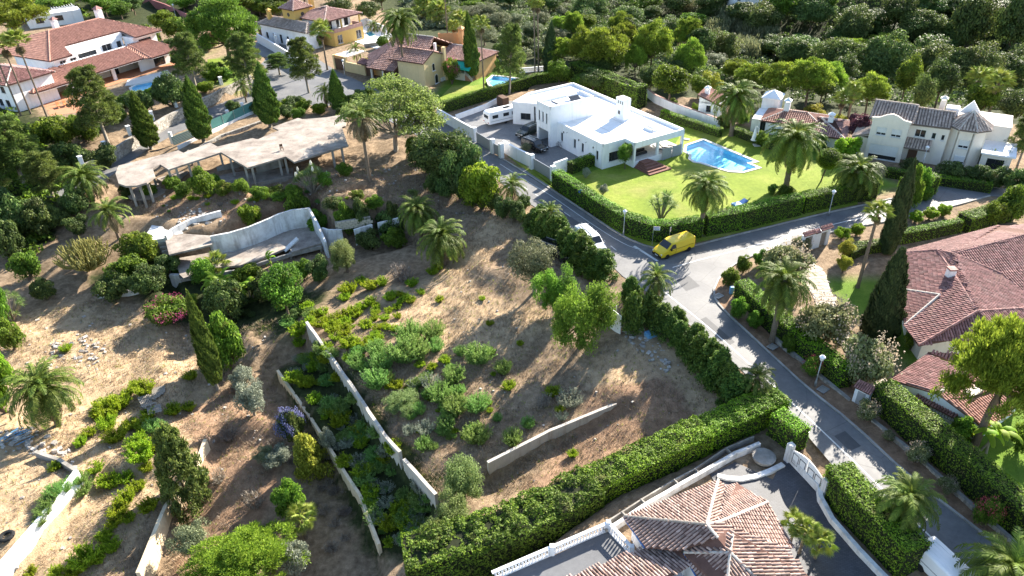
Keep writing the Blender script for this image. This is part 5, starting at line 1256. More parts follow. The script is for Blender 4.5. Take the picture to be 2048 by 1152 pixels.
for k in range(3): lounger('dark sun lounger with pale cushion on the villa terrace', on_villa(.9, 10.6+1.25*k, 1.03), math.radians(160), MT['cushion'], 'loungers on the villa terrace')
# boundary wall of the villa
LW = lambda pts, z: [G(u, v_, 0) + Vector((0,0,z)) for u, v_ in pts]
wall('boundary_wall', 'white boundary wall left of the upper villa gate', LW([(876,236),(892,246),(920,262),(948,278)], 2.0), .3, 2.3, Ww)
wall('boundary_wall', 'low white wall between forecourt and hedge', LW([(912,240),(972,218),(998,204)], 1.0), .25, 1.3, Ww)
wall('boundary_wall', 'white stepped wall between the two villa gates', LW([(1008,304),(1030,318),(1062,334)], 2.1), .35, 2.4, Ww)
wall('boundary_wall', 'white wall end beside the small clipped hedge', LW([(1108,352),(1134,342)], 2.2), .3, 2.5, Ww)
wall('boundary_wall', 'white garden wall behind the low pool hedge', LW([(1290,190),(1310,206),(1345,222),(1400,242),(1440,256)], 1.6), .3, 1.9, Ww, cap=MT['tile_pink'])
for u, v_, l in ((950,282,'white gate pier left of the upper gate'), (986,306,'white gate pier between gate and small door'), (1003,315,'white gate pier beside the small door'), (1064,338,'white gate pier left of the lower gate'), (1106,362,'white gate pier right of the lower gate')):
    p = MB(); p.box((0,0,1.2),(.7,.7,2.6)); o = p.obj('gate_pier', Ww, bevel=.02); o.location = G(u, v_, 0); o.rotation_euler[2] = math.radians(-60); tag(o, l, 'gate pier')
def gate(label, u0, v0, u1, v1, h=1.9):
    a, b = G(u0, v0, 0), G(u1, v1, 0); d = b-a; ang = math.atan2(d.y, d.x); t = thing('sliding_gate', label, 'gate', a, ang); le = d.length
    fr = MB(); fr.bx(0,le,-.05,.05,.05,.15); fr.bx(0,le,-.05,.05,h-.1,h); fr.bx(0,.1,-.05,.05,.15,h-.1); fr.bx(le-.1,le,-.05,.05,.15,h-.1); fr.obj('gate_frame', MT['steel'], t)
    n = int(le/.28)
    for k in range(n): MB().bx(.1+(le-.2)*k/n+.01, .1+(le-.2)*(k+1)/n-.01, -.03, .03, .15, h-.1).obj('slat', MT['greymetal'], t)
gate('grey metal sliding gate before the caravan', 954, 285, 983, 303); gate('grey metal sliding gate before the pickup', 1068, 339, 1103, 360)
gate('narrow grey entrance door between the gate piers', 988, 307, 1001, 313, 1.8)

# ---------------------------------------------------------------- pools
def water_mat(name, tint):
    m, N, L, P = _nodes(name); N.remove(P); out = N['Material Output']
    tr = N.new('ShaderNodeBsdfTransparent'); tr.inputs[0].default_value = (*tint, 1); gl = N.new('ShaderNodeBsdfGlossy'); gl.inputs['Roughness'].default_value = .04
    lw = N.new('ShaderNodeLayerWeight'); lw.inputs[0].default_value = .5; mx = N.new('ShaderNodeMixShader')
    geo = N.new('ShaderNodeNewGeometry').outputs['Position']; n = noise(N, L, 2.6, 4, .6, geo, .5); b = N.new('ShaderNodeBump'); b.inputs['Strength'].default_value = .25; b.inputs['Distance'].default_value = .04
    L.new(n.outputs[0], b.inputs['Height']); L.new(b.outputs[0], gl.inputs['Normal']); fz_ = math_(N, L, 'ADD', math_(N, L, 'MULTIPLY', math_(N, L, 'POWER', lw.outputs['Facing'], 5.0), .8), .02)
    L.new(fz_, mx.inputs[0]); L.new(tr.outputs[0], mx.inputs[1]); L.new(gl.outputs[0], mx.inputs[2]); L.new(mx.outputs[0], out.inputs[0]); return m
MT['water'] = water_mat('pool_water', (.80,.97,1.0))
MT['pooltile'] = M('blue_pool_mosaic', (.28,.68,.86), (.20,.58,.80), 1.2, .4, .4, 0, c=(.36,.78,.90), fine=8)
MT['coping'] = M('pale_pool_coping', (.66,.64,.60), (.58,.56,.52), 2, .7, .3, .1)
def pool(key, label, depth=.75, cw=.45):
    pl = POOLS[key]; P = [Vector((p.x, p.y)) for p in pl['P']]; z = pl['z']; n = len(P)
    if sum(P[i].x*P[(i+1)%n].y-P[(i+1)%n].x*P[i].y for i in range(n)) < 0: P = P[::-1]
    t = thing('swimming_pool', label, 'pool', (P[0].x, P[0].y, z)); o0 = P[0]; ins = []
    for i in range(n):
        a = (P[i]-P[i-1]).normalized(); b = (P[(i+1)%n]-P[i]).normalized(); tt = (a+b).normalized(); nn = Vector((-tt.y, tt.x)); ins.append(P[i] + nn*cw/max(.6, nn.dot(Vector((-a.y, a.x)))))
    V = []; F_ = []
    for i in range(n):
        p, q = P[i]-o0, ins[i]-o0; V += [(p.x,p.y,-.3),(p.x,p.y,.06),(q.x,q.y,.06),(q.x,q.y,-.14)]
    for i in range(n): a, b = 4*i, 4*((i+1)%n); F_ += [(a,b,b+1,a+1),(a+1,b+1,b+2,a+2),(a+2,b+2,b+3,a+3)]
    MB().add(V, F_).obj('coping', MT['coping'], t)
    V = [(q.x-o0.x, q.y-o0.y, -.10) for q in ins] + [(q.x-o0.x, q.y-o0.y, -depth) for q in ins]
    MB().add(V, [tuple(range(n, 2*n))] + [(i, n+i, n+(i+1)%n, (i+1)%n) for i in range(n)]).obj('basin', MT['pooltile'], t)
    MB().add([(q.x-o0.x, q.y-o0.y, -.09) for q in ins], [tuple(range(n))]).obj('water', MT['water'], t); return t
pool('villa', 'large blue swimming pool with pale coping on the villa lawn'); pool('round', 'rounded blue pool beside the yellow villa', .6); pool('left', 'turquoise pool on the left villa terrace', .5); pool('upper', 'small pool on the terrace of the yellow and white villa', .6, .3)

# ---------------------------------------------------------------- left villa with orange tiled roofs
B = thing('tiled_villa', 'long two storey white villa with orange tiled hip roofs', 'house', (-88.38, 151.57, 1.85), math.radians(61.5))
TO = MT['tile_orange']
shell(B, R4(-10.8,22.2,.6,21), -.4, 3.0, Ww, .3, {0: [(2.0,7.0,0,2.5,'open'),(12.4,17.6,0,2.6,'open'),(18.4,24.6,0,2.6,'open'),(28.5,31.5,.2,2.4,'dark',1)]}, name='ground_floor_wall')
MB().bx(-10,22,4.6,4.8,0,2.9).obj('loggia_wall', MT['offwhite'], B)
for x in (2.8, 4.4, 9.6, 10.4): MB().bx(x-.65,x+.65,4.5,4.62,.1,2.2).obj('glazed_door', MT['glass'], B)
MB().bx(-11,22.4,-1.8,4.5,-.3,.10).obj('terrace_floor', MT['terracotta'], B)
MB().bx(6.9,7.3,.55,.95,0,2.9).obj('column', Ww, B)
up = [(-1,7),(4.6,7),(4.6,10.4),(18.6,10.4),(18.6,7),(25,7),(25,21),(-1,21)]
shell(B, up, 3.0, 6.0, Ww, .3, {0: [(1.2,2.6,.9+3,5.3,'grille'),(3.6,5.0,3.9,5.3,'grille')], 2: [(.8,6.6,3.2,5.4,'dark',3),(8.2,10.6,3.9,5.3,'grille'),(12,13.2,3.2,5.3,'dark',0)], 4: [(1.4,4.8,4.0,5.2,'dark',4)]}, name='upper_wall')
MB().bx(4.6,18.6,6.9,7.1,3.0,4.0).obj('balcony_parapet', Ww, B)
aw = MB(); aw.box((8.2,9.7,5.5),(6.4,1.6,.05), rot=Matrix.Rotation(.35,3,'X')); aw.obj('awning', MT['cushion'], B)
# lower roofs
sl = 1.55
tiled(B, [(-.6,-.6,3.0),(16.2,-.6,3.0),(16.2,6.9,4.5),(-.6,6.9,4.5)], TO, .5, .6, slabmat=Ww, seed=1)
tiled(B, [(-12,-1.4,3.0),(-.3,-1.4,3.0),(-2.6,6.9,4.6),(-6.2,6.9,4.6)], TO, .5, .6, slabmat=Ww, seed=2)
tiled(B, [(-12,15,3.0),(-12,-1.4,3.0),(-6.2,6.9,4.6),(-6.2,10,4.6)], TO, .5, .6, slabmat=Ww, seed=3)
tiled(B, [(-.3,-1.4,3.0),(.6,-.6,3.05),(-1.1,6.9,4.5),(-2.6,6.9,4.6)], TO, .5, .6, slabmat=Ww, seed=4)
tiled(B, [(15.4,-2.2,3.0),(23.6,-2.2,3.0),(22.4,6.9,4.7),(17.0,6.9,4.7)], TO, .5, .6, slabmat=Ww, seed=5)
tiled(B, [(23.6,-2.2,3.0),(23.6,14,3.0),(22.4,10,4.7),(22.4,6.9,4.7)], TO, .5, .6, slabmat=Ww, seed=6)
tiled(B, [(15.4,-2.2,3.0),(17.0,6.9,4.7),(15.8,6.9,4.5),(14.6,-.6,3.05)], TO, .5, .6, slabmat=Ww, seed=7)
for a, b in (((-12,-1.4,3.1),(-6.2,6.9,4.7)),((-.3,-1.4,3.1),(-2.6,6.9,4.7)),((15.4,-2.2,3.1),(17,6.9,4.8)),((23.6,-2.2,3.1),(22.4,6.9,4.8)),((-6.2,6.9,4.7),(-2.6,6.9,4.7)),((-.6,6.9,4.6),(16.2,6.9,4.6))): ridge(B, a, b, TO if a[2] < 4 else Ww)
# upper roof with the recess over the balcony
zf = lambda y: 6.0 + (y-6.2)*.235
F1 = [(-2.2,6.2),(2.9,6.2),(4.6,10.8),(18.6,10.8),(18.9,6.2),(26.2,6.2),(20.2,19.2),(7.4,19.2)]
tiled(B, [(x, y, zf(y)) for x, y in F1], TO, .5, .6, slabmat=Ww, seed=8)
tiled(B, [(26.2,32.2,6.0),(-2.2,32.2,6.0),(7.4,19.2,9.05),(20.2,19.2,9.05)], TO, .5, .6, seed=9)
tiled(B, [(-2.2,32.2,6.0),(-2.2,6.2,6.0),(7.4,19.2,9.05)], TO, .5, .6, seed=10); tiled(B, [(26.2,6.2,6.0),(26.2,32.2,6.0),(20.2,19.2,9.05)], TO, .5, .6, seed=11)
for a, b in (((-2.2,6.2,6.1),(7.4,19.2,9.15)),((26.2,6.2,6.1),(20.2,19.2,9.15)),((7.4,19.2,9.15),(20.2,19.2,9.15))): ridge(B, a, b, TO)
MB().slab([(2.9,6.2,5.98),(4.6,10.8,7.06),(18.6,10.8,7.06),(18.9,6.2,5.98)], .02) 
fa = MB(); fa.bx(4.5,18.7,10.55,10.85,6.0,6.95); fa.obj('fascia', Ww, B)
chimney(B, 11, 22, 7.2, 10.6, 1.1); chimney(B, 22, 21.5, 7.0, 10.8, 1.3)
bm = Matrix.Translation(B.location) @ Matrix.Rotation(math.radians(61.5), 4, 'Z')
lt = thing('terrace', 'terracotta pool terrace of the left villa', 'terrace', (0,0,0))
MB().prism([(p.x, p.y) for p in pxs([(88,212),(170,205),(175,222),(100,232)], 1.9)], 1.5, 1.9).obj('floor', MT['terracotta'], lt)
MB().prism([(p.x, p.y) for p in pxs([(250,172),(255,160),(335,140),(345,152),(330,159),(300,162),(262,170)], 1.9)], 1.5, 1.93).obj('floor', MT['coping'], lt)
for k, (u, v_) in enumerate([(118,214),(131,211),(144,209),(156,206)]): lounger('orange cushioned lounger on the left villa terrace', G(u, v_, 1.92), 2.2, MT['cushion_orange'], 'orange loungers on the left terrace', MT['wood'])
# bluish side wing of the left villa
Bw = thing('villa_wing', 'two storey white wing with red roof behind the tall fan palms', 'house', G(38, 226, 1.8), math.radians(-28))
shell(Bw, R4(-14,0,0,9), -.5, 5.6, Ww, .3, {0: [(8.6,10,.9,2.3,'dark'),(11,12.4,.9,2.3,'dark'),(8.6,10,3.7,5,'dark'),(11,12.4,3.7,5,'dark'),(5,6.4,3.7,5,'dark')]})
hip_roof(Bw, -14.6, .6, -.6, 9.6, 5.6, 7.4, MT['tile_red'], tw=.34, tl=.5)
nb = thing('flat_roof_house', 'small white house with pergola behind the left villa', 'house', G(60, 56, 2.4), math.radians(35)); shell(nb, R4(0,14,0,6), -.6, 3.0, Ww, .3, {0: [(2,4,.8,2.2,'dark'),(7,9,.8,2.2,'dark')]})
for k in range(9): MB().box((7.5+.7*k, 9, 3.3),(.1,5.5,.14)).obj('pergola_beam', MT['white'], nb)
for x in (7.4,13.3):
    for y in (6.4,11.4): MB().box((x,y,1.6),(.14,.14,3.3)).obj('pergola_post', MT['white'], nb)
for y in (6.4,11.4): MB().box((10.3,y,3.18),(6.4,.12,.12)).obj('pergola_rail', MT['white'], nb)

# ---------------------------------------------------------------- sand-yellow villa with gable
C = thing('yellow_villa', 'sand yellow villa with pink tiled roofs and arched windows', 'house', (-16.6, 149.9, 0), math.radians(-32)); TP = MT['tile_pink']
shell(C, R4(-7,0,0,7.2), -.4, 5.4, MT['sand'], .3, {}, name='gable_block_wall')
gm = MB(); gm.add([(-.3,0,5.4),(0,0,5.4),(0,7.2,5.4),(-.3,7.2,5.4),(-.3,3.4,6.75),(0,3.4,6.75)], [(0,1,5,4),(1,2,5),(2,3,4,5),(3,0,4),(3,2,1,0)]); gm.obj('gable', MT['sand'], C)
tiled(C, [(-9,-.5,5.25),(.3,-.5,5.25),(.3,3.4,6.95),(-9,3.4,6.95)], TP, .46, .55, seed=21); tiled(C, [(.3,7.7,5.25),(-9,7.7,5.25),(-9,3.4,6.95),(.3,3.4,6.95)], TP, .46, .55, seed=22); ridge(C, (-9,3.4,7.0), (.3,3.4,7.0), TP)
def arched(par, x, y, z0, w, h, face='r', mat=None, name='arched_window'):
    V = [(0,-w/2,0),(0,w/2,0)] + [(0, w/2*math.cos(a), h-w/2 + w/2*math.sin(a)) for a in [PI*k/8 for k in range(9)]]; n = len(V)
    mb = MB(); mb.add([(x+.03, y+p[1], z0+p[2]) for p in V] + [(x-.05, y+p[1], z0+p[2]) for p in V], [tuple(range(n)), tuple(range(2*n-1, n-1, -1))] + [(i,(i+1)%n,n+(i+1)%n,n+i) for i in range(n)])
    o = mb.obj(name, MT['frame'], par); mb = MB(); k = .84; mb.add([(x+.045, y+p[1]*k, z0+.06+p[2]*.9) for p in V], [tuple(range(n))]); mb.obj('pane', mat or MT['glass'], o); MB().box((x+.1,y,z0-.05),(.3,w+.3,.1)).obj('sill', MT['frame'], o); return o
arched(C, 0, 3.2, 2.9, .9, 1.6); arched(C, 0, 3.9, .05, 1.1, 2.0)
for k in range(2): MB().bx(.05,.4,5.3+.9*k,6.0+.9*k,.05,.75).obj('air_conditioner', MT['frame'], C)
shell(C, R4(-17.2,-2,3.2,16), -.4, 4.2, MT['sand'], .3, {3: [(2,3.4,.9,2.3,'dark')]}, name='main_wall')
tiled(C, [(-14.6,-1.4,3.0),(-7.2,-1.4,3.0),(-7.2,9.8,7.9),(-12.2,9.8,7.9)], TP, .46, .55, seed=23); tiled(C, [(-18,3.4,4.3),(-14.6,-1.4,3.0),(-12.2,9.8,7.9)], TP, .46, .55, seed=24); tiled(C, [(-18,16.6,4.3),(-18,3.4,4.3),(-12.2,9.8,7.9)], TP, .46, .55, seed=25)
tiled(C, [(-7.2,3.4,5.1),(-2.6,5.2,5.9),(-4.2,9.8,7.9),(-7.2,9.8,7.9)], TP, .46, .55, seed=26); tiled(C, [(-1,16.6,4.4),(-18,16.6,4.3),(-12.2,9.8,7.9),(-4.2,9.8,7.9)], TP, .46, .55, seed=27)
ridge(C, (-12.2,9.8,8), (-4.2,9.8,8), MT['mortar']); ridge(C, (-14.6,-1.4,3.1), (-12.2,9.8,8), TP)
for x in (-13.8,-10.6,-7.8): MB().box((x,-1.0,1.4),(.3,.3,3.0)).obj('porch_post', MT['offwhite'], C)
MB().bx(-14.4,-7.2,2.9,3.1,0,3.6).obj('porch_wall', MT['brownwood'], C)
shell(C, R4(-2,6.5,9.6,18), -.4, 3.9, MT['orange'], .3, {0: [(1,7.6,.3,2.9,'open')]}, name='rear_wing_wall'); hip_roof(C, -3, 7.1, 9.2, 18.6, 3.9, 5.7, TP, (False, True), seed=28)
a_ = MB(); a_.box((3.6,8.4,3.2),(5.6,2.3,.06), rot=Matrix.Rotation(.38,3,'X')); a_.obj('awning', MT['awning'], C); MB().bx(.9,6.4,7.25,7.3,2.45,2.75).obj('awning_valance', MT['awning'], C)
rw = MB(); rect_wall(rw, (-7.4,15.6), (-2.0,18.4), 3.5, 7.2, .3); rw.obj('raised_gable_wall', MT['orange'], C)
chimney(C, -1.6, 16.6, 4, 8.6, 1.1, MT['orange'], MT['orange']); MB().box((.25,6.9,3.4),(.7,.7,7.2)).obj('corner_pier', MT['sand'], C)
MB().box((-3.0,8.3,6.4),(.5,.5,1.6)).obj('vent_stack', MT['white'], C)
MB().bx(.4,4.6,8.0,9.4,0,1.5).obj('terrace_base', MT['offwhite'], C)
for k in range(6): MB().bx(4.6+.3*k,4.9+.3*k,8.0,9.4,0,1.4-.23*k).obj('step', MT['terracotta'], C)
for k in range(7): MB().box((4.7+.3*k,7.9,1.85-.23*k),(.07,.07,.9)).obj('baluster', MT['white'], C)
# street gate and garage of the yellow villa
cg = thing('garage_gate', 'sand coloured garage wall with dark doors and small tiled porch', 'gatehouse', G(672, 138, 0), math.radians(-38))
MB().bx(-.2,3.6,0,.4,2.6,3.2).obj('lintel', MT['orange'], cg); MB().bx(-.5,0,-.1,.5,0,3.2).obj('pier', MT['sand'], cg); MB().bx(3.3,3.9,-.1,.5,0,3.2).obj('pier', MT['sand'], cg); MB().bx(0,3.3,.1,.25,0,2.6).obj('garage_door', MT['brownwood'], cg)
MB().bx(-.4,3.8,.5,6.5,2.9,3.15).obj('garage_roof', MT['offwhite'], cg); MB().bx(3.9,9.4,-.1,.2,0,2.2).obj('garden_wall', MT['sand'], cg); MB().bx(9.4,10.2,-.2,.4,0,2.6).obj('pier', MT['sand'], cg); MB().bx(10.2,12.6,.1,.25,0,2.4).obj('entrance_gate', MT['brownwood'], cg)
tiled(cg, [(9,-1.2,2.9),(13,-1.2,2.9),(13,.3,3.7),(9,.3,3.7)], MT['tile_red'], .3, .4, slabmat=MT['brownwood']); tiled(cg, [(13,1.8,2.9),(9,1.8,2.9),(9,.3,3.7),(13,.3,3.7)], MT['tile_red'], .3, .4, slabmat=MT['brownwood'])

# ---------------------------------------------------------------- yellow and white villa with tower
D = thing('tower_villa', 'yellow and white villa with square tower and round windows', 'house', (-42.85, 187.74, 0), math.radians(50)); Ye = MT['yellow']
shell(D, R4(0,9.7,0,9), -.4, 3.3, Ye, .3, {0: [(1.0,2.6,.5,2.6,'plain',1),(7.2,8.9,.5,2.6,'plain',1)]}, name='yellow_block_wall')
par = MB(); [rect_wall(par, a, b, 3.3, 4.2, .25) for a, b in (((0,0),(9.7,0)),((9.7,0),(9.7,4)),((0,3),(0,0)))]; par.obj('terrace_parapet', MT['tile_pink'], D)
MB().bx(.2,9.5,.2,4,3.28,3.32).obj('terrace_floor', MT['white'], D)
shell(D, R4(-1.5,9.2,4.2,13), 3.3, 6.4, Ww, .3, {0: [(3.2,4.6,3.4,5.7,'dark'),(6,7,3.4,5.7,'dark'),(8.6,10,3.4,5.7,'dark')]}, name='upper_wall')
for x in (3.2, 9.3): MB().box((x,.5,4.85),(.35,.35,3.1)).obj('pillar', Ye, D)
hip_roof(D, -2.2, 10.4, .2, 14, 6.4, 8.5, MT['tile_pink'], tw=.5, tl=.6, seed=31)
shell(D, R4(-6,-1.5,3,23), -.4, 4.4, Ww, .3, {3: [(2,3,.9,2.4,'dark'),(5,6.2,.3,2.5,'dark'),(8,9,.3,2.5,'dark'),(11,12,.9,2.4,'dark'),(15,16.4,1,2.4,'dark')]}, name='white_wing_wall')
hip_roof(D, -6.6, -.4, 2.4, 23.6, 4.4, 6.0, MT['tile_grey'], axis='y', tw=.5, tl=.6, seed=32)
shell(D, R4(-3.6,1.4,10.2,15.2), 4.0, 8.6, Ye, .3, {}, name='tower_wall'); 
for (x, y, rot) in ((-1.1, 10.17, 0), (-3.63, 12.7, PI/2)):
    o = MB().lathe([(.48,-.06),(.48,.06)], 16).obj('round_window', MT['darkframe'], D); o.rotation_euler = (PI/2, 0, rot); o.location = (x, y, 7.2)
hip_roof(D, -4.2, 2, 9.6, 15.8, 8.6, 10.6, MT['tile_pink'], tw=.5, tl=.6, seed=33)
chimney(D, 3.5, 12, 7, 10.2, 1.0, Ye, Ye); chimney(D, -4.5, 20, 5, 7.8, .9, Ye, Ye)
wall('street_wall', 'white street wall with piers below the tower villa', [G(512,66,2.4), G(540,82,2.3), G(600,118,2.2), G(612,124,2.2)], .35, 2.6, Ww)
for u, v_ in ((530,76),(555,92),(580,106)):
    p = MB(); p.box((0,0,1.3),(.8,.8,2.8)); p.lathe([(.1,0),(.4,.2),(.4,.45),(.1,.65)],10,(0,0,2.7)); o = p.obj('gate_pier', Ww); o.location = G(u, v_, 0); tag(o, 'white pier with round cap on the street wall', 'gate pier', 'white piers below the tower villa')
pg = thing('gate_porch', 'small grey tiled porch roof over the street gate', 'porch', G(525, 72, 0), math.radians(-40)); 
for x in (-1.4,1.4): MB().box((x,0,1.4),(.25,.25,2.8)).obj('post', MT['brownwood'], pg)
tiled(pg, [(-2.2,-1.6,2.6),(2.2,-1.6,2.6),(2.2,0,3.5),(-2.2,0,3.5)], MT['tile_grey'], .3, .4); tiled(pg, [(2.2,1.6,2.6),(-2.2,1.6,2.6),(-2.2,0,3.5),(2.2,0,3.5)], MT['tile_grey'], .3, .4); MB().bx(-1.3,1.3,-.05,.05,0,2.4).obj('gate_leaf', MT['brownwood'], pg)
tp = thing('pool_terrace', 'white terrace with wall beside the tower villa', 'terrace', (0,0,0)); MB().prism([(p.x,p.y) for p in keyhole(pxs([(700,80),(760,100),(785,70),(730,40),(700,60)]), [Vector((p.x,p.y,0)) for p in POOLS['upper']['P']])], -.1, .04).obj('floor', MT['white'], tp)
wall('garden_wall', 'white wall behind the upper pool terrace', [G(712,44,1.8), G(732,36,1.8), G(772,54,1.8)], .25, 2, Ww)
wall('garden_wall', 'grey wall below the upper pool terrace', [G(728,88,.9), G(758,84,.9)], .3, 1.4, MT['concrete'])

# ---------------------------------------------------------------- grey roofed villa
Ev = thing('grey_roof_villa', 'pale two storey villa with grey tiled roofs and octagonal tower', 'house', (56.86, 105.29, 0), math.radians(-33)); TG = MT['tile_grey']; Of = MT['offwhite']
shell(Ev, R4(0,5.2,0,7), -.4, 6.2, Of, .3, {0: [(.9,2.3,3.9,5.2,'shutter'),(3.0,4.4,3.9,5.2,'shutter'),(.5,4.6,.02,2.4,'shutter',0)]}, name='garage_block_wall')
prof = [(-.15,6.2),(-.15,6.55),(.9,6.7),(1.8,7.2),(2.6,7.45),(3.4,7.2),(4.3,6.7),(5.35,6.55),(5.35,6.2)]; n = len(prof); mb = MB()
mb.add([(x,-.05,z) for x, z in prof] + [(x,.28,z) for x, z in prof], [tuple(range(n-1,-1,-1)), tuple(range(n,2*n))] + [(i,(i+1)%n,n+(i+1)%n,n+i) for i in range(n)]); mb.obj('curved_gable', Of, Ev)
tiled(Ev, [(-.6,.3,6.2),(5.5,.3,6.2),(5.5,3.9,8.0),(-.6,3.9,8.0)], TG, .42, .5, seed=41); tiled(Ev, [(5.5,7.6,6.2),(-.6,7.6,6.2),(-.6,3.9,8.0),(5.5,3.9,8.0)], TG, .42, .5, seed=42)
tiled(Ev, [(5.5,1.2,5.9),(10.6,1.6,5.9),(10.6,4.4,7.5),(5.5,4.2,7.6)], TG, .42, .5, seed=43); tiled(Ev, [(10.6,8.6,5.9),(5.5,8.6,5.9),(5.5,4.2,7.6),(10.6,4.4,7.5)], TG, .42, .5, seed=44)
ridge(Ev, (-.6,3.9,8.05), (5.5,3.9,8.05), TG); ridge(Ev, (5.5,4.2,7.65), (10.6,4.4,7.55), TG)
shell(Ev, R4(5.2,10.6,1.7,8), -.4, 5.9, Of, .3, {0: [(.9,2.4,3.9,5.1,'plain',1),(3.2,3.8,3.9,4.9,'plain',0),(4.5,5.0,3.9,4.8,'plain',0)]}, name='middle_wall')
tiled(Ev, [(5.2,-.1,2.6),(8.8,-.1,2.6),(8.6,1.7,3.7),(5.2,1.7,3.7)], TG, .4, .5, seed=45); MB().box((8.4,.2,1.25),(.3,.3,2.6)).obj('porch_post', Of, Ev); MB().bx(5.9,7.2,1.6,1.69,0,2.3).obj('front_door', MT['brownwood'], Ev)
oc = [(12.9+2.75*math.cos(PI/8+k*PI/4), 4.2+2.75*math.sin(PI/8+k*PI/4)) for k in range(8)]
shell(Ev, oc, -.4, 6.1, Of, .3, {5: [(.35,1.7,3.2,4.5,'shutter')], 4: [], 6: []}, name='tower_wall')
window(Ev, oc[5], oc[6], .35, 1.75, .8, 2.0, 'shutter', -.05)
for k in range(8):
    a, b = oc[k], oc[(k+1)%8]; ex_ = lambda p: (12.9+(p[0]-12.9)*1.16, 4.2+(p[1]-4.2)*1.16, 6.05)
    tiled(Ev, [ex_(a), ex_(b), (12.9,4.2,8.2)], TG, .42, .5, slabmat=Of, seed=50+k); ridge(Ev, ex_(a), (12.9,4.2,8.25), MT['mortar'], .11)
chimney(Ev, 8.6, 7.4, 6, 8.6, .8, Of, Of); MB().bx(9.2,11.0,5.2,6.8,5.9,7.9).obj('roof_terrace_box', Ww, Ev)
mb = MB(); mb.add([(11,5.8,7.2),(14,5.8,7.2),(14,6.2,7.2),(11,6.2,7.2),(12.5,5.8,9.2),(12.5,6.2,9.2)], [(0,1,4),(2,3,5),(0,4,5,3),(1,2,5,4),(3,2,1,0)]); mb.obj('white_gable', Ww, Ev)
shell(Ev, R4(10.6,18.4,7,13), -.4, 5.6, Of, .3, {1: [(1,3,.9,2.3,'dark')]}, name='rear_wall'); shell(Ev, R4(15.6,19.4,1.5,7), -.4, 3.2, Of, .3, {0: [(.8,3,.8,2.4,'dark')]}, name='side_wing_wall')
MB().bx(15.4,19.8,1.1,7.2,3.0,3.25).obj('terrace_slab', Ww, Ev)
tiled(Ev, [(-2.4,.6,2.8),(-.0,.6,3.6),(-.0,6,3.6),(-2.4,6,2.8)], TG, .42, .5, slabmat=Of, seed=60); shell(Ev, R4(-2,0,1,6), -.4, 2.8, Of, .25, {}, name='lean_to_wall')

# ---------------------------------------------------------------- red roofed bungalow and its annex
Fh = thing('red_roof_bungalow', 'large bungalow with overlapping red tiled roofs', 'house', (0, 0, 0)); TR = MT['tile_red']
q3 = lambda x, y, z: G(1536+x/3, 384+y/3, z)
v0 = {'a':(775,368,2.7),'b':(1390,200,2.7),'c':(1640,205,2.7),'d':(1015,350,4.2),'e':(1110,370,5.0),'f':(1030,618,4.0),'g':(785,582,2.7),'h':(820,798,2.6),'i':(905,920,2.6),'j':(1255,716,4.3),'k':(1118,500,4.5),'l':(1640,690,2.9),'m':(1400,490,4.0),'n':(1640,425,4.2),'o':(1640,232,5.6),'p':(1082,888,2.6),'q':(1400,905,2.6)}
Q = {k: q3(*p) for k, p in v0.items()}
for key, sd in (('abed',1),('bcoe',2),('adkfg',3),('gfh',4),('fkjih',5) ,('dejk',6),('emlj',7),('eonm',8),('mnl',9),('ijqp',10),('jlq',11)):
    tiled(Fh, [Q[c] for c in key], MT['tile_pink'] if key in ('abed','bcoe') else TR, .28, .42, seed=70+sd, slabmat=TR)
for a, b in ('ad','de','dk','kj','gf','fh','eo','em','ji','jl'): ridge(Fh, Q[a]+Vector((0,0,.05)), Q[b]+Vector((0,0,.05)), MT['mortar'] if a+b in ('fh','gf') else TR, .13)
fp = [Q[c] for c in 'gabclqpih']; cx = sum(p.x for p in fp)/len(fp); cy = sum(p.y for p in fp)/len(fp)
MB().prism([(p.x+(cx-p.x)*.12, p.y+(cy-p.y)*.12) for p in fp], -.3, 2.45).obj('wall', MT['offwhite'], Fh)
cq = q3(1090,505,4.4); mb = MB(); mb.box((cq.x,cq.y,4.6),(.7,.7,1.3)); o = mb.obj('chimney', Ww, Fh); MB().box((cq.x,cq.y,5.35),(.85,.85,.16)).obj('chimney_cap', MT['tile_red'], o)
An = thing('garden_annex', 'white annex with red tiled gable roof and barred windows', 'house', (0, 0, 0)); qa = lambda x, y, z: G(1740+x/3.149, 660+y/3.149, z)
aE, aT, aP, aR, aB, aC, aD, aF = qa(135,315,2.0), qa(365,150,2.0), qa(432,402,3.1), qa(615,262,3.1), qa(725,620,1.9), qa(805,565,1.9), qa(985,440,1.9), qa(860,262,3.0)
tiled(An, [aE, aP, aR, aT], TR, .28, .42, seed=90); tiled(An, [aP, aB, aC, aD, aF, aR], MT['tile_orange'], .28, .42, seed=91); ridge(An, aP+Vector((0,0,.05)), aR+Vector((0,0,.05)), MT['mortar'], .12)  # orange tile on the second slope puts its sunlight into the colour
tiled(An, [qa(365,138,2.3), qa(600,228,2.3), qa(700,190,3.0), qa(545,148,3.0)], TR, .28, .42, seed=92)
nn_ = (aR-aP).normalized(); nn_.z = 0; e0, e1, pk = aE+nn_*.35+(aB-aE)*.03, aB+nn_*.35-(aB-aE)*.03, aP+nn_*.35; th_ = nn_*.25
gm = MB(); pr_ = [Vector((e0.x,e0.y,-.4)), Vector((e1.x,e1.y,-.4)), Vector((e1.x,e1.y,1.72)), Vector((pk.x,pk.y,2.9)), Vector((e0.x,e0.y,1.82))]
gm.add(pr_ + [p+th_ for p in pr_], [(0,1,2,3,4),(9,8,7,6,5)] + [(i,5+i,5+(i+1)%5,(i+1)%5) for i in range(5)]); gm.obj('gable_wall', Ww, An)
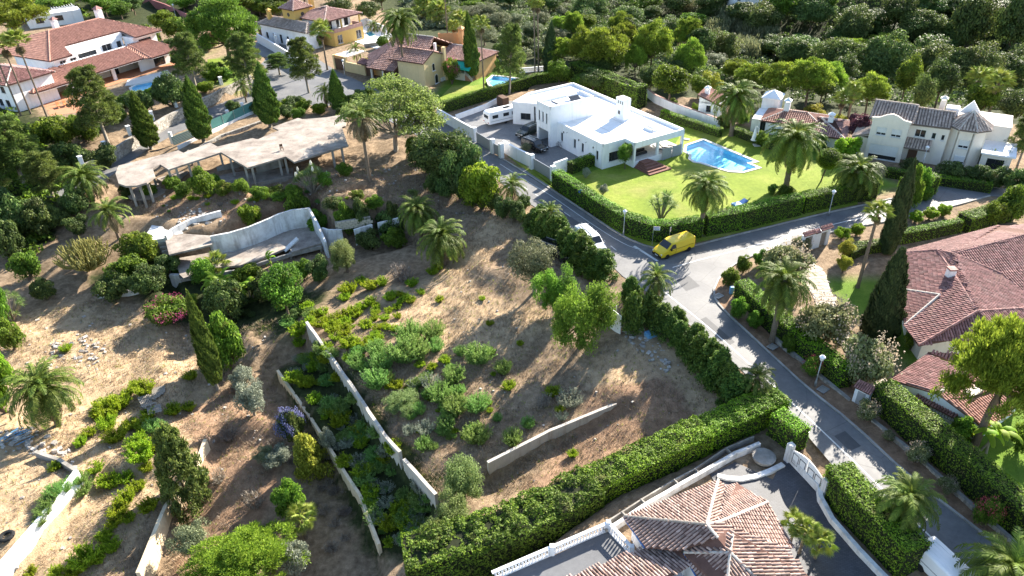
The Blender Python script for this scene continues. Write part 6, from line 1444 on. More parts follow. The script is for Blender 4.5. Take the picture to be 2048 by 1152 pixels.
MB().prism([(p.x,p.y) for p in (e0+nn_*.3, e1+nn_*.3, aC+nn_*.2-(aB-aE)*.04, aD-(aB-aE)*.05, aF, aT-nn_*.3+(aB-aE)*.04)], -.4, 1.7).obj('wall', Ww, An)
for k in range(4): window(An, (e0.x-nn_.x*.06,e0.y-nn_.y*.06), (e1.x-nn_.x*.06,e1.y-nn_.y*.06), 2.6+1.05*k, 3.45+1.05*k, .75, 1.45, 'grille' if k in (1,2) else 'plain', .03)
aw_ = [e0.lerp(e1,.27), e0.lerp(e1,.74)]; tiled(An, [Vector((aw_[0].x,aw_[0].y,0))-nn_*.55+Vector((0,0,1.5)), Vector((aw_[1].x,aw_[1].y,0))-nn_*.55+Vector((0,0,1.5)), Vector((aw_[1].x,aw_[1].y,0))+Vector((0,0,1.72)), Vector((aw_[0].x,aw_[0].y,0))+Vector((0,0,1.72))], TR, .24, .3, seed=93, th=.06)
cb_ = [qa(510,350,2.9), qa(600,290,2.9), qa(720,372,2.9), qa(645,425,2.9)]; MB().prism([(p.x,p.y) for p in cb_], 2.0, 2.95).obj('skylight_box', MT['cream'], An)
# arched white gate with tiled top
gt = thing('arched_gateway', 'white gateway with small red tiled top and two doors', 'gateway', G(1602, 505, 0), math.atan2((G(1655,488)-G(1602,505)).y, (G(1655,488)-G(1602,505)).x)); Lg = (G(1655,488)-G(1602,505)).length
gw = MB(); rect_wall(gw, (0,0), (Lg,0), -.2, 2.3, .4, [(.3,1.5,-.2,2.0),(Lg-1.5,Lg-.5,-.2,2.0)]); gw.obj('wall', Ww, gt)
MB().bx(.3,1.5,.15,.22,0,2.0).obj('door', MT['wood'], gt); MB().bx(Lg-1.5,Lg-.5,.15,.22,0,2.0).obj('door', MT['wood'], gt)
tiled(gt, [(-.2,-.2,2.4),(1.8,-.2,2.4),(1.8,.2,2.75),(-.2,.2,2.75)], TR, .2, .3, seed=93, th=.08); tiled(gt, [(1.8,-.2,2.3),(Lg-1.8,-.2,2.3),(Lg-1.8,.2,2.6),(1.8,.2,2.6)], TR, .2, .3, seed=94, th=.08); tiled(gt, [(Lg-1.8,-.2,2.45),(Lg+.2,-.2,2.45),(Lg+.2,.2,2.8),(Lg-1.8,.2,2.8)], TR, .2, .3, seed=95, th=.08)
gh = thing('meter_hut', 'small white hut with blue grey door beside the road', 'hut', G(1702, 806, 0), math.radians(-50)); MB().bx(0,1.3,0,.9,-.1,2.0).obj('wall', Ww, gh); MB().bx(.3,1.0,-.03,.02,.1,1.7).obj('door', MT['greymetal'], gh)
tiled(gh, [(-.15,-.2,2.0),(1.45,-.2,2.0),(1.45,.5,2.35),(-.15,.5,2.35)], TR, .2, .3, seed=96, th=.06); tiled(gh, [(1.45,1.1,2.0),(-.15,1.1,2.0),(-.15,.5,2.35),(1.45,.5,2.35)], TR, .2, .3, seed=97, th=.06)

# ---------------------------------------------------------------- mottled tiled house in the foreground
Gh = thing('tiled_roof_house', 'foreground house with many sided mottled clay tile roof', 'house', (0, 0, 0)); TM = MT['tile_old']
q7 = lambda x, y, z: G(1120+x/3.938, 930+y/3.938, z)
g0 = {'A':(505,405,2.0),'B':(1245,120,2.0),'C':(1155,470,4.0),'D':(668,640,2.0),'E':(1240,575,3.85),'F':(940,668,2.75),'b':(1310,178,2.0),'c':(1252,452,3.75),'H':(1400,145,2.0),'I':(1635,295,2.0),'J':(1845,640,2.0),'K':(1770,668,2.05),'L':(1362,528,3.6),'M':(1338,692,3.5),'N':(975,690,2.3),'O':(1950,868,1.9),'P':(2050,1000,1.8),'Q':(1660,1000,2.0),'R':(1080,874,1.9),'S':(1130,1000,1.6),'T':(1310,1000,2.7),'U':(110,872,1.2),'V':(700,645,1.2),'W':(952,672,2.2),'X':(1022,790,2.2),'Y':(860,880,2.0),'Z':(560,1000,1.9),'Uz':(-160,1000,1.2)}
T_ = {k: q7(*p) for k, p in g0.items()}
for key, n_, sd in (('ABC',60,1),('ACEFD',70,2),('BbcC',20,3),('bHIc',40,4),('IJKc',50,5),('CcKOPQMLE',30,6),('LMNE',10,7),('NMTSR',10,8),('MQT',5,9),('UVWXYZ',5,10)):
    poly = [T_[c] for c in key] if key != 'UVWXYZ' else [T_['U'], T_['V'], T_['W'], T_['X'], T_['Y'], T_['Z'], T_['Uz']]
    al = {'BbcC':((400,420),(310,480)), 'bHIc':((640,280),(500,120)), 'IJKc':((1845,640),(1635,295)), 'CcKOPQMLE':((1900,800),(1400,860)), 'LMNE':((1340,690),(1200,580))}.get(key)
    if al: al = (q7(*al[0], 2.5), q7(*al[1], 2.5)); al = al if key not in ('bHIc','LMNE') else (al[1], al[0])
    tiled(Gh, poly, TM, .25, .40, singles=n_, seed=110+sd, along=al)
for a, b in ('AC','BC','Ic','CE','LM','NM','MT','MQ','Ab'[:1]+'C','cC'): ridge(Gh, T_[a]+Vector((0,0,.05)), T_[b]+Vector((0,0,.05)), MT['mortar'], .11, .38)
fp = [T_[c] for c in 'ADFNRSPOKJIHbB'][::1]; cx = sum(p.x for p in fp)/len(fp); cy = sum(p.y for p in fp)/len(fp)
MB().prism([(p.x+(cx-p.x)*.09, p.y+(cy-p.y)*.09) for p in fp], -.9, 1.6).obj('wall', Ww, Gh)
fw = [T_['Uz'], T_['U'], T_['V'], T_['W'], T_['X'], T_['Y'], T_['Z']]; cx = sum(p.x for p in fw)/7; cy = sum(p.y for p in fw)/7
MB().prism([(p.x+(cx-p.x)*.09, p.y+(cy-p.y)*.09) for p in fw], -2, 1.0).obj('wing_wall', Ww, Gh)
for a, b in ('AD','NR'): 
    m_ = MB(); m_.tube([T_[a]-Vector((0,0,.16)), T_[b]-Vector((0,0,.16))], .09, 6); m_.obj('blue_fascia', MT['blue'], Gh)
# terrace with balustrade
tb = thing('roof_terrace', 'grey terrace with white balustrade before the tiled house', 'terrace', (0, 0, 0)); zt = -.3
cor = [G(985,1160,zt), q7(0,690,zt), q7(378,512,zt), q7(560,705,zt)]
MB().prism([(p.x, p.y) for p in cor + [q7(300,900,zt)+Vector((0,-2,0)), G(985,1230,zt)]], zt-2.6, zt).obj('floor', MT['shadefloor'], tb)
prof = [(.06,.0),(.09,.06),(.05,.12),(.09,.3),(.075,.42),(.04,.6),(.07,.68)]
bal_me = MB().lathe(prof, 8).mesh('baluster', MT['white'], True)
for a, b in ((cor[0], cor[2]), (cor[2], cor[3])):
    d = b-a; n_ = int(d.length/.27); ang = math.atan2(d.y, d.x); c = (a+b)/2
    MB().box((c.x,c.y,zt+.06),(d.length,.22,.12),ang).obj('plinth', MT['white'], tb); MB().box((c.x,c.y,zt+.86),(d.length,.26,.12),ang).obj('handrail', MT['white'], tb)
    for k in range(1, n_): inst('baluster', bal_me, tb, a.lerp(b, k/n_)+Vector((0,0,.12)))
for p in (cor[0].lerp(cor[2], .5), cor[2], cor[3]): MB().box((p.x,p.y,zt+.5),(.34,.34,1.1)).obj('pedestal', MT['white'], tb)
# side path wall with planter cells and kerb rim of the driveway
wall('retaining_wall', 'whitewashed wall with planter cells beside the big hedge', [q7(395,490,.15), q7(700,290,.15), q7(960,140,.15), q7(1120,50,.15), G(1470,905,.15), G(1520,885,.15)], .3, 1.6, MT['whitewash'], .03, 8)
pc = thing('planter_trough', 'row of narrow planter cells along the hedge foot', 'planter', (0,0,0)); pa = [q7(330,470,.1), q7(640,270,.1), q7(900,115,.1), q7(1060,30,.1), G(1452,896,.1), G(1508,872,.1)]
MB().box((0,0,0),(.01,.01,.01)) ; wall_mesh(pa, .12, .6).obj('rim', MT['concrete'], pc)
for a, b in zip(pa, pa[1:]):
    n_ = max(1, int((b-a).length/2.0)); d = (b-a).normalized()
    for k in range(n_): c = a.lerp(b, k/n_) + Vector((d.y, -d.x, 0))*.3; MB().box((c.x,c.y,0),(.12,.7,.3),math.atan2(d.y,d.x)).obj('divider', MT['concrete'], pc)
rim = [G(1262+0,958,-.4)]; 
wall('garden_kerb', 'curved pale kerb round the circular planting bed', [q7(1240,80,-.25), q7(1330,100,-.25), q7(1430,105,-.25), q7(1540,85,-.25), q7(1660,40,-.25), q7(1760,-10,-.25)], .45, .5, MT['whitewash'], .0)
wall('garden_wall', 'curved white wall between driveway and road hedge', [G(1585,912,.3), G(1640,970,.3), G(1642,992,.2), G(1665,1035,.1), G(1720,1098,.1), G(1780,1160,.1)], .35, 1.0, MT['whitewash'], .02)
# arched metal driveway gate
ga, gb = G(1580,925,-.4), G(1640,985,-.4); d = gb-ga; dg = thing('driveway_gate', 'pale grey arched double driveway gate with panels', 'gate', ga, math.atan2(d.y, d.x)); le = d.length
for s in (0,1):
    x0, x1 = s*le/2+.03, (s+1)*le/2-.03; prof = [(x0,.1),(x1,.1)] + [(x1+(x0-x1)*k/8, 1.5+.5*math.sin(PI*((x1+(x0-x1)*k/8))/le)) for k in range(9)]; n_ = len(prof)
    mb = MB(); mb.add([(x,-.04,z) for x, z in prof] + [(x,.04,z) for x, z in prof], [tuple(range(n_)), tuple(range(2*n_-1,n_-1,-1))] + [(i,n_+i,n_+(i+1)%n_,(i+1)%n_) for i in range(n_)]); lf = mb.obj('gate_leaf', MT['shutter'], dg)
    for px0, px1 in ((x0+.15,(x0+x1)/2-.08),((x0+x1)/2+.08,x1-.15)):
        pm = MB(); [pm.box(((px0+px1)/2, -.06, z),(px1-px0,.04,.04)) for z in (.3,1.4)]; [pm.box((x,-.06,.85),(.04,.04,1.1)) for x in (px0,px1)]; pm.obj('panel_moulding', MT['darkframe'], lf)
for p, l in ((ga - d.normalized()*.3,'pale pier left of the arched gate'), (gb + d.normalized()*.3,'pale pier right of the arched gate')):
    o = MB().box((0,0,.9),(.5,.5,2.0)).obj('gate_pier', MT['whitewash']); o.location = p; o.rotation_euler[2] = math.atan2(d.y,d.x); tag(o, l, 'gate pier')
ct_ = MB(); ct_.lathe([(.9,0),(1.0,.35),(.85,.4),(.1,.45)], 20); o = ct_.obj('round_cistern', MT['concrete']); o.location = G(1527, 918, -.4); tag(o, 'low round stone cistern lid in the planting bed', 'cistern')

# ---------------------------------------------------------------- terracotta cottage behind the pool
Co = thing('white_cottage', 'low white cottage with terracotta roofs behind the stout palm', 'house', G(1500, 262, 0), math.radians(-30))
shell(Co, R4(0,9,0,6), -.5, 2.3, Ww, .3, {0: [(1.5,2.4,0,2.1,'dark'),(5.4,6.6,0,2.1,'dark')]}); hip_roof(Co, 1.5, 12, -.6, 6.6, 2.3, 3.5, MT['tile_orange'], tw=.34, tl=.45, seed=130)
shell(Co, R4(.2,3.2,6,9.4), -.5, 4.2, Ww, .3, {}, name='tower_wall'); mb = MB(); mb.add([(0,5.8,4.2),(3.4,5.8,4.2),(3.4,9.6,4.2),(0,9.6,4.2),(1.7,7.7,5.3)], [(3,2,1,0),(0,1,4),(1,2,4),(2,3,4),(3,0,4)]); mb.obj('pointed_roof', Ww, Co)
shell(Co, R4(9,15,-3,5), -.5, 2.2, Ww, .3, {}, name='annex_wall'); hip_roof(Co, 8.4, 15.6, -3.6, 5.6, 2.2, 3.6, MT['tile_pink'], tw=.34, tl=.45, seed=131); chimney(Co, 5, 3, 3, 5.2, .9, Ww, Ww); chimney(Co, 12.5, .5, 2.8, 4.6, .8, Ww, Ww)
Cb = thing('white_outhouse', 'small white outhouse with sloping tile roof and chimney', 'house', G(1395, 232, 0), math.radians(-30)); shell(Cb, R4(0,4,0,5), -.5, 2.8, Ww, .3, {0: [(1.4,2.3,1.0,2.2,'dark',0)]}); tiled(Cb, [(4.4,-.4,2.4),(4.4,5.4,2.4),(-.2,5.4,4.0),(-.2,-.4,4.0)], MT['tile_orange'], .34, .45, seed=132); rw = MB(); rw.add([(0,0,2.6),(4,0,2.4),(0,0,3.8),(0,.3,2.6),(4,.3,2.4),(0,.3,3.8)], [(0,1,2),(5,4,3),(1,4,5,2),(0,2,5,3)]); rw.obj('gable', Ww, Cb); chimney(Cb, .8, 2, 3.2, 4.8, .8, Ww, Ww)
# far things on the wooded bank
fh = thing('far_house', 'pale blue white house glimpsed above the reeds', 'house', G(1495, 16, -6), .2); shell(fh, R4(-5,5,0,6), -1, 5, MT['white'], .3, {0: [(1,2.2,2.5,4,'dark'),(4,5.2,2.5,4,'dark'),(7,8.2,2.5,4,'dark')]}); MB().bx(-5.3,5.3,-.3,6.3,5,5.3).obj('roof_slab', MT['white'], fh)
hu = thing('garden_pavilion', 'grey roofed open pavilion on the far shaded bank', 'pavilion', GT(1742, 40), .15); hip_roof(hu, -5, 5, -2.5, 2.5, 2.6, 4.2, TG, tw=.4, tl=.5, seed=133)
for x in (-4.6,0,4.6):
    for y in (-2.2,2.2): MB().box((x,y,1.2),(.2,.2,2.9)).obj('post', MT['brownwood'], hu)
MB().box((-1,-2.8,.5),(3.4,.8,1.0)).obj('bench_wall', MT['offwhite'], hu)
for u, v_, l in ((1890,62,'small pale terrace between the far trees'), (1905,38,'second pale terrace higher on the far bank')):
    q = GT(u, v_); o = MB().box((0,0,.2),(5,2.2,.6)).obj('garden_terrace', MT['offwhite']); o.location = q; o.rotation_euler[2] = .9; tag(o, l, 'terrace')
# garden balustrade by the tall fan palms
bb = thing('garden_balustrade', 'white balustrade fence under the tall fan palms', 'balustrade', G(1040,146,0)); a, b = Vector((0,0,0)), G(1088,142,0)-G(1040,146,0); n_ = 22
for k in range(n_+1): inst('baluster', bal_me, bb, a.lerp(b, k/n_)+Vector((0,0,.1)), (0,0,0), (1.3,1.3,1.2))
c = b/2; ang = math.atan2(b.y,b.x); MB().box((c.x,c.y,1.0),(b.length,.3,.14),ang).obj('handrail', MT['white'], bb); MB().box((c.x,c.y,.05),(b.length,.3,.14),ang).obj('plinth', MT['white'], bb)

# ---------------------------------------------------------------- ruined concrete house: slab on columns
Ru = thing('ruined_house', 'unfinished ruin with weathered concrete slab roof on bare columns', 'ruin', (0, 0, 0)); zr = 2.8
q5 = lambda x, y, z: G(220+x/4.096, 220+y/4.096, z)
sl_ = [(45,520),(70,455),(560,330),(600,350),(820,265),(880,300),(1165,230),(1210,240),(1385,165),(1330,140),(1540,65),(1580,75),(1770,60),(1940,30),(1930,130),(1900,140),(1950,290),(1800,330),(1510,425),(1440,380),(1125,472),(910,346),(480,487),(410,445),(350,480),(370,540),(300,595),(220,618),(130,622),(70,600)]
SP = [q5(x, y, zr) for x, y in sl_]
MB().prism([(p.x, p.y) for p in SP], zr-.28, zr).obj('roof_slab', MT['slabtop'], Ru)
for k, (x, y) in enumerate([(300,580),(150,590),(235,600),(480,495),(540,478),(720,420),(640,440),(900,355),(985,400),(1105,465),(1160,465),(1380,395),(1430,385),(1820,335),(1895,305),(1220,240),(1330,190),(1375,180),(640,330),(330,470)]):
    q = q5(x, y, zr-.3); gz = H1(q.x, q.y); MB().box((q.x, q.y, (zr-.3+gz-.5)/2),(.34,.34,zr-.3-gz+.5), .4).obj('column', MT['concrete'], Ru)
for a, b in (((480,487),(910,346)),((1125,472),(1440,380)),((910,346),(1125,472)),((1510,425),(1950,290))):
    p, q = q5(*a, zr-.45), q5(*b, zr-.45); d = q-p; c = (p+q)/2; MB().box((c.x,c.y,zr-.46),(d.length,.3,.34),math.atan2(d.y,d.x)).obj('edge_beam', MT['concrete'], Ru)
pf = [q5(x, y, -.45) for x, y in ((380,560),(930,400),(1120,520),(1500,470),(1500,540),(1100,620),(800,560),(520,640))]
MB().prism([(p.x,p.y) for p in pf], -1.5, -.42).obj('ground_slab', MT['slabtop'], Ru)
for a, b, h in (((880,500),(1080,440),1.1),((1200,500),(1420,440),1.6),((560,560),(640,520),.9)):
    p, q = q5(*a, 0), q5(*b, 0); d = q-p; c = (p+q)/2; MB().box((c.x,c.y,-.42+h/2),(d.length,.2,h),math.atan2(d.y,d.x)).obj('broken_partition', MT['concrete'], Ru)
q = q5(260,700,-.7); MB().lathe([(3.0,0),(3.0,.25)], 24, (q.x+.4,q.y+1.5,-.95)).obj('round_floor', MT['slabtop'], Ru)
# wooden chair left on the slab
q = q5(1410,330,zr); chd = thing('wooden_chair', 'lone wooden chair standing on the concrete slab', 'chair', q, .5)
MB().bx(-.25,.25,-.25,.25,.42,.47).obj('seat', MT['brownwood'], chd); MB().bx(-.25,.25,.2,.25,.55,1.0).obj('backrest', MT['brownwood'], chd)
for x in (-.22,.22):
    for y in (-.22,.22): MB().bx(x-.025,x+.025,y-.025,y+.025,0,.42 if y < 0 else 1.0).obj('leg', MT['brownwood'], chd)
# lower ruin: curved white wall over a broken deck
q6 = lambda x, y, z: G(280+x/3.793, 380+y/3.793, z)
Lr = thing('ruined_terrace', 'ruined lower terrace with peeling curved white wall and broken deck', 'ruin', (0, 0, 0)); WW = MT['whitewash']; zd = -3.8
cw = [q6(375,480,-2.2), q6(560,470,-2.0), q6(540,350,-1.0), q6(700,318,-.8), q6(850,265,-.75), q6(980,210,-.7), q6(1110,160,-.65), q6(1280,132,-.6), q6(1320,160,-.6)]
cwl = [(530,350,-.9),(680,322,-.9),(820,280,-.85),(930,235,-.8),(1050,180,-.75),(1150,150,-.7),(1280,135,-.7)]
wall_mesh([q6(*p) for p in cwl], .3, 3.1, None, .03, 2).obj('curved_wall', WW, Lr)
wall_mesh([q6(1280,135,-.7), q6(1345,250,-1.4), q6(1408,395,-2.6)], .3, 3.2).obj('end_wall', WW, Lr)
wall_mesh([q6(1380,285,-1.9), q6(1425,300,-1.9), q6(1530,300,-2.1)], .3, 3.4, None, .25, 4).obj('broken_wall', WW, Lr)
deck = [(270,520),(560,470),(720,470),(900,400),(1080,310),(1320,258),(1408,392),(1150,470),(1130,430),(920,520),(760,570),(560,590),(330,668),(300,640)]
MB().prism([(q6(x,y,zd).x, q6(x,y,zd).y) for x, y in deck], zd-.3, zd).obj('deck_slab', MT['slabtop'], Lr)
cano = [(185,350),(320,330),(420,338),(530,345),(548,412),(220,490)]
MB().prism([(q6(x,y,-1.6).x, q6(x,y,-1.6).y) for x, y in cano], -1.85, -1.6).obj('canopy_slab', MT['slabtop'], Lr)
for x, y in ((230,486),(540,420)): q = q6(x,y,-1.8); MB().box((q.x,q.y,-2.9),(.25,.25,2.2)).obj('post', MT['concrete'], Lr)
for x, y in ((735,440),(930,385),(548,500)): q = q6(x,y,zd); MB().tube([(q.x,q.y,zd),(q.x,q.y,zd+1.6)], .05, 5).obj('steel_stub', MT['darkframe'], Lr)
bw = [(610,155,-.6),(480,190,-.6),(380,220,-.6),(290,265,-.6),(230,300,-.7),(190,345,-.9)]
wall_mesh([q6(*p) for p in bw], .35, 1.8).obj('rounded_parapet', WW, Lr)
MB().prism([(q6(x,y,-1.7).x, q6(x,y,-1.7).y) for x, y in ((55,330),(90,270),(250,250),(330,330),(190,370),(80,385))], -2.2, -1.62).obj('landing_slab', WW, Lr)
for k in range(7): a_ = q6(175+14*k, 400+30*k, -2.2-.28*k); MB().box((a_.x,a_.y,a_.z-.2),(1.3,.4,.5), .3).obj('step', MT['concrete'], Lr)
wall_mesh([q6(225,640,-4.2), q6(300,640,-4.2)], .5, 3.0).obj('wall_stump', WW, Lr)
wall_mesh([q6(305,672,zd-.3), q6(420,650,zd-.3), q6(760,600,zd-.3), q6(920,545,zd-.3), q6(1140,480,zd-.3), q6(1380,420,zd-.3)], .3, .5).obj('deck_beam', MT['concrete'], Lr)
for x, y in ((420,640),(760,585),(1140,480),(1370,425)): q = q6(x,y,zd-.5); gz = H1(q.x,q.y); MB().box((q.x,q.y,(zd-.3+gz-.4)/2),(.3,.3,max(.4,zd-.3-gz+.4))).obj('column', MT['concrete'], Lr)
mb = MB(); bp = q6(1150,430,zd); mb.box((bp.x,bp.y,zd+.35),(2.6,.9,.16), .5, Matrix.Rotation(.6,3,'Z')@Matrix.Rotation(-.5,3,'Y')); mb.obj('broken_slab', WW, Lr)
blk = thing('block_wall', 'pale concrete block wall above the broken white wall', 'wall', (0,0,0)); a, b = q6(1475,250,-1.2), q6(1745,205,-1.2); d = b-a; ang = math.atan2(d.y,d.x); nb_ = int(d.length/.62)
MB().box(((a+b).x/2,(a+b).y/2+.12,-1.75),(d.length,.16,1.3),ang).obj('mortar_core', MT['concrete'], blk)
for j in range(4):
    for k in range(nb_ - (j == 3)*3):
        c = a.lerp(b, (k+.5+(.5 if j % 2 else 0))/nb_); MB().box((c.x,c.y,-2.3+.32*j),(.58,.3,.29),ang).obj('block', MT['sand2'] if 'sand2' in MT else MT['cream'], blk)
for (x0,y0,x1,y1,l) in ((1620,300,1760,260,'peeling white wall fragment beside the feathery shrub'), (1800,250,1960,210,'peeling white wall fragment below the palms')):
    wall('ruined_wall', l, [q6(x0,y0,-2.2), q6((x0+x1)/2,(y0+y1)/2,-2.0), q6(x1,y1,-2.0)], .3, 2.6, WW, .2, 6)
wall('stone_bank', 'old whitewashed stone bank half hidden by ivy', [G(195,588,-4.6), G(245,580,-4.4), G(290,575,-4.6)], .6, 1.6, WW, .2, 11)
t = thing('panel_fence', 'bluish white panel standing beside the pepper tree', 'panel', G(1228, 660, -.6)); MB().box((0,0,1.2),(.08,2.2,2.6), .5).obj('panel', MT['white'], t); MB().box((.3,.9,1.2),(.1,.1,2.8)).obj('post', MT['steel'], t)
# ---------------------------------------------------------------- vehicles
def loft(secs, name, mat, par, bevel=0):
    """secs: (x, [(y,z) half profile from sill to roof centre]) mirrored to a closed body"""
    V = []; F_ = []; m = len(secs[0][1]); ring = 2*m-1 if secs[0][1][-1][0] == 0 else 2*m
    for x, pr in secs:
        R_ = [(x, y, z) for y, z in pr] + [(x, -y, z) for y, z in pr[::-1] if y != 0]; V += R_
    n = len(R_)
    for i in range(len(secs)-1):
        for k in range(n): F_.append((i*n+k, (i+1)*n+k, (i+1)*n+(k+1)%n, i*n+(k+1)%n))
    F_.append(tuple(range(n))); F_.append(tuple((len(secs)-1)*n+k for k in range(n-1,-1,-1)))
    o = MB().add(V, F_).obj(name, mat, par)
    if bevel: b = o.modifiers.new('bevel', 'BEVEL'); b.width = bevel; b.segments = 2; b.limit_method = 'ANGLE'; b.angle_limit = .35
    return o
def wheel(par, x, y, r=.34, w=.24):
    t = MB(); t.lathe([(r*.62,-w/2),(r*.95,-w/2),(r,-w*.3),(r,w*.3),(r*.95,w/2),(r*.62,w/2)], 18); o = t.obj('wheel', MT['rubber'], par); o.rotation_euler = (PI/2, 0, 0); o.location = (x, y, r)
    h = MB(); h.lathe([(r*.6,-w*.42),(r*.6,w*.42)], 14); h.obj('rim', MT['chrome'], o); return o
def quad(par, pts, mat, name): return MB().add(pts + [(p[0]-.0, p[1]*.985, p[2]-.01) for p in pts], [(0,1,2,3),(7,6,5,4)] + [(i,4+i,4+(i+1)%4,(i+1)%4) for i in range(4)]).obj(name, mat, par)
def panel_van(label, loc, rz, paint, rack=False, name='delivery_van'):
    t = thing(name, label, 'van', loc, rz); P = lambda w, zt, we=None: [(w*.95,.32),(w,.5),(w,1.05),((we or w)*.94, zt-.14),((we or w)*.82, zt-.02),(0, zt+.02)]
    secs = [(2.70,[(.80,.36),(.82,.5),(.80,.62),(.76,.72),(.6,.78),(0,.80)]), (2.62,[(.88,.33),(.92,.5),(.90,.74),(.84,.86),(.66,.93),(0,.95)]), (2.25,[(.93,.32),(.97,.5),(.96,.9),(.90,1.05),(.74,1.10),(0,1.13)]),
            (1.78,[(.94,.32),(.975,.5),(.975,1.0),(.92,1.2),(.80,1.26),(0,1.30)]), (.98,[(.94,.32),(.98,.5),(.98,1.08),(.86,1.80),(.74,1.90),(0,1.92)]), (.4,P(.98,1.97)), (-1.0,P(.98,1.99)), (-2.55,P(.97,1.97)), (-2.70,P(.95,1.92))]
    b = loft(secs, 'body', paint, t, .04)
    quad(t, [(1.74,.80,1.30),(1.74,-.80,1.30),(1.06,-.72,1.88),(1.06,.72,1.88)], MT['glass'], 'windscreen').location = (.02,0,.02)
    for s in (1,-1):
        quad(t, [(1.50,.965*s,1.16),(.45,.985*s,1.16),(.45,.91*s,1.74),(.98,.90*s,1.72)], MT['glass'], 'side_window').location = (0,.012*s,0)
        MB().box((2.57,.72*s,.74),(.22,.34,.2)).obj('headlight', MT['headlight'], t, bevel=.04); MB().box((-2.70,.86*s,1.05),(.06,.14,.75)).obj('tail_light', MT['redlight'], t)
        MB().box((1.28,1.10*s,1.2),(.14,.2,.26)).obj('mirror', MT['rubber'], t, bevel=.03); MB().box((.9,.99*s,.95),(.16,.03,.04)).obj('door_handle', MT['rubber'], t)
        MB().box((-.9,.99*s,1.02),(3.0,.02,.025)).obj('side_trim', MT['rubber'], t); MB().box((.42,.985*s,.85),(.02,.02,1.0)).obj('door_seam', MT['rubber'], t)
        for x in (1.77,-1.73): wheel(t, x, .87*s)
    MB().box((2.66,0,.44),(.16,1.7,.26)).obj('front_bumper', MT['rubber'], t, bevel=.04); MB().box((2.70,0,.62),(.06,.9,.12)).obj('grille', MT['rubber'], t); MB().box((-2.72,0,.42),(.14,1.8,.2)).obj('rear_bumper', MT['rubber'], t, bevel=.03)
    MB().box((-2.705,0,1.2),(.02,.02,1.4)).obj('rear_door_seam', MT['rubber'], t); MB().box((2.75,0,.46),(.02,.5,.11)).obj('number_plate', MT['frame'], t)
    for k in range(4): MB().box((-1.2,-.45+.3*k,2.0),(2.4,.04,.03)).obj('roof_rib', paint, t)
    if rack:
        for x in (.2,-.9,-2.0): MB().box((x,0,2.12),(.06,1.7,.06)).obj('rack_bar', MT['steel'], t)
        for y in (-.3,.1): MB().box((-.9,y,2.18),(3.2,.05,.06)).obj('ladder_rail', MT['steel'], t)
    return t
hd = math.atan2(-1.67, -3.06); c_ = Vector((21.05, 77.05, .0)) + Vector((-math.sin(hd), math.cos(hd), 0))*-.86
panel_van('bright yellow panel van turning at the junction', c_, hd, MT['yellowpaint'])
d_ = G(1215,520)-G(1160,472); panel_van('white panel van with roof rack parked behind conifer hedge', G(1180,492), math.atan2(d_.y, d_.x), MT['whitepaint'], True)
d_ = G(1960,1155)-G(1860,1062); a_ = math.atan2(d_.y, d_.x); panel_van('white panel van parked at the foot of the road', G(1898,1172), a_, MT['whitepaint'])
def suv(label, loc, rz, paint, cat='car', name='off_road_car'):
    t = thing(name, label, cat, loc, rz); 
    secs = [(2.45,[(.84,.45),(.86,.62),(.84,.82),(.80,.95),(.6,1.0),(0,1.02)]), (2.2,[(.94,.42),(.97,.6),(.97,.9),(.92,1.04),(.7,1.10),(0,1.12)]), (1.2,[(.96,.42),(.99,.6),(.99,1.0),(.95,1.10),(.78,1.16),(0,1.18)]),
            (.55,[(.96,.42),(.99,.6),(.99,1.08),(.84,1.66),(.7,1.76),(0,1.79)]), (-.4,[(.96,.42),(.99,.6),(.99,1.1),(.84,1.74),(.7,1.84),(0,1.87)]), (-2.1,[(.96,.42),(.99,.6),(.99,1.1),(.84,1.72),(.7,1.82),(0,1.84)]), (-2.4,[(.92,.45),(.95,.6),(.95,1.08),(.82,1.6),(.68,1.7),(0,1.72)])]
    loft(secs, 'body', paint, t, .04)
    quad(t, [(1.12,.78,1.2),(1.12,-.78,1.2),(.6,-.7,1.72),(.6,.7,1.72)], MT['glass'], 'windscreen').location = (.03,0,.02)
    for s in (1,-1):
        for x0, x1 in ((.8,-.1),(-.2,-1.1),(-1.2,-2.0)): quad(t, [(x0,.985*s,1.16),(x1,.985*s,1.16),(x1,.87*s,1.66),(min(x0,.45),.87*s,1.66)], MT['glass'], 'side_window').location = (0,.014*s,0)
        MB().box((2.4,.66*s,.88),(.16,.26,.16)).obj('headlight', MT['headlight'], t); MB().box((-2.4,.8*s,1.0),(.06,.14,.3)).obj('tail_light', MT['redlight'], t); MB().box((.85,1.08*s,1.2),(.12,.18,.2)).obj('mirror', MT['rubber'], t)
        MB().box((-.8,.62*s,1.9),(2.4,.05,.06)).obj('roof_rail', MT['steel'], t)
        for x in (1.5,-1.5): wheel(t, x, .88*s, .39, .26)
    MB().box((2.47,0,.55),(.12,1.7,.24)).obj('front_bumper', MT['rubber'], t); MB().box((2.46,0,.86),(.04,1.0,.2)).obj('grille', MT['chrome'], t); MB().box((-2.44,0,.55),(.12,1.7,.2)).obj('rear_bumper', MT['rubber'], t); MB().box((2.54,0,.56),(.02,.5,.11)).obj('number_plate', MT['frame'], t)
    return t
d_ = G(1094,312)-G(1048,294); suv('black off road car with roof rails behind the villa gate', G(1069,299), math.atan2(d_.y, d_.x), MT['blackpaint'])
d_ = G(1040,277)-G(1075,262); suv('dark green car parked beside the garage', G(1057,270), math.atan2(d_.y, d_.x), MT['darkgreen'] if 'darkgreen' in MT else MT['blackpaint'])
suv('dark car half hidden between olive tree and conifers', GT(1112,512), math.radians(-40), MT['blackpaint'])
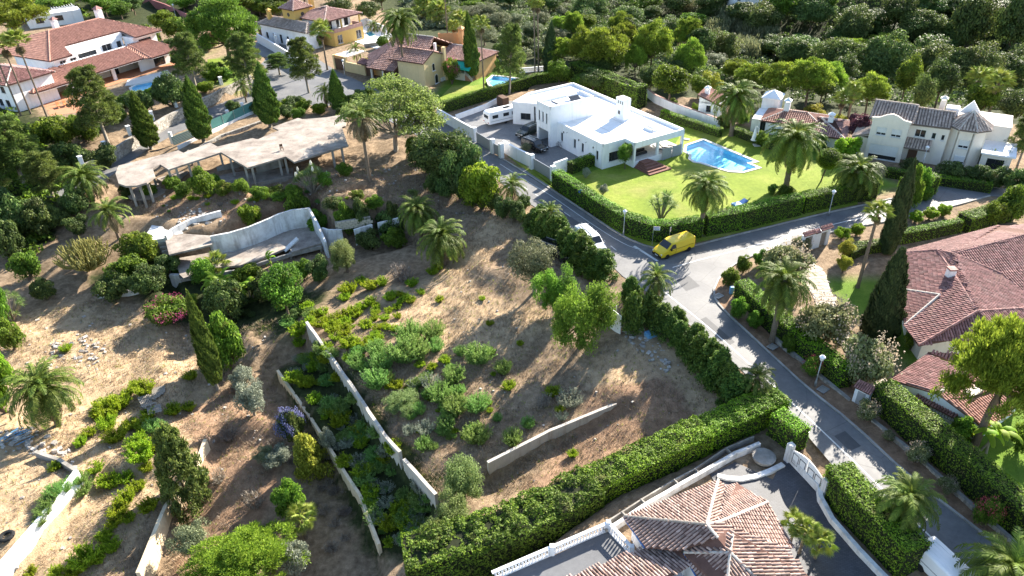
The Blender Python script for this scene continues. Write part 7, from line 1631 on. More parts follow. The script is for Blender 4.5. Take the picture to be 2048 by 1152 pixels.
# caravan
t = thing('caravan', 'long white touring caravan parked beside the villa wing', 'caravan', G(1004,244), math.radians(30)); cb = 3.3
pr = lambda w, k: [(w,.45),(w,.7),(w,2.3*k),(w*.97,2.55*k),(w*.88,2.66*k),(0,2.7*k)]
loft([(cb,pr(1.1,.9)),(cb-.25,pr(1.14,.98)),(2,pr(1.15,1)),(-cb+.5,pr(1.15,1)),(-cb+.15,pr(1.12,.97)),(-cb,pr(1.08,.9))], 'body', MT['whitepaint'], t, .05)
for s in (1,-1):
    for x0, x1 in ((2.6,1.5),(.9,-.3),(-1.4,-2.6)): MB().box(((x0+x1)/2,1.155*s,1.75),(x0-x1,.03,.62)).obj('side_window', MT['glass'], t, bevel=.03)
    MB().box((0,1.155*s,.95),(6.0,.025,.08)).obj('stripe', MT['greymetal'], t); wheel(t, 0.2, 1.0*s, .34, .2)
MB().box((-cb-.02,0,1.75),(.04,1.5,.6)).obj('rear_window', MT['glass'], t, bevel=.02); MB().box((-cb-.02,0,.6),(.08,2.0,.22)).obj('rear_bumper', MT['frame'], t)
for y in (-.8,.8): MB().box((-cb-.06,y,.75),(.05,.3,.14)).obj('tail_light', MT['redlight'], t)
for x in (1.8,-.2,-2.0): MB().box((x,.1,2.74),(.6,.6,.1)).obj('roof_vent', MT['frame'], t, bevel=.02)
MB().box((.9,-.2,2.75),(1.3,.7,.04)).obj('solar_panel', MT['glass'], t); MB().tube([(cb,.4,.5),(cb+1.1,0,.5)],.05,6).obj('drawbar', MT['steel'], t); MB().tube([(cb,-.4,.5),(cb+1.1,0,.5)],.05,6).obj('drawbar', MT['steel'], t)
o = MB().bx(-1.2,1.2,-.7,.7,0,1.9).obj('storage_shed', MT['brownwood'], bevel=.04); o.location = G(1006,212); o.rotation_euler[2] = math.radians(-60); tag(o, 'dark red brown shed behind the caravan', 'shed')
# bicycle against the villa wall
t = thing('bicycle', 'dark bicycle leaning against the villa wall', 'bicycle', G(1118,295), math.radians(-60)); tor = MB()
for x in (-.52,.52):
    w = MB(); w.tube([(x+.33*math.cos(a), 0, .34+.33*math.sin(a)) for a in [2*PI*k/16 for k in range(17)]], .03, 5, False); w.obj('wheel', MT['rubber'], t)
fr = MB(); [fr.tube([a, b], .022, 5) for a, b in (((-.52,0,.34),(-.1,0,.34)),((-.1,0,.34),(.38,0,.8)),((-.1,0,.34),(-.22,0,.82)),((-.22,0,.82),(.38,0,.82)),((.52,0,.34),(.36,0,.95)),((-.52,0,.34),(-.22,0,.82)))]; fr.obj('frame', MT['darkframe'], t)
MB().box((-.24,0,.92),(.26,.12,.05)).obj('saddle', MT['rubber'], t); MB().tube([(.36,-.28,1.0),(.36,.28,1.0)],.02,5).obj('handlebar', MT['darkframe'], t)
# ---------------------------------------------------------------- street lamps and signs
def lamp(label, loc, h=3.5, mat='steel'):
    t = thing('street_lamp', label, 'lamp', loc, 0, 'street lamps'); MB().lathe([(.13,0),(.12,.5),(.09,.55),(.075,.9),(.05,1.0),(.042,h-.5)], 10).obj('post', MT[mat], t, True)
    MB().lathe([(.05,h-.52),(.16,h-.42),(.24,h-.08),(.22,h-.05)], 8).obj('lantern_glass', MT['brass'], t); MB().lathe([(.3,h-.06),(.24,h+.02),(.08,h+.14),(.02,h+.2)], 8).obj('lantern_cap', MT['white'], t)
for u, v_, l in ((1247,470,'white lantern lamp at the hedge corner'), (1630,772,'lantern lamp on the verge by the meter hut'), (1657,430,'lantern lamp on the side street kerb'), (1842,338,'lantern lamp before the grey roofed villa'), (690,152,'lamp post beside the garage gate'), (557,100,'lamp post before the white street wall'), (352,34,'lamp post beside the pink wall')):
    lamp(l, GT(u, v_) if v_ < 400 else G(u, v_, .05), 3.6)
t = thing('street_sign', 'small blue and white rectangular sign on a post by the hedge', 'sign', G(1304,490,.05), math.radians(-8)); MB().tube([(0,0,0),(.02,0,2.7)],.035,6).obj('post', MT['steel'], t); MB().box((.42,0,2.42),(.84,.04,.5)).obj('plate', MT['frame'], t)
for x, z, w, h in ((.42,2.55,.62,.12),(.28,2.33,.26,.09),(.6,2.29,.22,.07)): MB().box((x,-.03,z),(w,.02,h)).obj('lettering_block', MT['blue'], t)
t = thing('road_sign', 'round road sign seen edge on beside the yellow van', 'sign', G(1337,492,.05), math.radians(62)); MB().tube([(0,0,0),(0,0,2.6)],.035,6).obj('post', MT['steel'], t); o = MB().lathe([(.32,-.02),(.32,.02)],20).obj('plate', MT['frame'], t); o.rotation_euler = (PI/2,0,0); o.location = (0,-.06,2.45)
o = MB().lathe([(.3,-.025),(.3,-.02)],20).obj('red_ring', MT['redlight'], t); o.rotation_euler = (PI/2,0,0); o.location = (0,-.1,2.45)
t = thing('road_sign', 'round blue road sign on a post by the villa hedge', 'sign', G(1161,412,.05), math.radians(-20)); MB().tube([(0,0,0),(0,0,2.5)],.035,6).obj('post', MT['steel'], t); o = MB().lathe([(.33,-.02),(.33,.02)],20).obj('plate', MT['blue'], t); o.rotation_euler = (PI/2,0,0); o.location = (0,-.06,2.3)
o = MB().bx(-.22,.22,-.2,.2,0,1.0).obj('meter_box', MT['skyblue'], bevel=.05); o.location = G(1462,588,.05); tag(o, 'pale blue meter box on the earth verge', 'meter box')
for u, v_, l in ((1646,779,'metal framed manhole grate beside the lamp'), (1437,592,'metal framed manhole grate at the kerb corner'), (1545,694,'metal grate beside the verge palm')):
    t = thing('drain_grate', l, 'grate', G(u, v_, .06), .6); fr = MB(); fr.bx(-.5,.5,-.4,-.33,0,.06); fr.bx(-.5,.5,.33,.4,0,.06); fr.bx(-.5,-.43,-.33,.33,0,.06); fr.bx(.43,.5,-.33,.33,0,.06); fr.obj('frame', MT['steel'], t); MB().bx(-.43,.43,-.33,.33,0,.03).obj('lid', MT['concrete'], t)
mh = MB(); mh.lathe([(.42,0),(.42,.008)],20); o = mh.obj('manhole_cover', MT['steel']); o.location = G(1609,862,.001); tag(o, 'round manhole cover in the road', 'manhole')
stone_wall('low rubble edging below the clipped verge hedge', [G(1548,672,.35), G(1620,732,.35), G(1700,798,.35)], .45, .3, 15, .3); stone_wall('low rubble edging below the long annex hedge', [G(1745,838,.35), G(1830,905,.35), G(1930,995,.35), G(2040,1090,.35)], .45, .3, 16, .3)
# ---------------------------------------------------------------- garden things
t = thing('parasol', 'closed white cantilever parasol behind the pool', 'parasol', G(1513,291,.05)); MB().tube([(0,0,0),(0,0,3.0),(-.5,0,3.4)],.05,6).obj('pole', MT['frame'], t); MB().bx(-.5,.5,-.5,.5,0,.12).obj('base', MT['coping'], t)
cn = MB(); cn.lathe([(.55,1.0),(.42,1.1),(.25,2.2),(.05,3.3)],9,(-.6,0,0)); cn.obj('folded_canopy', MT['cloth'], t)
t = thing('garden_lounger', 'blue covered lounger on the lawn behind the street hedge', 'lounger', G(1478,412,.05), .35); MB().bx(-1.1,1.1,-.5,.5,.2,.3).obj('frame', MT['steel'], t); MB().bx(-1.05,.2,-.48,.48,.31,.5).obj('cushion', MT['skyblue'], t, bevel=.05); MB().box((.7,0,.6),(.9,.95,.1), rot=Matrix.Rotation(-.4,3,'Y')).obj('backrest', MT['blue'], t)
for x in (-1,1):
    for y in (-.4,.4): MB().bx(x-.03,x+.03,y-.03,y+.03,0,.2).obj('leg', MT['steel'], t)
o = MB().bx(-.5,.5,-.35,.35,0,.12).obj('skimmer_lid', MT['greymetal']); o.location = G(1373,279,.04); o.rotation_euler[2] = -.5; tag(o, 'small grey lid on the lawn beside the pool', 'lid')
for k, (u, v_) in enumerate([(1000,128),(1010,134),(1022,130)]): lounger('pale lounger beside the rounded pool', G(u, v_, .05), 1.2, MT['cushion'], 'loungers beside the rounded pool', MT['wood'])
# pallets on the slope
def pallet(label, loc, rz, tilt, mat):
    t = thing('wooden_pallet', label, 'pallet', loc, rz); t.rotation_euler = (tilt[0], tilt[1], rz)
    for k in range(7): MB().bx(-.6,.6,-.5+.15*k,-.39+.15*k,.12,.145).obj('plank', mat, t)
    for y in (-.45,0,.45) : MB().bx(-.07+.5,.07+.5,y-.05,y+.05,0,.12).obj('block', mat, t); MB().bx(-.57,-.43,y-.05,y+.05,0,.12).obj('block', mat, t); MB().bx(-.07,.07,y-.05,y+.05,0,.12).obj('block', mat, t)
    for x in (-.5,0,.5): MB().bx(x-.05,x+.05,-.5,.51,-.025,0).obj('bearer', mat, t)
for u, v_, dz, rz, tl, l in ((312,828,.55,.5,(.15,.1),'sunlit pallet on top of the pallet heap'), (300,818,.45,.9,(-.4,.2),'tilted bluish pallet in the heap'), (292,806,.3,2.2,(.2,-.25),'pale pallet leaning in the heap'), (312,795,.15,1.2,(-.1,.1),'rear pallet of the heap'), (318,783,.05,.4,(.05,0),'pallet lying flat among the weeds')):
    t = pallet(l, GT(u, v_) + Vector((0,0,dz)), rz, tl, MT['wood'])
    t_ = [o for o in col.objects if o.name.startswith('wooden_pallet')][-1]; t_.scale = (1.15,1.15,1.15)
q = GT(10,1075); t = MB(); t.tube([(.34*math.cos(2*PI*k/18), .34*math.sin(2*PI*k/18), .1) for k in range(19)], .13, 8, False); o = t.obj('old_tyre', MT['rubber']); o.location = q+Vector((.2,0,.05)); o.scale = (1.4,1.4,1.2); tag(o, 'old black tyre lying by the white wall', 'tyre')
rp = random.Random(6)
for k in range(14):
    q = GT(rp.uniform(15,55), rp.uniform(868,888)); a = rp.uniform(.4,1.2) ; o = MB().tube([(-1.0,0,0),(1.0,0,0)], .05, 6).obj('scrap_pipe', MT[rp.choice(['steel','wood','skyblue','whitewash','concrete'])]); o.location = q + Vector((0,0,.08+.05*(k%4))); o.rotation_euler[2] = a; tag(o, 'scrap pipe in the pile beside the broken wall', 'pipe', 'pile of scrap pipes')
o = MB().tube([(0,0,-.4),(.1,.05,2.0)], .04, 6).obj('fence_stake', MT['wood']); o.location = GT(345,812); tag(o, 'thin stake beside the pallet heap', 'stake')
for u, v_, l in ((178,745,'thin stake above the wide palm'),(195,750,'second thin stake above the wide palm')): o = MB().tube([(0,0,-.3),(.05,.05,1.3)], .04, 6).obj('fence_stake', MT['wood']); o.location = GT(u, v_); tag(o, l, 'stake')
o = MB().bx(-.6,.6,-.4,.4,-.1,.55).obj('water_trough', MT['skyblue'], bevel=.05); o.location = GT(1301,672); o.rotation_euler[2] = .4; tag(o, 'small pale blue tub at the hedge foot', 'tub')
# ---------------------------------------------------------------- planting: trees
CONE = 'cypresses lining the narrow street'
plant('greenpine', 462, 132, -10, 158, 'very broad deep green umbrella pine over the street corner')
plant('stone_pine', 45, 85, -14, 125, 'umbrella pine behind the left villa chimney', var=1)
plant('aleppo', 393, 178, 62, 72, 'lumpy pine standing right of the left villa terrace')
plant('aleppo', 218, 292, 128, 112, 'large lumpy pine before the left villa pool')
plant('aleppo', 505, 190, 62, 82, 'pine beside the street cypress and junction')
plant('aleppo', 618, 186, 70, 76, 'slender pine on the corner by the fan palm')
plant('aleppo', 560, 150, 95, 60, 'small pine on the traffic island', h=5)
plant('aleppo', 50, 372, 228, 130, 'broad pine below the left villa garden', var=1)
plant('aleppo', 5, 390, 275, 110, 'pine at the foot of the left garden', var=2)
plant('aleppo', 110, 400, 300, 90, 'dark pine above the spiky sago palm', var=0)
for u, v, vt, w, l in ((303,298,182,50,'bright cypress in front of the large lumpy pine'), (408,284,152,52,'cypress beside the striped gate'), (541,254,126,48,'cypress behind the ruined concrete slab'), (680,226,138,32,'small cypress by the jacaranda and street')):
    plant('cypress', u, v, vt, w, l, CONE)
plant('cypress', 947, 160, 20, 30, 'slim dark cypress beside the yellow villa pool')
plant('darkcypress', 1098, 145, 40, 30, 'dark columnar cypress behind the clipped garden hedge', var=0)
plant('aleppo', 1019, 188, 42, 72, 'large dark pine beside the round pool', var=2)
plant('darkcypress', 1772, 505, 318, 44, 'huge dark cypress column by the gate of the red roofed house', var=1)
plant('conecypress', 1756, 672, 500, 76, 'fat cone shaped cypress with a dry top beside red roof')
plant('jacaranda', 792, 302, 142, 228, 'wide feathery jacaranda over the street')
plant('dark', 885, 372, 246, 130, 'dark shaggy tree below the jacaranda', var=0)
plant('darkbush', 930, 392, 285, 95, 'dark rounded bush beside the tall bright bush', var=1)
plant('darkbush', 858, 345, 265, 90, 'dark rounded bush behind the fan palm', var=0)
plant('brightbush', 965, 418, 318, 105, 'tall bright green bush beside the road')
plant('olive', 1068, 585, 482, 108, 'round grey green olive tree on the vacant plot')
plant('weeping', 1165, 690, 540, 150, 'bright weeping pepper tree on the vacant plot', var=0)
plant('weeping', 1115, 625, 525, 105, 'smaller pepper tree behind the weeping one', var=1)
plant('weepgrey', 925, 1010, 898, 118, 'pale pepper tree below the end of retaining wall')
plant('weepgrey', 905, 1080, 970, 110, 'pale pepper tree at the end of the big hedge')
plant('spreadconifer', 382, 1018, 835, 122, 'dark juniper leaning over the cream wall', var=1)
plant('nearpine', 500, 1180, 1046, 235, 'yellow green pine crown rising from the gully', var=0, h=7)
plant('yellowconifer', 625, 940, 862, 95, 'golden conifer beside the low cream wall')
plant('cypress', 436, 778, 583, 42, 'narrow cypress leaning on the dry slope', var=1)
plant('bush', 462, 735, 630, 96, 'round olive green bush beside the narrow cypress')
plant('nearpine', 1948, 892, 604, 265, 'big yellow green pine beside the red roof', var=1)
plant('aleppo', 2035, 330, 212, 70, 'pine at the corner of the grey roofed villa', var=1)
# forest behind: umbrella pines that can be told apart
FP = 'umbrella pines on the edge of the ravine'
for i, (u, v, vt, w) in enumerate([(1122,140,70,70),(1145,90,18,48),(1165,150,48,62),(1205,155,46,112),(1250,120,40,60),(1300,150,36,78),(1270,160,84,44),(1372,120,28,58),(1375,170,76,60),(1325,100,55,50),(1120,70,30,44),(1240,80,20,50),
    (1560,210,118,95),(1610,215,112,90),(1650,200,122,70),(1505,190,122,80),(1470,165,118,60),(1730,230,142,72),(1765,130,62,92),(1695,140,75,90)]):
    plant('stone_pine', u, v, vt, w, 'umbrella pine with rounded yellow green crown on the ravine edge', FP)
DP = 'dark evergreens filling the ravine'
r8 = random.Random(8)
for i, (u, v, vt, w) in enumerate([(1400,130,50,70),(1440,120,60,70),(1585,150,75,85),(1545,120,70,80),(1640,150,88,60),(1680,175,110,70),(1800,210,105,60),(1850,150,62,100),(1900,190,92,90),(1945,150,85,80),(2000,190,100,90),(2040,160,90,80),(1870,215,120,80),(1955,240,165,80),(2015,260,175,80),(1300,190,128,60),(1640,210,150,60),(1830,250,140,50),
    (1350,40,-20,70),(1290,30,-15,70),(1200,20,-20,60),(1420,40,-25,70),(1480,60,0,80),(1560,50,-30,90),(1700,60,10,70),(1790,50,-25,80),(1840,70,-20,90),(1900,80,-10,90),(1960,90,0,90),(2020,90,-5,100),(2045,40,-30,90),(1950,30,-40,90),(1640,40,-30,70),(1100,30,-15,60),(1020,20,-20,70),(960,20,-25,60)]):
    k_ = 'dark' if r8.random() < .75 else 'broad'; far = v < 100
    plant(k_, u, v, vt, w, ('dense dark evergreen' if k_ == 'dark' else 'fresh green leafy tree') + (' high on the far bank of the ravine' if far else ' near the foot of the ravine'), DP)
for i in range(70):
    u = r8.uniform(1080, 2060); v = r8.uniform(10, 190)
    if v > 150 and 1380 < u < 1700: continue
    k_ = 'dark' if r8.random() < .6 else ('olive' if r8.random() < .5 else 'broad')
    plant(k_, u, v, v-50, r8.uniform(45, 75), {'dark':'low dark thicket tree', 'olive':'low grey green thicket tree', 'broad':'low fresh green thicket tree'}[k_] + (' on the far ravine bank' if v < 95 else ' on the near ravine bank'), 'thicket trees in the ravine', h=r8.uniform(3.5, 6.5))
for i in range(26):
    u = r8.uniform(1380, 1530); v = r8.uniform(20, 118); plant('reeds', u, v, v-30, 48, 'clump of tall pale reeds on the far bank', 'reeds on the far bank', h=r8.uniform(4, 6))
for i in range(34):
    u = r8.uniform(830, 1180); v = r8.uniform(-5, 95)
    if u < 960 and v > 55: v = 40
    k_ = r8.choice(['olive','dark','broad','olive'])
    plant(k_, u, v, v-40, r8.uniform(40, 62), {'dark':'dark scrub tree', 'olive':'grey green scrub tree', 'broad':'fresh green scrub tree'}[k_] + ' on the slope behind the yellow villas', 'scrub trees behind the yellow villas', h=r8.uniform(3.5, 6))
for i in range(46):
    u = r8.uniform(-20, 560); v = r8.uniform(-30, 40); plant(r8.choice(['dark','broad','broad']), u, v, v-40, r8.uniform(40, 70), 'leafy garden tree beyond the upper street', 'garden trees beyond the upper street', h=r8.uniform(4, 7))
for (u, v, vt, w) in [(560,30,-30,70),(610,10,-40,70),(680,40,-10,60),(740,50,0,60),(765,20,-30,60),(700,10,-30,70)]:
    plant('dark', u, v, vt, w, 'dark tree behind the tower of the yellow and white villa', 'trees behind the tower villa')
plant('broad', 1338, 212, 122, 92, 'round deep green tree behind the white villa', var=1)
plant('yellow', 1420, 195, 140, 54, 'yellow leaved shrub tree beside the white garden wall')
plant('broad', 1395, 200, 150, 46, 'green tree between the round tree and yellow shrub')
plant('purple', 1712, 285, 225, 60, 'purple leaved plum beside the grey roofed villa')
plant('brightbush', 1690, 320, 268, 50, 'bright rounded shrub beside the garage wall')
plant('yellow', 1625, 245, 205, 50, 'yellow green shrub behind the terracotta cottage', var=1)
plant('yellow', 1675, 262, 226, 42, 'yellow shrub under the paired fan palms', var=0)
plant('broad', 55, 330, 225, 80, 'leafy tree on the corner of the left garden')
for u, v, vt, w, l in ((120,300,235,95,'large green shrub inside the left garden wall'), (170,285,232,70,'oleander mass beside the stone wall'), (345,215,150,70,'dark grey green shrub beside left pool'), (290,225,180,60,'dark shrub behind the bright cypress'), (430,165,125,60,'shrubs along the left garden corner'), (75,335,270,70,'green shrub above the broad pine')):
    plant('darkbush' if 'dark' in l else 'bush', u, v, vt, w, l)
for u, v, vt, w, l in ((330,60,20,60,'green shrub behind the left villa roof'), (300,95,50,60,'leafy shrub beside the villa chimney'), (355,80,35,60,'garden shrub beside the upper street'), (385,75,48,45,'round shrub by the street corner')):
    plant('bush', u, v, vt, w, l)
# shrubs by the ruin
for u, v, vt, w, l, k in ((410,392,335,62,'pale feathery bush in front of ruined columns','bush'), (150,345,285,80,'dark conifer shrub left of the ruin','darkbush'), (215,335,290,70,'dark green shrub behind the round slab','darkbush'), (285,525,468,85,'rounded dark green bush beside broken steps','bush'), (265,575,515,90,'sprawling bush on the old stone bank','bush'), (300,585,535,80,'dark ivy mass beside the white wall stump','darkbush'), (230,600,550,80,'ivy mass over the old white wall','darkbush'),
    (580,640,528,95,'large leafy bush below the ruined deck','broad'), (535,600,548,70,'dark bush under the ruined deck','darkbush'), (640,470,420,50,'small tree at the corner of the curved wall','bush'), (465,640,565,90,'dark leafy bush among the banana leaves','darkbush'), (600,420,380,60,'green weeds behind the curved wall','bush'),
    (560,395,372,50,'leafy weeds beside the yucca trunk','bush'), (780,470,425,70,'dry vine mass over the broken wall','darkbush'), (500,430,405,60,'green grass clump behind the curved wall','brightbush'), (40,480,395,80,'dark conifer bush at the left edge','darkbush'), (90,470,400,80,'dark shrub beneath the left pines','darkbush'), (30,520,440,70,'shadowy shrub beside the spiky plants','darkbush'), (160,430,375,60,'dark shrub behind the sago palm','darkbush'), (10,660,560,60,'bush under the spiky plants','bush')):
    plant(k, u, v, vt, w, l)
plant('weepgrey', 695, 545, 458, 66, 'pale feathery shrub before the broken white wall', name='feathery_shrub')
plant('brightbush', 12, 825, 690, 90, 'bright bush at the left edge of the slope')
plant('bush', 585, 1030, 965, 75, 'yellow green bush beside the low fan palm')
for u, v, vt, w, l in ((510,830,765,70,'silvery shrub on the red soil bank'), (490,780,735,55,'grey shrub below the round bush'), (560,930,900,60,'grey green shrub beside golden conifer'), (535,925,895,45,'small dry green shrub beside the gully'), (600,1150,1085,80,'grey shrub beside the yellow green pine'), (395,1120,1050,90,'olive grey shrub on the gully bank'), (660,900,860,40,'pale shrub on the low wall')):
    plant('olive' if 'olive' in l or 'dry' in l else 'grey', u, v, vt, w, l)
flower_bush('plumbago', 588, 882, 822, 60, 'blue flowering plumbago beside the low cream wall')
flower_bush('bougainvillea', 345, 648, 600, 95, 'pink bougainvillea on the slope below the ruin')
flower_bush('bougainvillea', 905, 168, 116, 38, 'bougainvillea against the yellow villa wall')
flower_bush('bougainvillea', 427, 92, 62, 42, 'pink bougainvillea by the street gate')
# shrubs and oleanders on the right verge and garden
OB = 'rounded shrubs along the road verge'
for u, v, vt, w in ((1476,635,595,40),(1508,655,622,40),(1458,572,538,42),(1486,545,512,38),(1520,535,500,40),(1575,705,672,35),(1540,560,520,50)):
    plant('bush', u, v, vt, w, 'rounded clipped shrub on the earth verge', OB)
for u, v, vt, w, l, k in ((1640,690,600,125,'large pale oleander beside the flagstone path','oleander'), (1725,765,672,115,'oleander mass above the clipped hedge','oleander'), (1568,560,485,95,'tall oleander beside the arched gate','oleander'), (1830,925,888,52,'white flowering oleander on the verge','oleander'), (1888,985,955,42,'low white oleander beside the low kerb wall','oleander'), (1965,1055,1000,62,'pink oleander on the verge','pinkoleander'), (1620,750,715,48,'young oleander beside the street lamp','pinkoleander'), (1730,840,800,50,'oleander beside the small white gatehouse','oleander'), (1775,880,862,28,'tiny oleander on the verge','oleander'), (1600,500,470,45,'oleander in front of the arched gate','oleander')):
    flower_bush(k, u, v, vt, w, l, name='oleander')
for u, v, vt, w, l in ((1690,520,475,38,'yellow green shrub right of the arched gate'), (1685,545,510,35,'green shrub behind the arched gate')): plant('yellow', u, v, vt, w, l)
HB = 'rounded shrubs behind the street hedge'
for u, v in ((1830,445),(1858,438),(1885,432),(1682,478),(1712,470)): plant('brightbush', u, v, v-24, 34, 'round bright shrub beside the kerb', HB)
for u, v, vt, w, l in ((2020,440,372,80,'broad green shrub at the street bend'), (1985,450,405,55,'green shrub beside the red tiled roof'), (1850,400,372,30,'shrub at the street corner'),(1915,880,835,60,'green bush against the annex wall'),(2035,900,850,60,'dark bush beside the annex'),(1820,700,660,40,'bush at the corner of the red roofed house'),(1815,420,330,45,'pale shrub beside the dark cypress'),(1835,395,335,50,'green hedge bush behind the dark cypress')): plant('bush', u, v, vt, w, l)
for u, v, vt, w, l in ((1900,360,325,60,'dark hedge shrub before the grey roofed villa'), (1950,365,330,60,'dark shrub beside the villa palms'), (1990,375,335,60,'dark shrub at the villa corner'), (2030,390,340,60,'dark shrub at the bend of the street'), (1820,345,318,50,'dark shrub before the villa porch')): plant('darkbush', u, v, vt, w, l)
# palms
date = lambda *a, **k: palm_at('date', *a, **k); fan = lambda *a, **k: palm_at('fan', *a, **k)
date(740, 362, 238, 100, 'half dry date palm beside the ruined slab', dry=.58, r0=.26)
date(811, 168, 45, 92, 'tall date palm before the yellow villa', dry=.12, r0=.25, fruit=True)
date(1400, 472, 378, 104, 'date palm growing out of the clipped street hedge', dry=.05, r0=.30)
date(1462, 272, 196, 108, 'stout date palm behind the pool', dry=.1, r0=.42, fruit=True)
date(1572, 372, 282, 132, 'large date palm on the lawn', dry=.06, r0=.42)
date(1704, 395, 345, 108, 'date palm beside the round clipped tree', dry=.12, r0=.45, fruit=True)
date(1543, 684, 566, 132, 'date palm rising from the verge hedge', dry=.05, r0=.3)
date(1308, 612, 560, 84, 'young date palm beside the junction', dry=.1, r0=.25, nfr=44)
date(1506, 800, 758, 90, 'small date palm at the end of the big hedge', dry=.05, r0=.22, nfr=40)
date(1790, 1065, 1000, 140, 'date palm behind the driveway hedge', dry=.08, r0=.3)
date(1990, 1200, 1145, 190, 'date palm beside the parked white van', dry=.05, r0=.32)
date(188, 412, 358, 100, 'date palm left of the round slab', dry=.2, r0=.35)
date(840, 478, 425, 92, 'stemless date palm beside the dry slope', dry=.1, r0=.35, lift=1.35)
date(888, 530, 478, 112, 'wide stemless date palm on the vacant plot', dry=.1, r0=.35, lift=1.35)
date(118, 850, 782, 150, 'wide date palm on the dry slope', dry=.1, r0=.35, lift=1.35)
date(1100, 470, 428, 70, 'small palm rising from the conifer hedge', dry=.15, r0=.2, nfr=36)
date(1025, 412, 372, 70, 'small palm beside the tall bright bush', dry=.2, r0=.2, nfr=40)
date(238, 478, 425, 90, 'stiff sago palm above the succulent bush', dry=.25, r0=.22, nfr=40)
date(715, 128, 98, 46, 'small arching palm inside the yellow villa gate', dry=.0, r0=.14, nfr=22)
date(493, 205, 172, 50, 'small palm on the traffic island', dry=.2, r0=.2, nfr=34)
date(655, 215, 185, 50, 'palm beside the small street cypress', dry=.25, r0=.2, nfr=34)
date(750, 70, 52, 40, 'slim palm beside the upper pool', dry=.1, r0=.15, nfr=30)
fan(655, 140, 62, 52, 'fan palm in front of the yellow and white villa', dry=.15)
fan(843, 310, 236, 56, 'fan palm with dry skirt beside the jacaranda', dry=.45)
fan(1715, 575, 428, 66, 'tall leaning fan palm inside the red roofed garden', dry=.25, r0=.2)
fan(968, 180, 52, 48, 'slim fan palm beside the round pool', dry=.2, r0=.16)
fan(1070, 152, 8, 36, 'tall fan palm by the garden balustrade', dry=.2, r0=.16)
fan(1077, 150, 14, 36, 'second tall fan palm by the garden balustrade', dry=.3, r0=.16)
fan(900, 130, -22, 46, 'very tall fan palm behind the yellow villa', dry=.2, r0=.15)
fan(913, 125, 55, 36, 'shorter fan palm behind the yellow villa', dry=.2, r0=.13)
for u, v, vc, l in ((28,222,92,'leftmost of the tall fan palms by left villa'), (42,232,86,'fan palm with dry skirt by left villa'), (62,228,96,'slender fan palm by left villa'), (95,236,88,'rightmost of the tall fan palms by left villa')):
    fan(u, v, vc, 62, l, dry=.35, r0=.17)
fan(1938, 222, 158, 62, 'fan palm rising behind the octagonal roof', dry=.15, r0=.24)
fan(1972, 242, 166, 66, 'fan palm at the corner of octagonal tower', dry=.15, r0=.24)
fan(1672, 262, 200, 46, 'left of the paired fan palms by purple plum', dry=.2, r0=.22)
fan(1690, 260, 185, 52, 'right of the paired fan palms by purple plum', dry=.2, r0=.24)
fan(612, 1075, 1040, 80, 'low fan palm in the shaded gully', dry=.1, n=24, skirt=False, r0=.2)
fan(1598, 1108, 1066, 72, 'fan palm cluster beside the driveway', dry=.0, n=24, skirt=False, r0=.12)
fan(1630, 1118, 1088, 72, 'low fan palm of the driveway cluster', dry=.0, n=22, skirt=False, r0=.12)
fan(1580, 1088, 1048, 66, 'upper fan palm of the driveway cluster', dry=.0, n=22, skirt=False, r0=.12)
fan(440, 548, 528, 60, 'low fan palm in front of the ruined deck', dry=.0, n=20, skirt=False, r0=.12)
for u, v, l in ((880,50,'bright palm clump behind the yellow villa'), (850,40,'palm thicket behind the yellow villa'), (920,70,'palm beside the orange chimney')): fan(u, v, v-22, 60, l, dry=.1, n=40, r0=.15)
yucca('large yucca with white flower spikes beside the ruin', GT(628, 392), 4.2, 2.6, 46, 7)
yucca('spiky yucca clump at the left edge of the slope', GT(25, 640), 4.5, 2.4, 26, 0)
yucca('clustered yucca trunks on the lawn', GT(1322, 438), 4.4, 1.7, 14, 0, seed=4, big=True)
for u, v, l in ((1970,340,'yucca cluster at the villa corner'), (1995,345,'second yucca cluster at the villa corner')): yucca(l, GT(u, v), 3.4, 1.0, 8, 0, big=True)
yucca('cactus clump on the dry slope above the palms', GT(826, 398), 1.8, .8, 10)
banana('broad leaved banana plants below the ruined deck', GT(470, 612), 2.6, 24, 1.2)
banana('banana plant beside the red roofed annex', GT(1975, 905), 2.4, 12, 1.2)
banana('leafy plant with orange bracts over the deck edge', GT(546, 552), 3.0, 8, .8, name='bird_of_paradise', cat='plant')
agave('pale agave inside the yellow villa gate', GT(735, 122), 1.3, leaf='yellow', seed=1)
# candelabra euphorbia
f = FO(301); tmE = MB(); r = random.Random(9)
t = thing('candelabra_cactus', 'pale yellow green candelabra succulent on the slope', 'cactus', GT(182, 545)); sc_ = 1
for k in range(170):
    a = r.uniform(0, 6.28); q = math.sqrt(r.random())*3.9; z = 5.2*(1-.30*(q/3.9)**2)*r.uniform(.75,1.05); e = Vector((q*math.cos(a), q*math.sin(a), z)); b = Vector((q*.35*math.cos(a), q*.35*math.sin(a), z*.35))
    mid = b.lerp(e, .45) + Vector((q*.14*math.cos(a), q*.14*math.sin(a), -.1)); tmE.tube([Vector((0,0,0)).lerp(b,.5), b, mid, e], [.09,.085,.08,.055], 5)
    for j in range(2):
        s = mid.lerp(e, r.uniform(.2,.6)); tmE.tube([s, s+Vector((r.uniform(-.35,.35), r.uniform(-.35,.35), r.uniform(.5,.9)))], [.07,.045], 5)
tmE.obj('branches', LF['euph'], t)
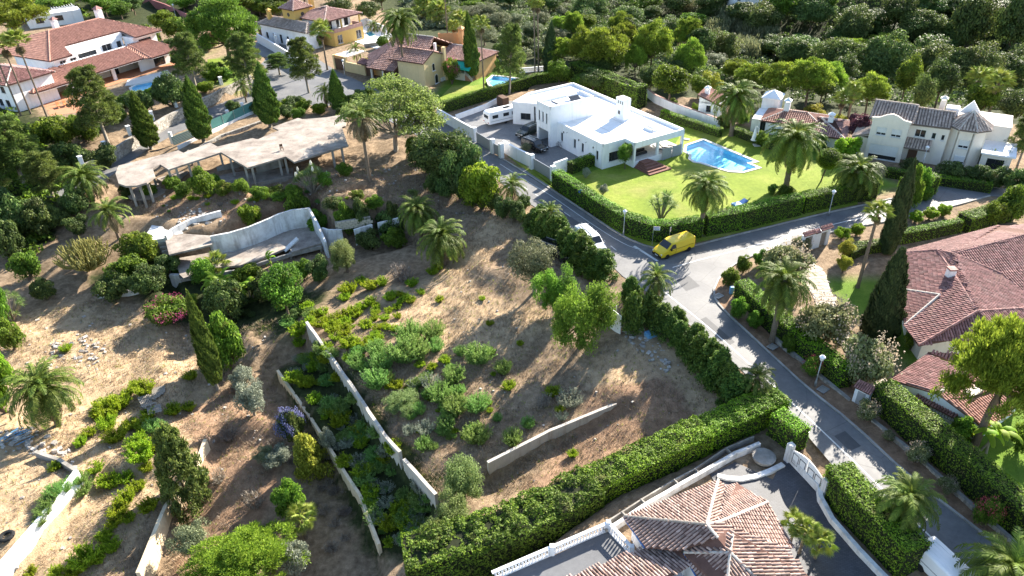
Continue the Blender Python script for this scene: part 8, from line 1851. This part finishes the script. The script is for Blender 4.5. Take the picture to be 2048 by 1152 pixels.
# lollipop tree on the lawn
p0 = GT(1641, 364); t = thing('topiary_tree', 'round clipped ball tree on a slim trunk on the lawn', 'tree', p0); MB().tube([(0,0,-.2),(.3,.1,1.5),(.6,.2,2.6)],[.12,.1,.09],7).obj('trunk', MT['bark'], t)
f = FO(310); [f.clump((.6,.2,3.6), (1.75,1.75,1.5), 5200, .16, .09, .5, 0, 0, .9)]; inst('crown', f.mesh('crown', LF['hedgedark']), t)
mb = MB(); mb.lathe([(.05,2.35),(1.0,2.6),(1.5,3.4),(1.3,4.2),(.6,4.8),(.05,4.95)], 14, (.6,.2,0)); mb.obj('shade_core', MT['core'], t)
# wild conifer hedges along the road
for i, (u, v, h_) in enumerate([(1072,462,2.6),(1090,478,3.0),(1110,492,3.2),(1130,506,3.3),(1150,520,3.4),(1168,532,3.4),(1186,546,3.4),(1202,556,3.2),(1082,452,2.5),(1122,482,3.0),(1160,510,3.2)]):
    plant('wildconifer', u, v, 0, 0, 'shaggy conifer in the hedge beside the white van', 'shaggy conifers in the upper road hedge', h=h_*rnd.uniform(1.2,1.6), w=rnd.uniform(3.6,4.8))
for i, (u, v, h_) in enumerate([(1300,642,3.0),(1322,660,3.0),(1340,676,2.9),(1360,694,2.9),(1378,712,2.9),(1398,730,3.0),(1416,748,3.1),(1434,768,3.2),(1452,788,3.2),(1468,806,3.0),(1350,668,2.6),(1390,706,2.7),(1430,746,2.8)]):
    plant('wildconifer', u, v, 0, 0, 'shaggy conifer in the hedge along the lower plot', 'shaggy conifers in the lower road hedge', h=h_*rnd.uniform(1.2,1.6), w=rnd.uniform(3.2,4.3))
plant('wildconifer', 1262, 660, 575, 62, 'grey green conifer beside the blue white panel'); plant('wildconifer', 1262, 610, 548, 60, 'conifer between pepper tree and road')
# clipped hedges
hp = lambda l, z=0: [G(u, v, z) for u, v in l]
hedge('long clipped hedge curving round the villa lawn', hp([(1112,372),(1150,398),(1200,432),(1250,462),(1300,478),(1340,480),(1398,470)]), 1.8, 2.7, seed=3)
hedge('clipped street hedge behind the yellow van', hp([(1408,468),(1470,457),(1540,440),(1594,427)]), 1.9, 3.0, seed=4)
hedge('dark clipped hedge below the date palm by street', hp([(1600,424),(1650,412),(1705,400),(1745,392)]), 1.9, 2.7, 'hedge', seed=5)
hedge('small clipped hedge beside the villa forecourt', hp([(1140,346),(1165,336),(1205,322)]), 1.5, 1.8, seed=6)
hedge('low hedge behind the pool', hp([(1324,234),(1380,254),(1440,274)]), 1.2, 1.5, seed=7)
hedge('low hedge behind the white parasol', hp([(1468,270),(1520,290),(1580,312)]), 1.2, 1.5, seed=8)
hedge('tall hedge behind the white villa roof', [G(u, v, 0) for u, v in ((1150,162),(1195,182),(1240,202),(1282,216))], 3.0, 4.2, 'broad', seed=9, wob=.3, L=.26, W=.16, dens=46)
hedge('clipped hedge between caravan and yellow villa', hp([(885,225),(930,212),(1000,190),(1070,168),(1140,160)]), 1.6, 2.2, seed=10)
hedge('clipped verge hedge below the flagstone path', hp([(1478,594),(1510,624),(1560,668),(1620,719),(1690,776)]), 1.9, 2.4, 'hedge', seed=12)
hedge('long clipped hedge along the annex garden', hp([(1752,808),(1800,850),(1860,905),(1930,965),(2000,1030),(2075,1095)]), 2.2, 2.9, 'hedgedark', seed=13)
hedge('clipped hedge inside the red roofed garden gate', hp([(1795,486),(1850,476),(1915,462)]), 1.2, 1.8, seed=14)
hedge('clipped hedge at the street bend', hp([(1922,460),(1965,448),(2010,436)]), 2.4, 2.2, seed=15)
hedge('thick hedge below the big cypress', hp([(1690,520),(1720,505),(1760,500)]), 1.4, 1.4, 'hedgedark', seed=18)
hedge('short clipped hedge right of the dark cypress', hp([(1800,398),(1830,392),(1860,384)]), 2.2, 3.0, 'hedgedark', seed=16)
hedge('dark hedge before the grey roofed villa', hp([(1770,352),(1830,362),(1900,372),(1980,384)]), 1.4, 1.4, 'hedgedark', seed=17)
hedge('rounded clipped hedge beside the driveway gate', hp([(1545,862),(1570,880),(1598,902)], -.4), 1.8, 2.6, seed=19)
hedge('tall clipped hedge between driveway and road', hp([(1662,980),(1700,1030),(1750,1080),(1815,1150)], -.4), 2.4, 3.2, 'hedgedark', seed=20, dens=90)
# the big hedge between vacant plot and tiled house, in steps
bh = [(1552,832,-.9),(1470,868,-1.1),(1400,900,-1.3),(1290,955,-1.8),(1180,1010,-2.2),(1100,1062,-2.6),(1000,1112,-3.0),(820,1175,-4.4)]
P_ = [G(u, v, z) for u, v, z in bh]
hedge('big clipped hedge, tall end beside the road palm', P_[:3], 2.7, [3.0, 3.1, 3.0], 'hedge', seed=21, dens=110, wob=.16)
hedge('big clipped hedge, middle stretch above the side path', P_[2:5], 2.9, [3.2, 3.3, 3.3], 'hedge', seed=22, dens=110, wob=.2)
hedge('big shaggy hedge, lower stretch beside the balustrade', P_[4:], 3.6, [3.4, 3.6, 3.8, 4.6], 'broad', seed=23, dens=100, wob=.42, L=.2, W=.13)

# gardens of the upper villas: shrubs that hide the bare earth between house and street
GS = 'garden shrubs of the upper villas'
for u, v, w in ((250,215,50),(230,228,44),(275,205,50),(315,195,46),(335,185,40),(240,245,40),(200,262,46),(185,248,40),(375,195,44),(412,185,44),(440,150,36),(395,120,40),(375,105,40),(420,100,44),(470,140,40),(455,160,36),(330,120,40),(350,100,44),(360,130,40),(150,255,40),(100,262,44),(70,275,50),(40,290,50),(20,270,50),(520,225,40),(560,220,44),(590,215,44),(610,222,40),(640,228,40),(470,225,34),(575,235,40),(600,240,36),(700,215,44),(720,205,40),(740,200,40),(690,235,40),(870,118,36),(890,108,36),(940,140,30),(955,125,34),(1000,112,40),(1040,128,36),(985,140,30),(1050,100,40),(1080,120,36),(1110,150,36),(800,85,36),(830,95,34),(770,95,34),(690,80,30),(640,95,26)):
    k_ = r8.choice(['bush','darkbush','darkbush','bush','brightbush'])
    plant(k_, u, v, v-24, w, {'bush':'mid green', 'darkbush':'dark', 'brightbush':'bright'}[k_] + ' garden shrub ' + ('below the left villa' if u < 460 else 'beside the upper street' if u < 760 else 'behind the yellow villa'), GS)

for u, v, vt, w, l, k in ((70,470,398,90,'dark tree at the foot of the left bank','dark'), (15,455,370,90,'dark tree at the edge of the left bank','dark'), (120,455,410,60,'dark bush behind the pale succulent','darkbush'), (160,470,430,50,'bush above the pale succulent','darkbush'), (60,560,505,60,'green bush beside the yucca clump','bush'), (95,600,560,50,'low bush on the left slope','darkbush'), (30,700,640,60,'bush at the foot of the yucca clump','bush'),
    (410,568,520,60,'leafy bush hiding the left end of the deck','bush'), (500,572,530,64,'leafy bush hiding the middle of the deck','bush'), (640,560,515,60,'dark bush at the right end of the deck','darkbush'), (345,560,510,56,'ivy bush on the deck steps','darkbush'), (740,500,460,60,'tangled bush before the broken wall','darkbush'), (790,495,455,60,'dry green bush below the broken wall','bush'), (610,560,520,50,'bush under the broken slab edge','bush')):
    plant(k, u, v, vt, w, l)
banana('banana leaves in front of the deck edge', GT(445, 590), 2.6, 18, 1.2, seed=3); banana('second banana clump beside the leafy bush', GT(505, 600), 2.4, 16, 1.1, seed=5)

plant('broad', 1250, 338, 286, 36, 'small round tree against the villa front wall', var=2)
for u, v, vt, w, l, k in ((1052,306,286,26,'olive shrub inside the villa boundary wall','olive'), (1172,356,336,24,'pale flowering shrub at the lawn corner','grey'), (1206,390,368,24,'second pale shrub beside the lawn hedge','grey'), (1388,222,206,26,'small shrub beside the white garden wall','bush'), (1345,212,196,26,'round shrub behind the villa','bush'), (1570,395,372,40,'low shrub under the large lawn palm','bush'), (1545,388,370,30,'small shrub beside the large lawn palm','bush')):
    plant(k, u, v, vt, w, l)

for u, v, vt, w, l, k in ((690,436,405,50,'bush in the hollow above the block wall','bush'), (722,428,400,46,'dark bush in the hollow above the block wall','darkbush'), (752,418,392,44,'dry green bush above the broken wall','bush'), (668,420,395,40,'dark bush behind the small corner tree','darkbush'), (784,432,405,40,'bush between hollow and stemless palm','darkbush'), (715,400,380,36,'low bush behind the hollow','bush')):
    plant(k, u, v, vt, w, l)

# large pale crowns standing out of the ravine
for i, (u, v, vt, w, l) in enumerate([(1665,165,70,110,'large pale crown between the paired fan palms and the far bank'), (1760,175,62,112,'large pale crown above the grey roof'), (1850,175,80,110,'wide pale crown behind the roof chimney'), (1935,190,84,110,'wide pale crown behind the octagonal tower'), (2015,180,80,110,'wide pale crown at the end of the ravine'), (1440,130,58,80,'pale crown beside the reeds'), (1590,140,66,100,'pale crown above the terracotta cottage'), (1350,95,30,84,'pale crown behind the umbrella pines'), (1255,70,8,80,'pale crown above the villa tower'), (1180,50,-14,80,'pale crown above the tall hedge'), (1520,75,0,90,'pale feathery crown beside the far house'), (1700,90,10,90,'pale crown below the garden pavilion'), (1830,95,14,100,'pale crown below the far terraces'), (1920,100,16,100,'pale crown beside the far terraces'), (2020,95,10,110,'pale crown on the far bank edge'), (1620,60,-16,90,'pale crown left of the garden pavilion')]):
    plant('forest', u, v, vt, w, l)
for u, v, vt, w, l, k in ((1520,292,262,40,'shrub hiding the cottage wall','bush'), (1560,300,268,44,'leafy shrub before the terracotta roof','bush'), (1600,310,275,44,'green shrub beside the terracotta roof','darkbush'), (1640,300,270,44,'leafy shrub between cottage and villa','bush'), (1450,258,228,40,'dark shrub under the stout palm','darkbush'), (1480,248,220,36,'shrub behind the stout palm','bush')):
    plant(k, u, v, vt, w, l)

RB = 'dark shrubs in the belt along the upper road'
for u, v, vt, w in ((838,322,275,60),(868,352,300,62),(900,372,312,64),(925,398,335,60),(895,395,350,56),(950,412,362,56),(985,420,372,52),(1008,436,392,50),(1035,440,405,44),(1060,462,420,46),(870,385,345,50),(912,330,290,56),(940,350,305,56),(965,380,338,50),(1046,420,392,40)):
    k_ = r8.choice(['darkbush','darkbush','bush']); plant(k_, u, v, vt, w, ('dark' if k_ == 'darkbush' else 'mid green') + ' shrub in the belt between vacant plot and upper road', RB)
for u, v, vt, w in ((255,398,372,36),(300,392,365,40),(345,378,352,40),(372,392,366,38),(450,392,362,44),(485,388,360,44),(520,400,372,48),(560,412,384,44),(590,398,370,40),(655,372,345,40),(690,352,325,40),(430,372,350,36)):
    plant(r8.choice(['bush','darkbush','bush']), u, v, vt, w, 'leafy shrub growing up before the ruined columns', 'shrubs before the ruined columns')
# ---------------------------------------------------------------- wild growth on the vacant plot, slope and gully
Z7 = lambda x, y: (700+x/4.43, 640+y/4.43)
BR = 'broom bushes on the vacant plot'; WT = 'weed tufts on the vacant plot'
for x, y, r in ((530,190,100),(740,150,80),(600,320,95),(470,360,105),(240,310,75),(290,430,80),(60,420,65),(760,270,60),(1140,380,95),(980,310,45),(1360,470,62),(930,540,78),(240,580,85),(330,540,55),(800,710,85),(950,820,88),(960,660,52),(1130,800,85),(860,960,65),(1130,1080,92),(650,1140,62),(1440,1090,72),(1580,950,50),(1310,890,36)):
    u, v = Z7(x, y); p = GT(u, v); w = 2*r/4.43*m_per_px(p)*1.12; plant('fennel', u, v, 0, 0, 'feathery green broom bush on the vacant plot', BR, loc=p, h=w*1.0, w=w*1.2)
for x, y, r in ((720,600,95),(450,800,160),(670,1000,85),(530,1010,65),(560,600,60)):
    u, v = Z7(x, y); p = GT(u, v); w = 2*r/4.43*m_per_px(p)*1.1; plant('broom' if r < 150 else 'weepgrey', u, v, 0, 0, 'silvery green bush on the vacant plot' if r < 150 else 'large silvery bush overhanging the retaining wall', 'silvery bushes on the vacant plot' if r < 150 else None, loc=p, h=w*.7, w=w, name='silvery_bush')
tuf = [Z7(x, y) + (r/4.43,) for x, y, r in ((845,375,55),(735,430,38),(1405,610,65),(410,600,65),(530,580,42),(1240,815,32),(1240,745,28),(1270,490,28),(995,1050,20),(1250,300,50))]
tuf += [(599,668,19),(642,652,15),(665,662,18),(690,668,16),(702,694,20),(734,694,12),(698,722,13),(750,672,9),(732,656,15),(620,650,14),(660,645,14),(684,636,14),(705,628,14),(725,618,13),(742,608,13),(648,628,12),(697,586,18),(742,578,16),(765,570,14),(722,566,11),(690,600,12),(712,632,14),(752,616,10),(779,600,11),(800,592,9),(825,572,13),(842,588,9),(865,548,11),(877,538,11),(879,603,10),(795,636,9),(770,640,10),(750,640,9),(615,618,13),(632,634,12),(600,690,14),(770,655,9),(812,600,8),(690,650,14),(672,680,13),(715,705,11),(655,700,12),(1060,850,10),(1145,912,11),(1105,790,16),(1120,822,10),(980,650,8),(965,600,7),(1040,690,8)]
for u, v, r in tuf:
    p = GT(u, v); w = 2*r*m_per_px(p)*1.15; plant('weed', u, v, 0, 0, 'bright yellow green weed tuft on the vacant plot', WT, loc=p, h=max(.4, w*.55), w=w)
SW = 'weed tufts on the lower slope'
for u, v, r in ((220,830,28),(240,815,24),(290,785,22),(163,890,14),(180,870,14),(217,855,20),(233,880,22),(287,915,28),(275,890,20),(193,942,17),(220,972,22),(253,962,17),(277,978,16),(253,1002,20),(240,1028,20),(232,1050,16),(213,1078,17),(113,938,14),(173,1128,30),(63,1148,14),(113,1150,16),(350,826,17),(380,820,14),(300,1018,20),(383,757,14),(133,702,12),(290,860,18),(310,900,20),(300,835,16),(265,855,16),(330,870,14),(205,815,16),(195,835,14),(258,790,12),(270,775,12),(150,1150,20),(225,1100,20),(200,1120,18),(260,1040,14),(295,940,14)):
    p = GT(u, v); w = 2*r*m_per_px(p)*1.15; plant('weed', u, v, 0, 0, 'bright green weed tuft on the dry lower slope', SW, loc=p, h=w*.55, w=w)
for u, v, r in ((133,990,16),(122,1010,16),(112,1028,15),(100,1045,15),(90,1060,13),(145,970,13),(170,985,18),(160,965,16)):
    p = GT(u, v); w = 2*r*m_per_px(p)*1.2; plant('fennel', u, v, 0, 0, 'tall pale grass clump at the foot of the white wall', 'grass clumps along the white wall', loc=p, h=w*.7, w=w, name='grass_clump')
plant('fennel', 310, 862, 0, 0, 'bluish feathery bush below the pallet heap', loc=GT(312,862), h=1.6, w=2.2)
for u, v, r, l, k in ((1140,810,26,'white flowering dry shrub on the vacant plot','broom'), (1125,838,13,'small white flowering shrub on the plot','broom'), (805,560,26,'reddish dead shrub beside the green weeds','dryshrub'), (1085,812,20,'dry brown shrub beside the short wall','dryshrub'), (440,960,18,'dry twiggy shrub on the red bank','dryshrub'), (460,880,20,'dry scrub on the red soil','dryshrub'), (510,1010,24,'dry brush at the gully edge','dryshrub'), (475,780,16,'dry weeds below the round bush','dryshrub')):
    p = GT(u, v); w = 2*r*m_per_px(p)*1.15; plant(k, u, v, 0, 0, l, loc=p, h=w*.6, w=w)
cp_ = [G(u, v, -2.8) for u, v in ((635,640),(760,585),(860,590),(800,660),(900,720),(960,860),(850,900),(760,800),(690,700))]; n_ = 0; rc_ = random.Random(21)
while n_ < 90:
    u, v = rc_.uniform(630, 960), rc_.uniform(580, 900); p = GT(u, v)
    if not inpoly(np.array([p.x]), np.array([p.y]), cp_)[0]: continue
    n_ += 1; k = 'weed' if v < 700 or rc_.random() < .4 else 'fennel'; w = rc_.uniform(.6, 1.5); plant(k, u, v, 0, 0, 'bright yellow green weed tuft on the vacant plot' if k == 'weed' else 'feathery green broom bush on the vacant plot', WT if k == 'weed' else BR, loc=p, h=w*.5 if k == 'weed' else w*.8, w=w)
# shaded strip between the two long walls
rw_ = random.Random(12); strip_poly = [G(u, v, -6) for u, v in ((590,705),(640,700),(700,800),(770,905),(860,1010),(850,1075),(770,1090),(735,1000),(690,930),(630,830),(575,745))]
n_ = 0
while n_ < 120:
    u, v = rw_.uniform(570, 860), rw_.uniform(690, 1095); p = GT(u, v)
    if not inpoly(np.array([p.x]), np.array([p.y]), strip_poly)[0]: continue
    k = rw_.choice(['weed','fennel','fennel','weed','broom']); w = rw_.uniform(1.0, 2.3); n_ += 1
    plant(k, u, v, 0, 0, {'weed':'bright weed', 'fennel':'feathery green bush', 'broom':'silvery bush'}[k] + ' in the shaded strip between the long walls', 'weeds in the shaded strip', loc=p, h=w*.55, w=w, name='strip_weed')
for i in range(34):
    u, v = rw_.uniform(520, 700), rw_.uniform(880, 1120); p = GT(u, v); 
    if p.z > -6.8: continue
    w = rw_.uniform(.8, 1.7); plant('dryshrub', u, v, 0, 0, 'dry brush in the dark gully', 'dry brush in the gully', loc=p, h=w*.5, w=w)
for i in range(46):
    u, v = rw_.uniform(210, 640), rw_.uniform(540, 660); p = GT(u, v); w = rw_.uniform(1.0, 2.0)
    if v > 620 - .25*abs(u-450)*.3 and u < 420: continue
    plant(rw_.choice(['darkbush','bush','darkbush','fennel']), u, v, 0, 0, 'low tangled greenery at the foot of the ruin', 'tangled greenery below the ruin', loc=p, h=w*.55, w=w*1.2, name='ruin_greenery')
for i in range(30):
    u, v = rw_.uniform(280, 720), rw_.uniform(385, 425); p = GT(u, v); w = rw_.uniform(.7, 1.5)
    plant(rw_.choice(['weed','fennel','dryshrub','bush']), u, v, 0, 0, 'low weeds before the ruined slab', 'weeds before the ruined slab', loc=p, h=w*.5, w=w)
# low ground cover in the woods so that no bare earth shows: one mass
def scatter_stuff(name, label, kinds, polys, n, size, seed):
    """uncountable low scrub: leaf clumps joined into one mesh"""
    r = np.random.RandomState(seed); f = FO(seed); tot = 0
    for px, zz, frac in polys:
        P = [G(u, v, zz) for u, v in px]; x0, x1 = min(p.x for p in P), max(p.x for p in P); y0, y1 = min(p.y for p in P), max(p.y for p in P); m = int(n*frac); got = 0
        while got < m:
            x = r.uniform(x0, x1, m*3); y = r.uniform(y0, y1, m*3); k = inpoly(x, y, P); x, y = x[k], y[k]
            for a, b in zip(x, y):
                if got >= m: break
                z = H1(a, b); s = r.uniform(*size); f.clump((a, b, z+s*.35), (s, s, s*.7), int(34*s), .58, .38, .5, .2, 0, .5, .9); got += 1
    o = inst(name, f.mesh(name, LF[kinds])); tag(o, label, kind='stuff'); return o
woods = [([(820,60),(1000,110),(1110,150),(1300,205),(1400,195),(1560,240),(1720,262),(2100,240),(2100,-60),(1400,-60),(760,-60)], -5, 1.0)]
scatter_stuff('undergrowth', 'dark undergrowth covering the ravine', 'dark', woods, 2700, (.9, 2.1), 401)
scatter_stuff('undergrowth', 'grey green scrub covering the ravine banks', 'olive', woods + [([(830,40),(960,75),(1010,105),(1110,145),(1090,60),(1100,-30),(800,-30)], -1, .6)], 1300, (.7, 1.7), 402)
scatter_stuff('undergrowth', 'garden undergrowth beyond the upper street and under the left pines', 'broad', [([(-140,-60),(560,-60),(515,40),(420,30),(330,0),(250,20),(60,45),(-140,80)], 3, .6), ([(-80,240),(60,260),(140,360),(130,420),(60,480),(-80,500)], -1, .4)], 900, (.6, 1.5), 403)
# dry grass: one mass of blades
def grass(name, label, leaf, polys, dens, L, seed):
    r = np.random.RandomState(seed); V = []; tot = 0
    for px, zz, k in polys:
        P = [G(u, v, zz) for u, v in px]; x0, x1 = min(p.x for p in P), max(p.x for p in P); y0, y1 = min(p.y for p in P), max(p.y for p in P); n = int((x1-x0)*(y1-y0)*dens*k)
        x = r.uniform(x0, x1, n); y = r.uniform(y0, y1, n); ok = inpoly(x, y, P) & (vnoise(x, y, 2.2, seed)*.6 + vnoise(x, y, .9, seed+1)*.4 > r.uniform(.25,.62,n)); V.append(np.c_[x[ok], y[ok]])
    Q = np.concatenate(V); z = np.array([H1(a, b) for a, b in Q]); n = len(Q); B = 4
    C = np.repeat(np.c_[Q, z], B, 0); m = len(C); a = r.rand(m)*2*PI; lean = r.uniform(.1,.9,m); ll = L*r.uniform(.5,1.2,m)
    T = np.stack([np.cos(a)*lean, np.sin(a)*lean, np.ones(m)*.8], 1); T /= np.linalg.norm(T, axis=1)[:, None]; Wd = np.stack([-np.sin(a), np.cos(a), np.zeros(m)], 1)
    P0 = C + np.stack([np.cos(a)*.06, np.sin(a)*.06, -np.full(m,.02)], 1); VV = np.stack([P0-Wd*.022, P0+Wd*.022, P0+T*ll[:, None]], 1).reshape(-1,3)
    o = inst(name, np_mesh(name, VV, np.arange(len(VV)).reshape(-1,3), LF[leaf])); tag(o, label, kind='stuff'); return o
open_ground = [([(640,660),(760,600),(900,520),(960,430),(1040,440),(1130,530),(1080,700),(1250,700),(1440,800),(1400,880),(1000,1030),(880,980)], -2, 1), ([(0,1150),(0,650),(200,610),(420,640),(560,640),(540,740),(560,830),(520,950),(420,1080),(300,1150)], -6, 1), ([(250,400),(480,375),(760,330),(900,330),(980,420),(880,470),(760,430),(600,420),(300,430)], -1, 1)]
grass('dry_grass', 'dry straw grass over the open ground', 'dry', open_ground, 18, .36, 411)
grass('green_grass', 'sparse green weeds in the dry grass', 'weed', open_ground, 2.0, .26, 412)
grass('dry_brush', 'grey dead twigs lying on the open ground', 'brush', open_ground, 1.6, .5, 413)
# rubble
def rubble(name, label, px, zz, n, s, mat, seed):
    r = random.Random(seed); P = [G(u, v, zz) for u, v in px]; x0, x1 = min(p.x for p in P), max(p.x for p in P); y0, y1 = min(p.y for p in P), max(p.y for p in P); mb = MB(); k = 0
    while k < n:
        x, y = r.uniform(x0, x1), r.uniform(y0, y1)
        if not inpoly(np.array([x]), np.array([y]), P)[0]: continue
        k += 1; q = s*r.uniform(.3, 1.3)**1.6; R_ = Matrix.Rotation(r.uniform(0,6.28),3,'Z') @ Matrix.Rotation(r.uniform(-.5,.5),3,'X')
        mb.box((x, y, H1(x, y)+q*.15), (q*r.uniform(.7,1.5), q, q*r.uniform(.4,.9)), rot=R_)
    o = mb.obj(name, mat); b = o.modifiers.new('bevel', 'BEVEL'); b.width = s*.08; b.segments = 1; tag(o, label, kind='stuff')
MT['rubble'] = M('broken_concrete_rubble', (.46,.43,.39), (.34,.31,.28), 3, .9, .2, .4, isl=.35)
rubble('rubble', 'loose stones scattered over the slope', open_ground[1][0], -6, 200, .2, MT['rubble'], 1); rubble('rubble', 'stones scattered over the vacant plot', open_ground[0][0], -2, 110, .15, MT['rubble'], 2)
rubble('rubble', 'rubble round the ruins', [(360,420),(450,430),(480,450),(400,470),(350,450)], -1.6, 120, .3, MT['rubble'], 3); rubble('rubble', 'rubble in front of the ruined slab', open_ground[2][0], -1, 200, .22, MT['rubble'], 4)
rubble('rubble', 'broken concrete beside the white wall', [(0,860),(60,840),(130,890),(150,930),(80,900),(0,900)], -4, 90, .32, MT['rubble'], 5); rubble('rubble', 'rubble heap with twigs on the slope', [(80,700),(170,660),(230,690),(180,730),(90,740)], -5.5, 110, .28, MT['rubble'], 6)
rubble('rubble', 'stones at the hedge foot of the plot', [(1230,650),(1290,660),(1360,730),(1330,740),(1260,690)], -.6, 110, .24, MT['rubble'], 7)
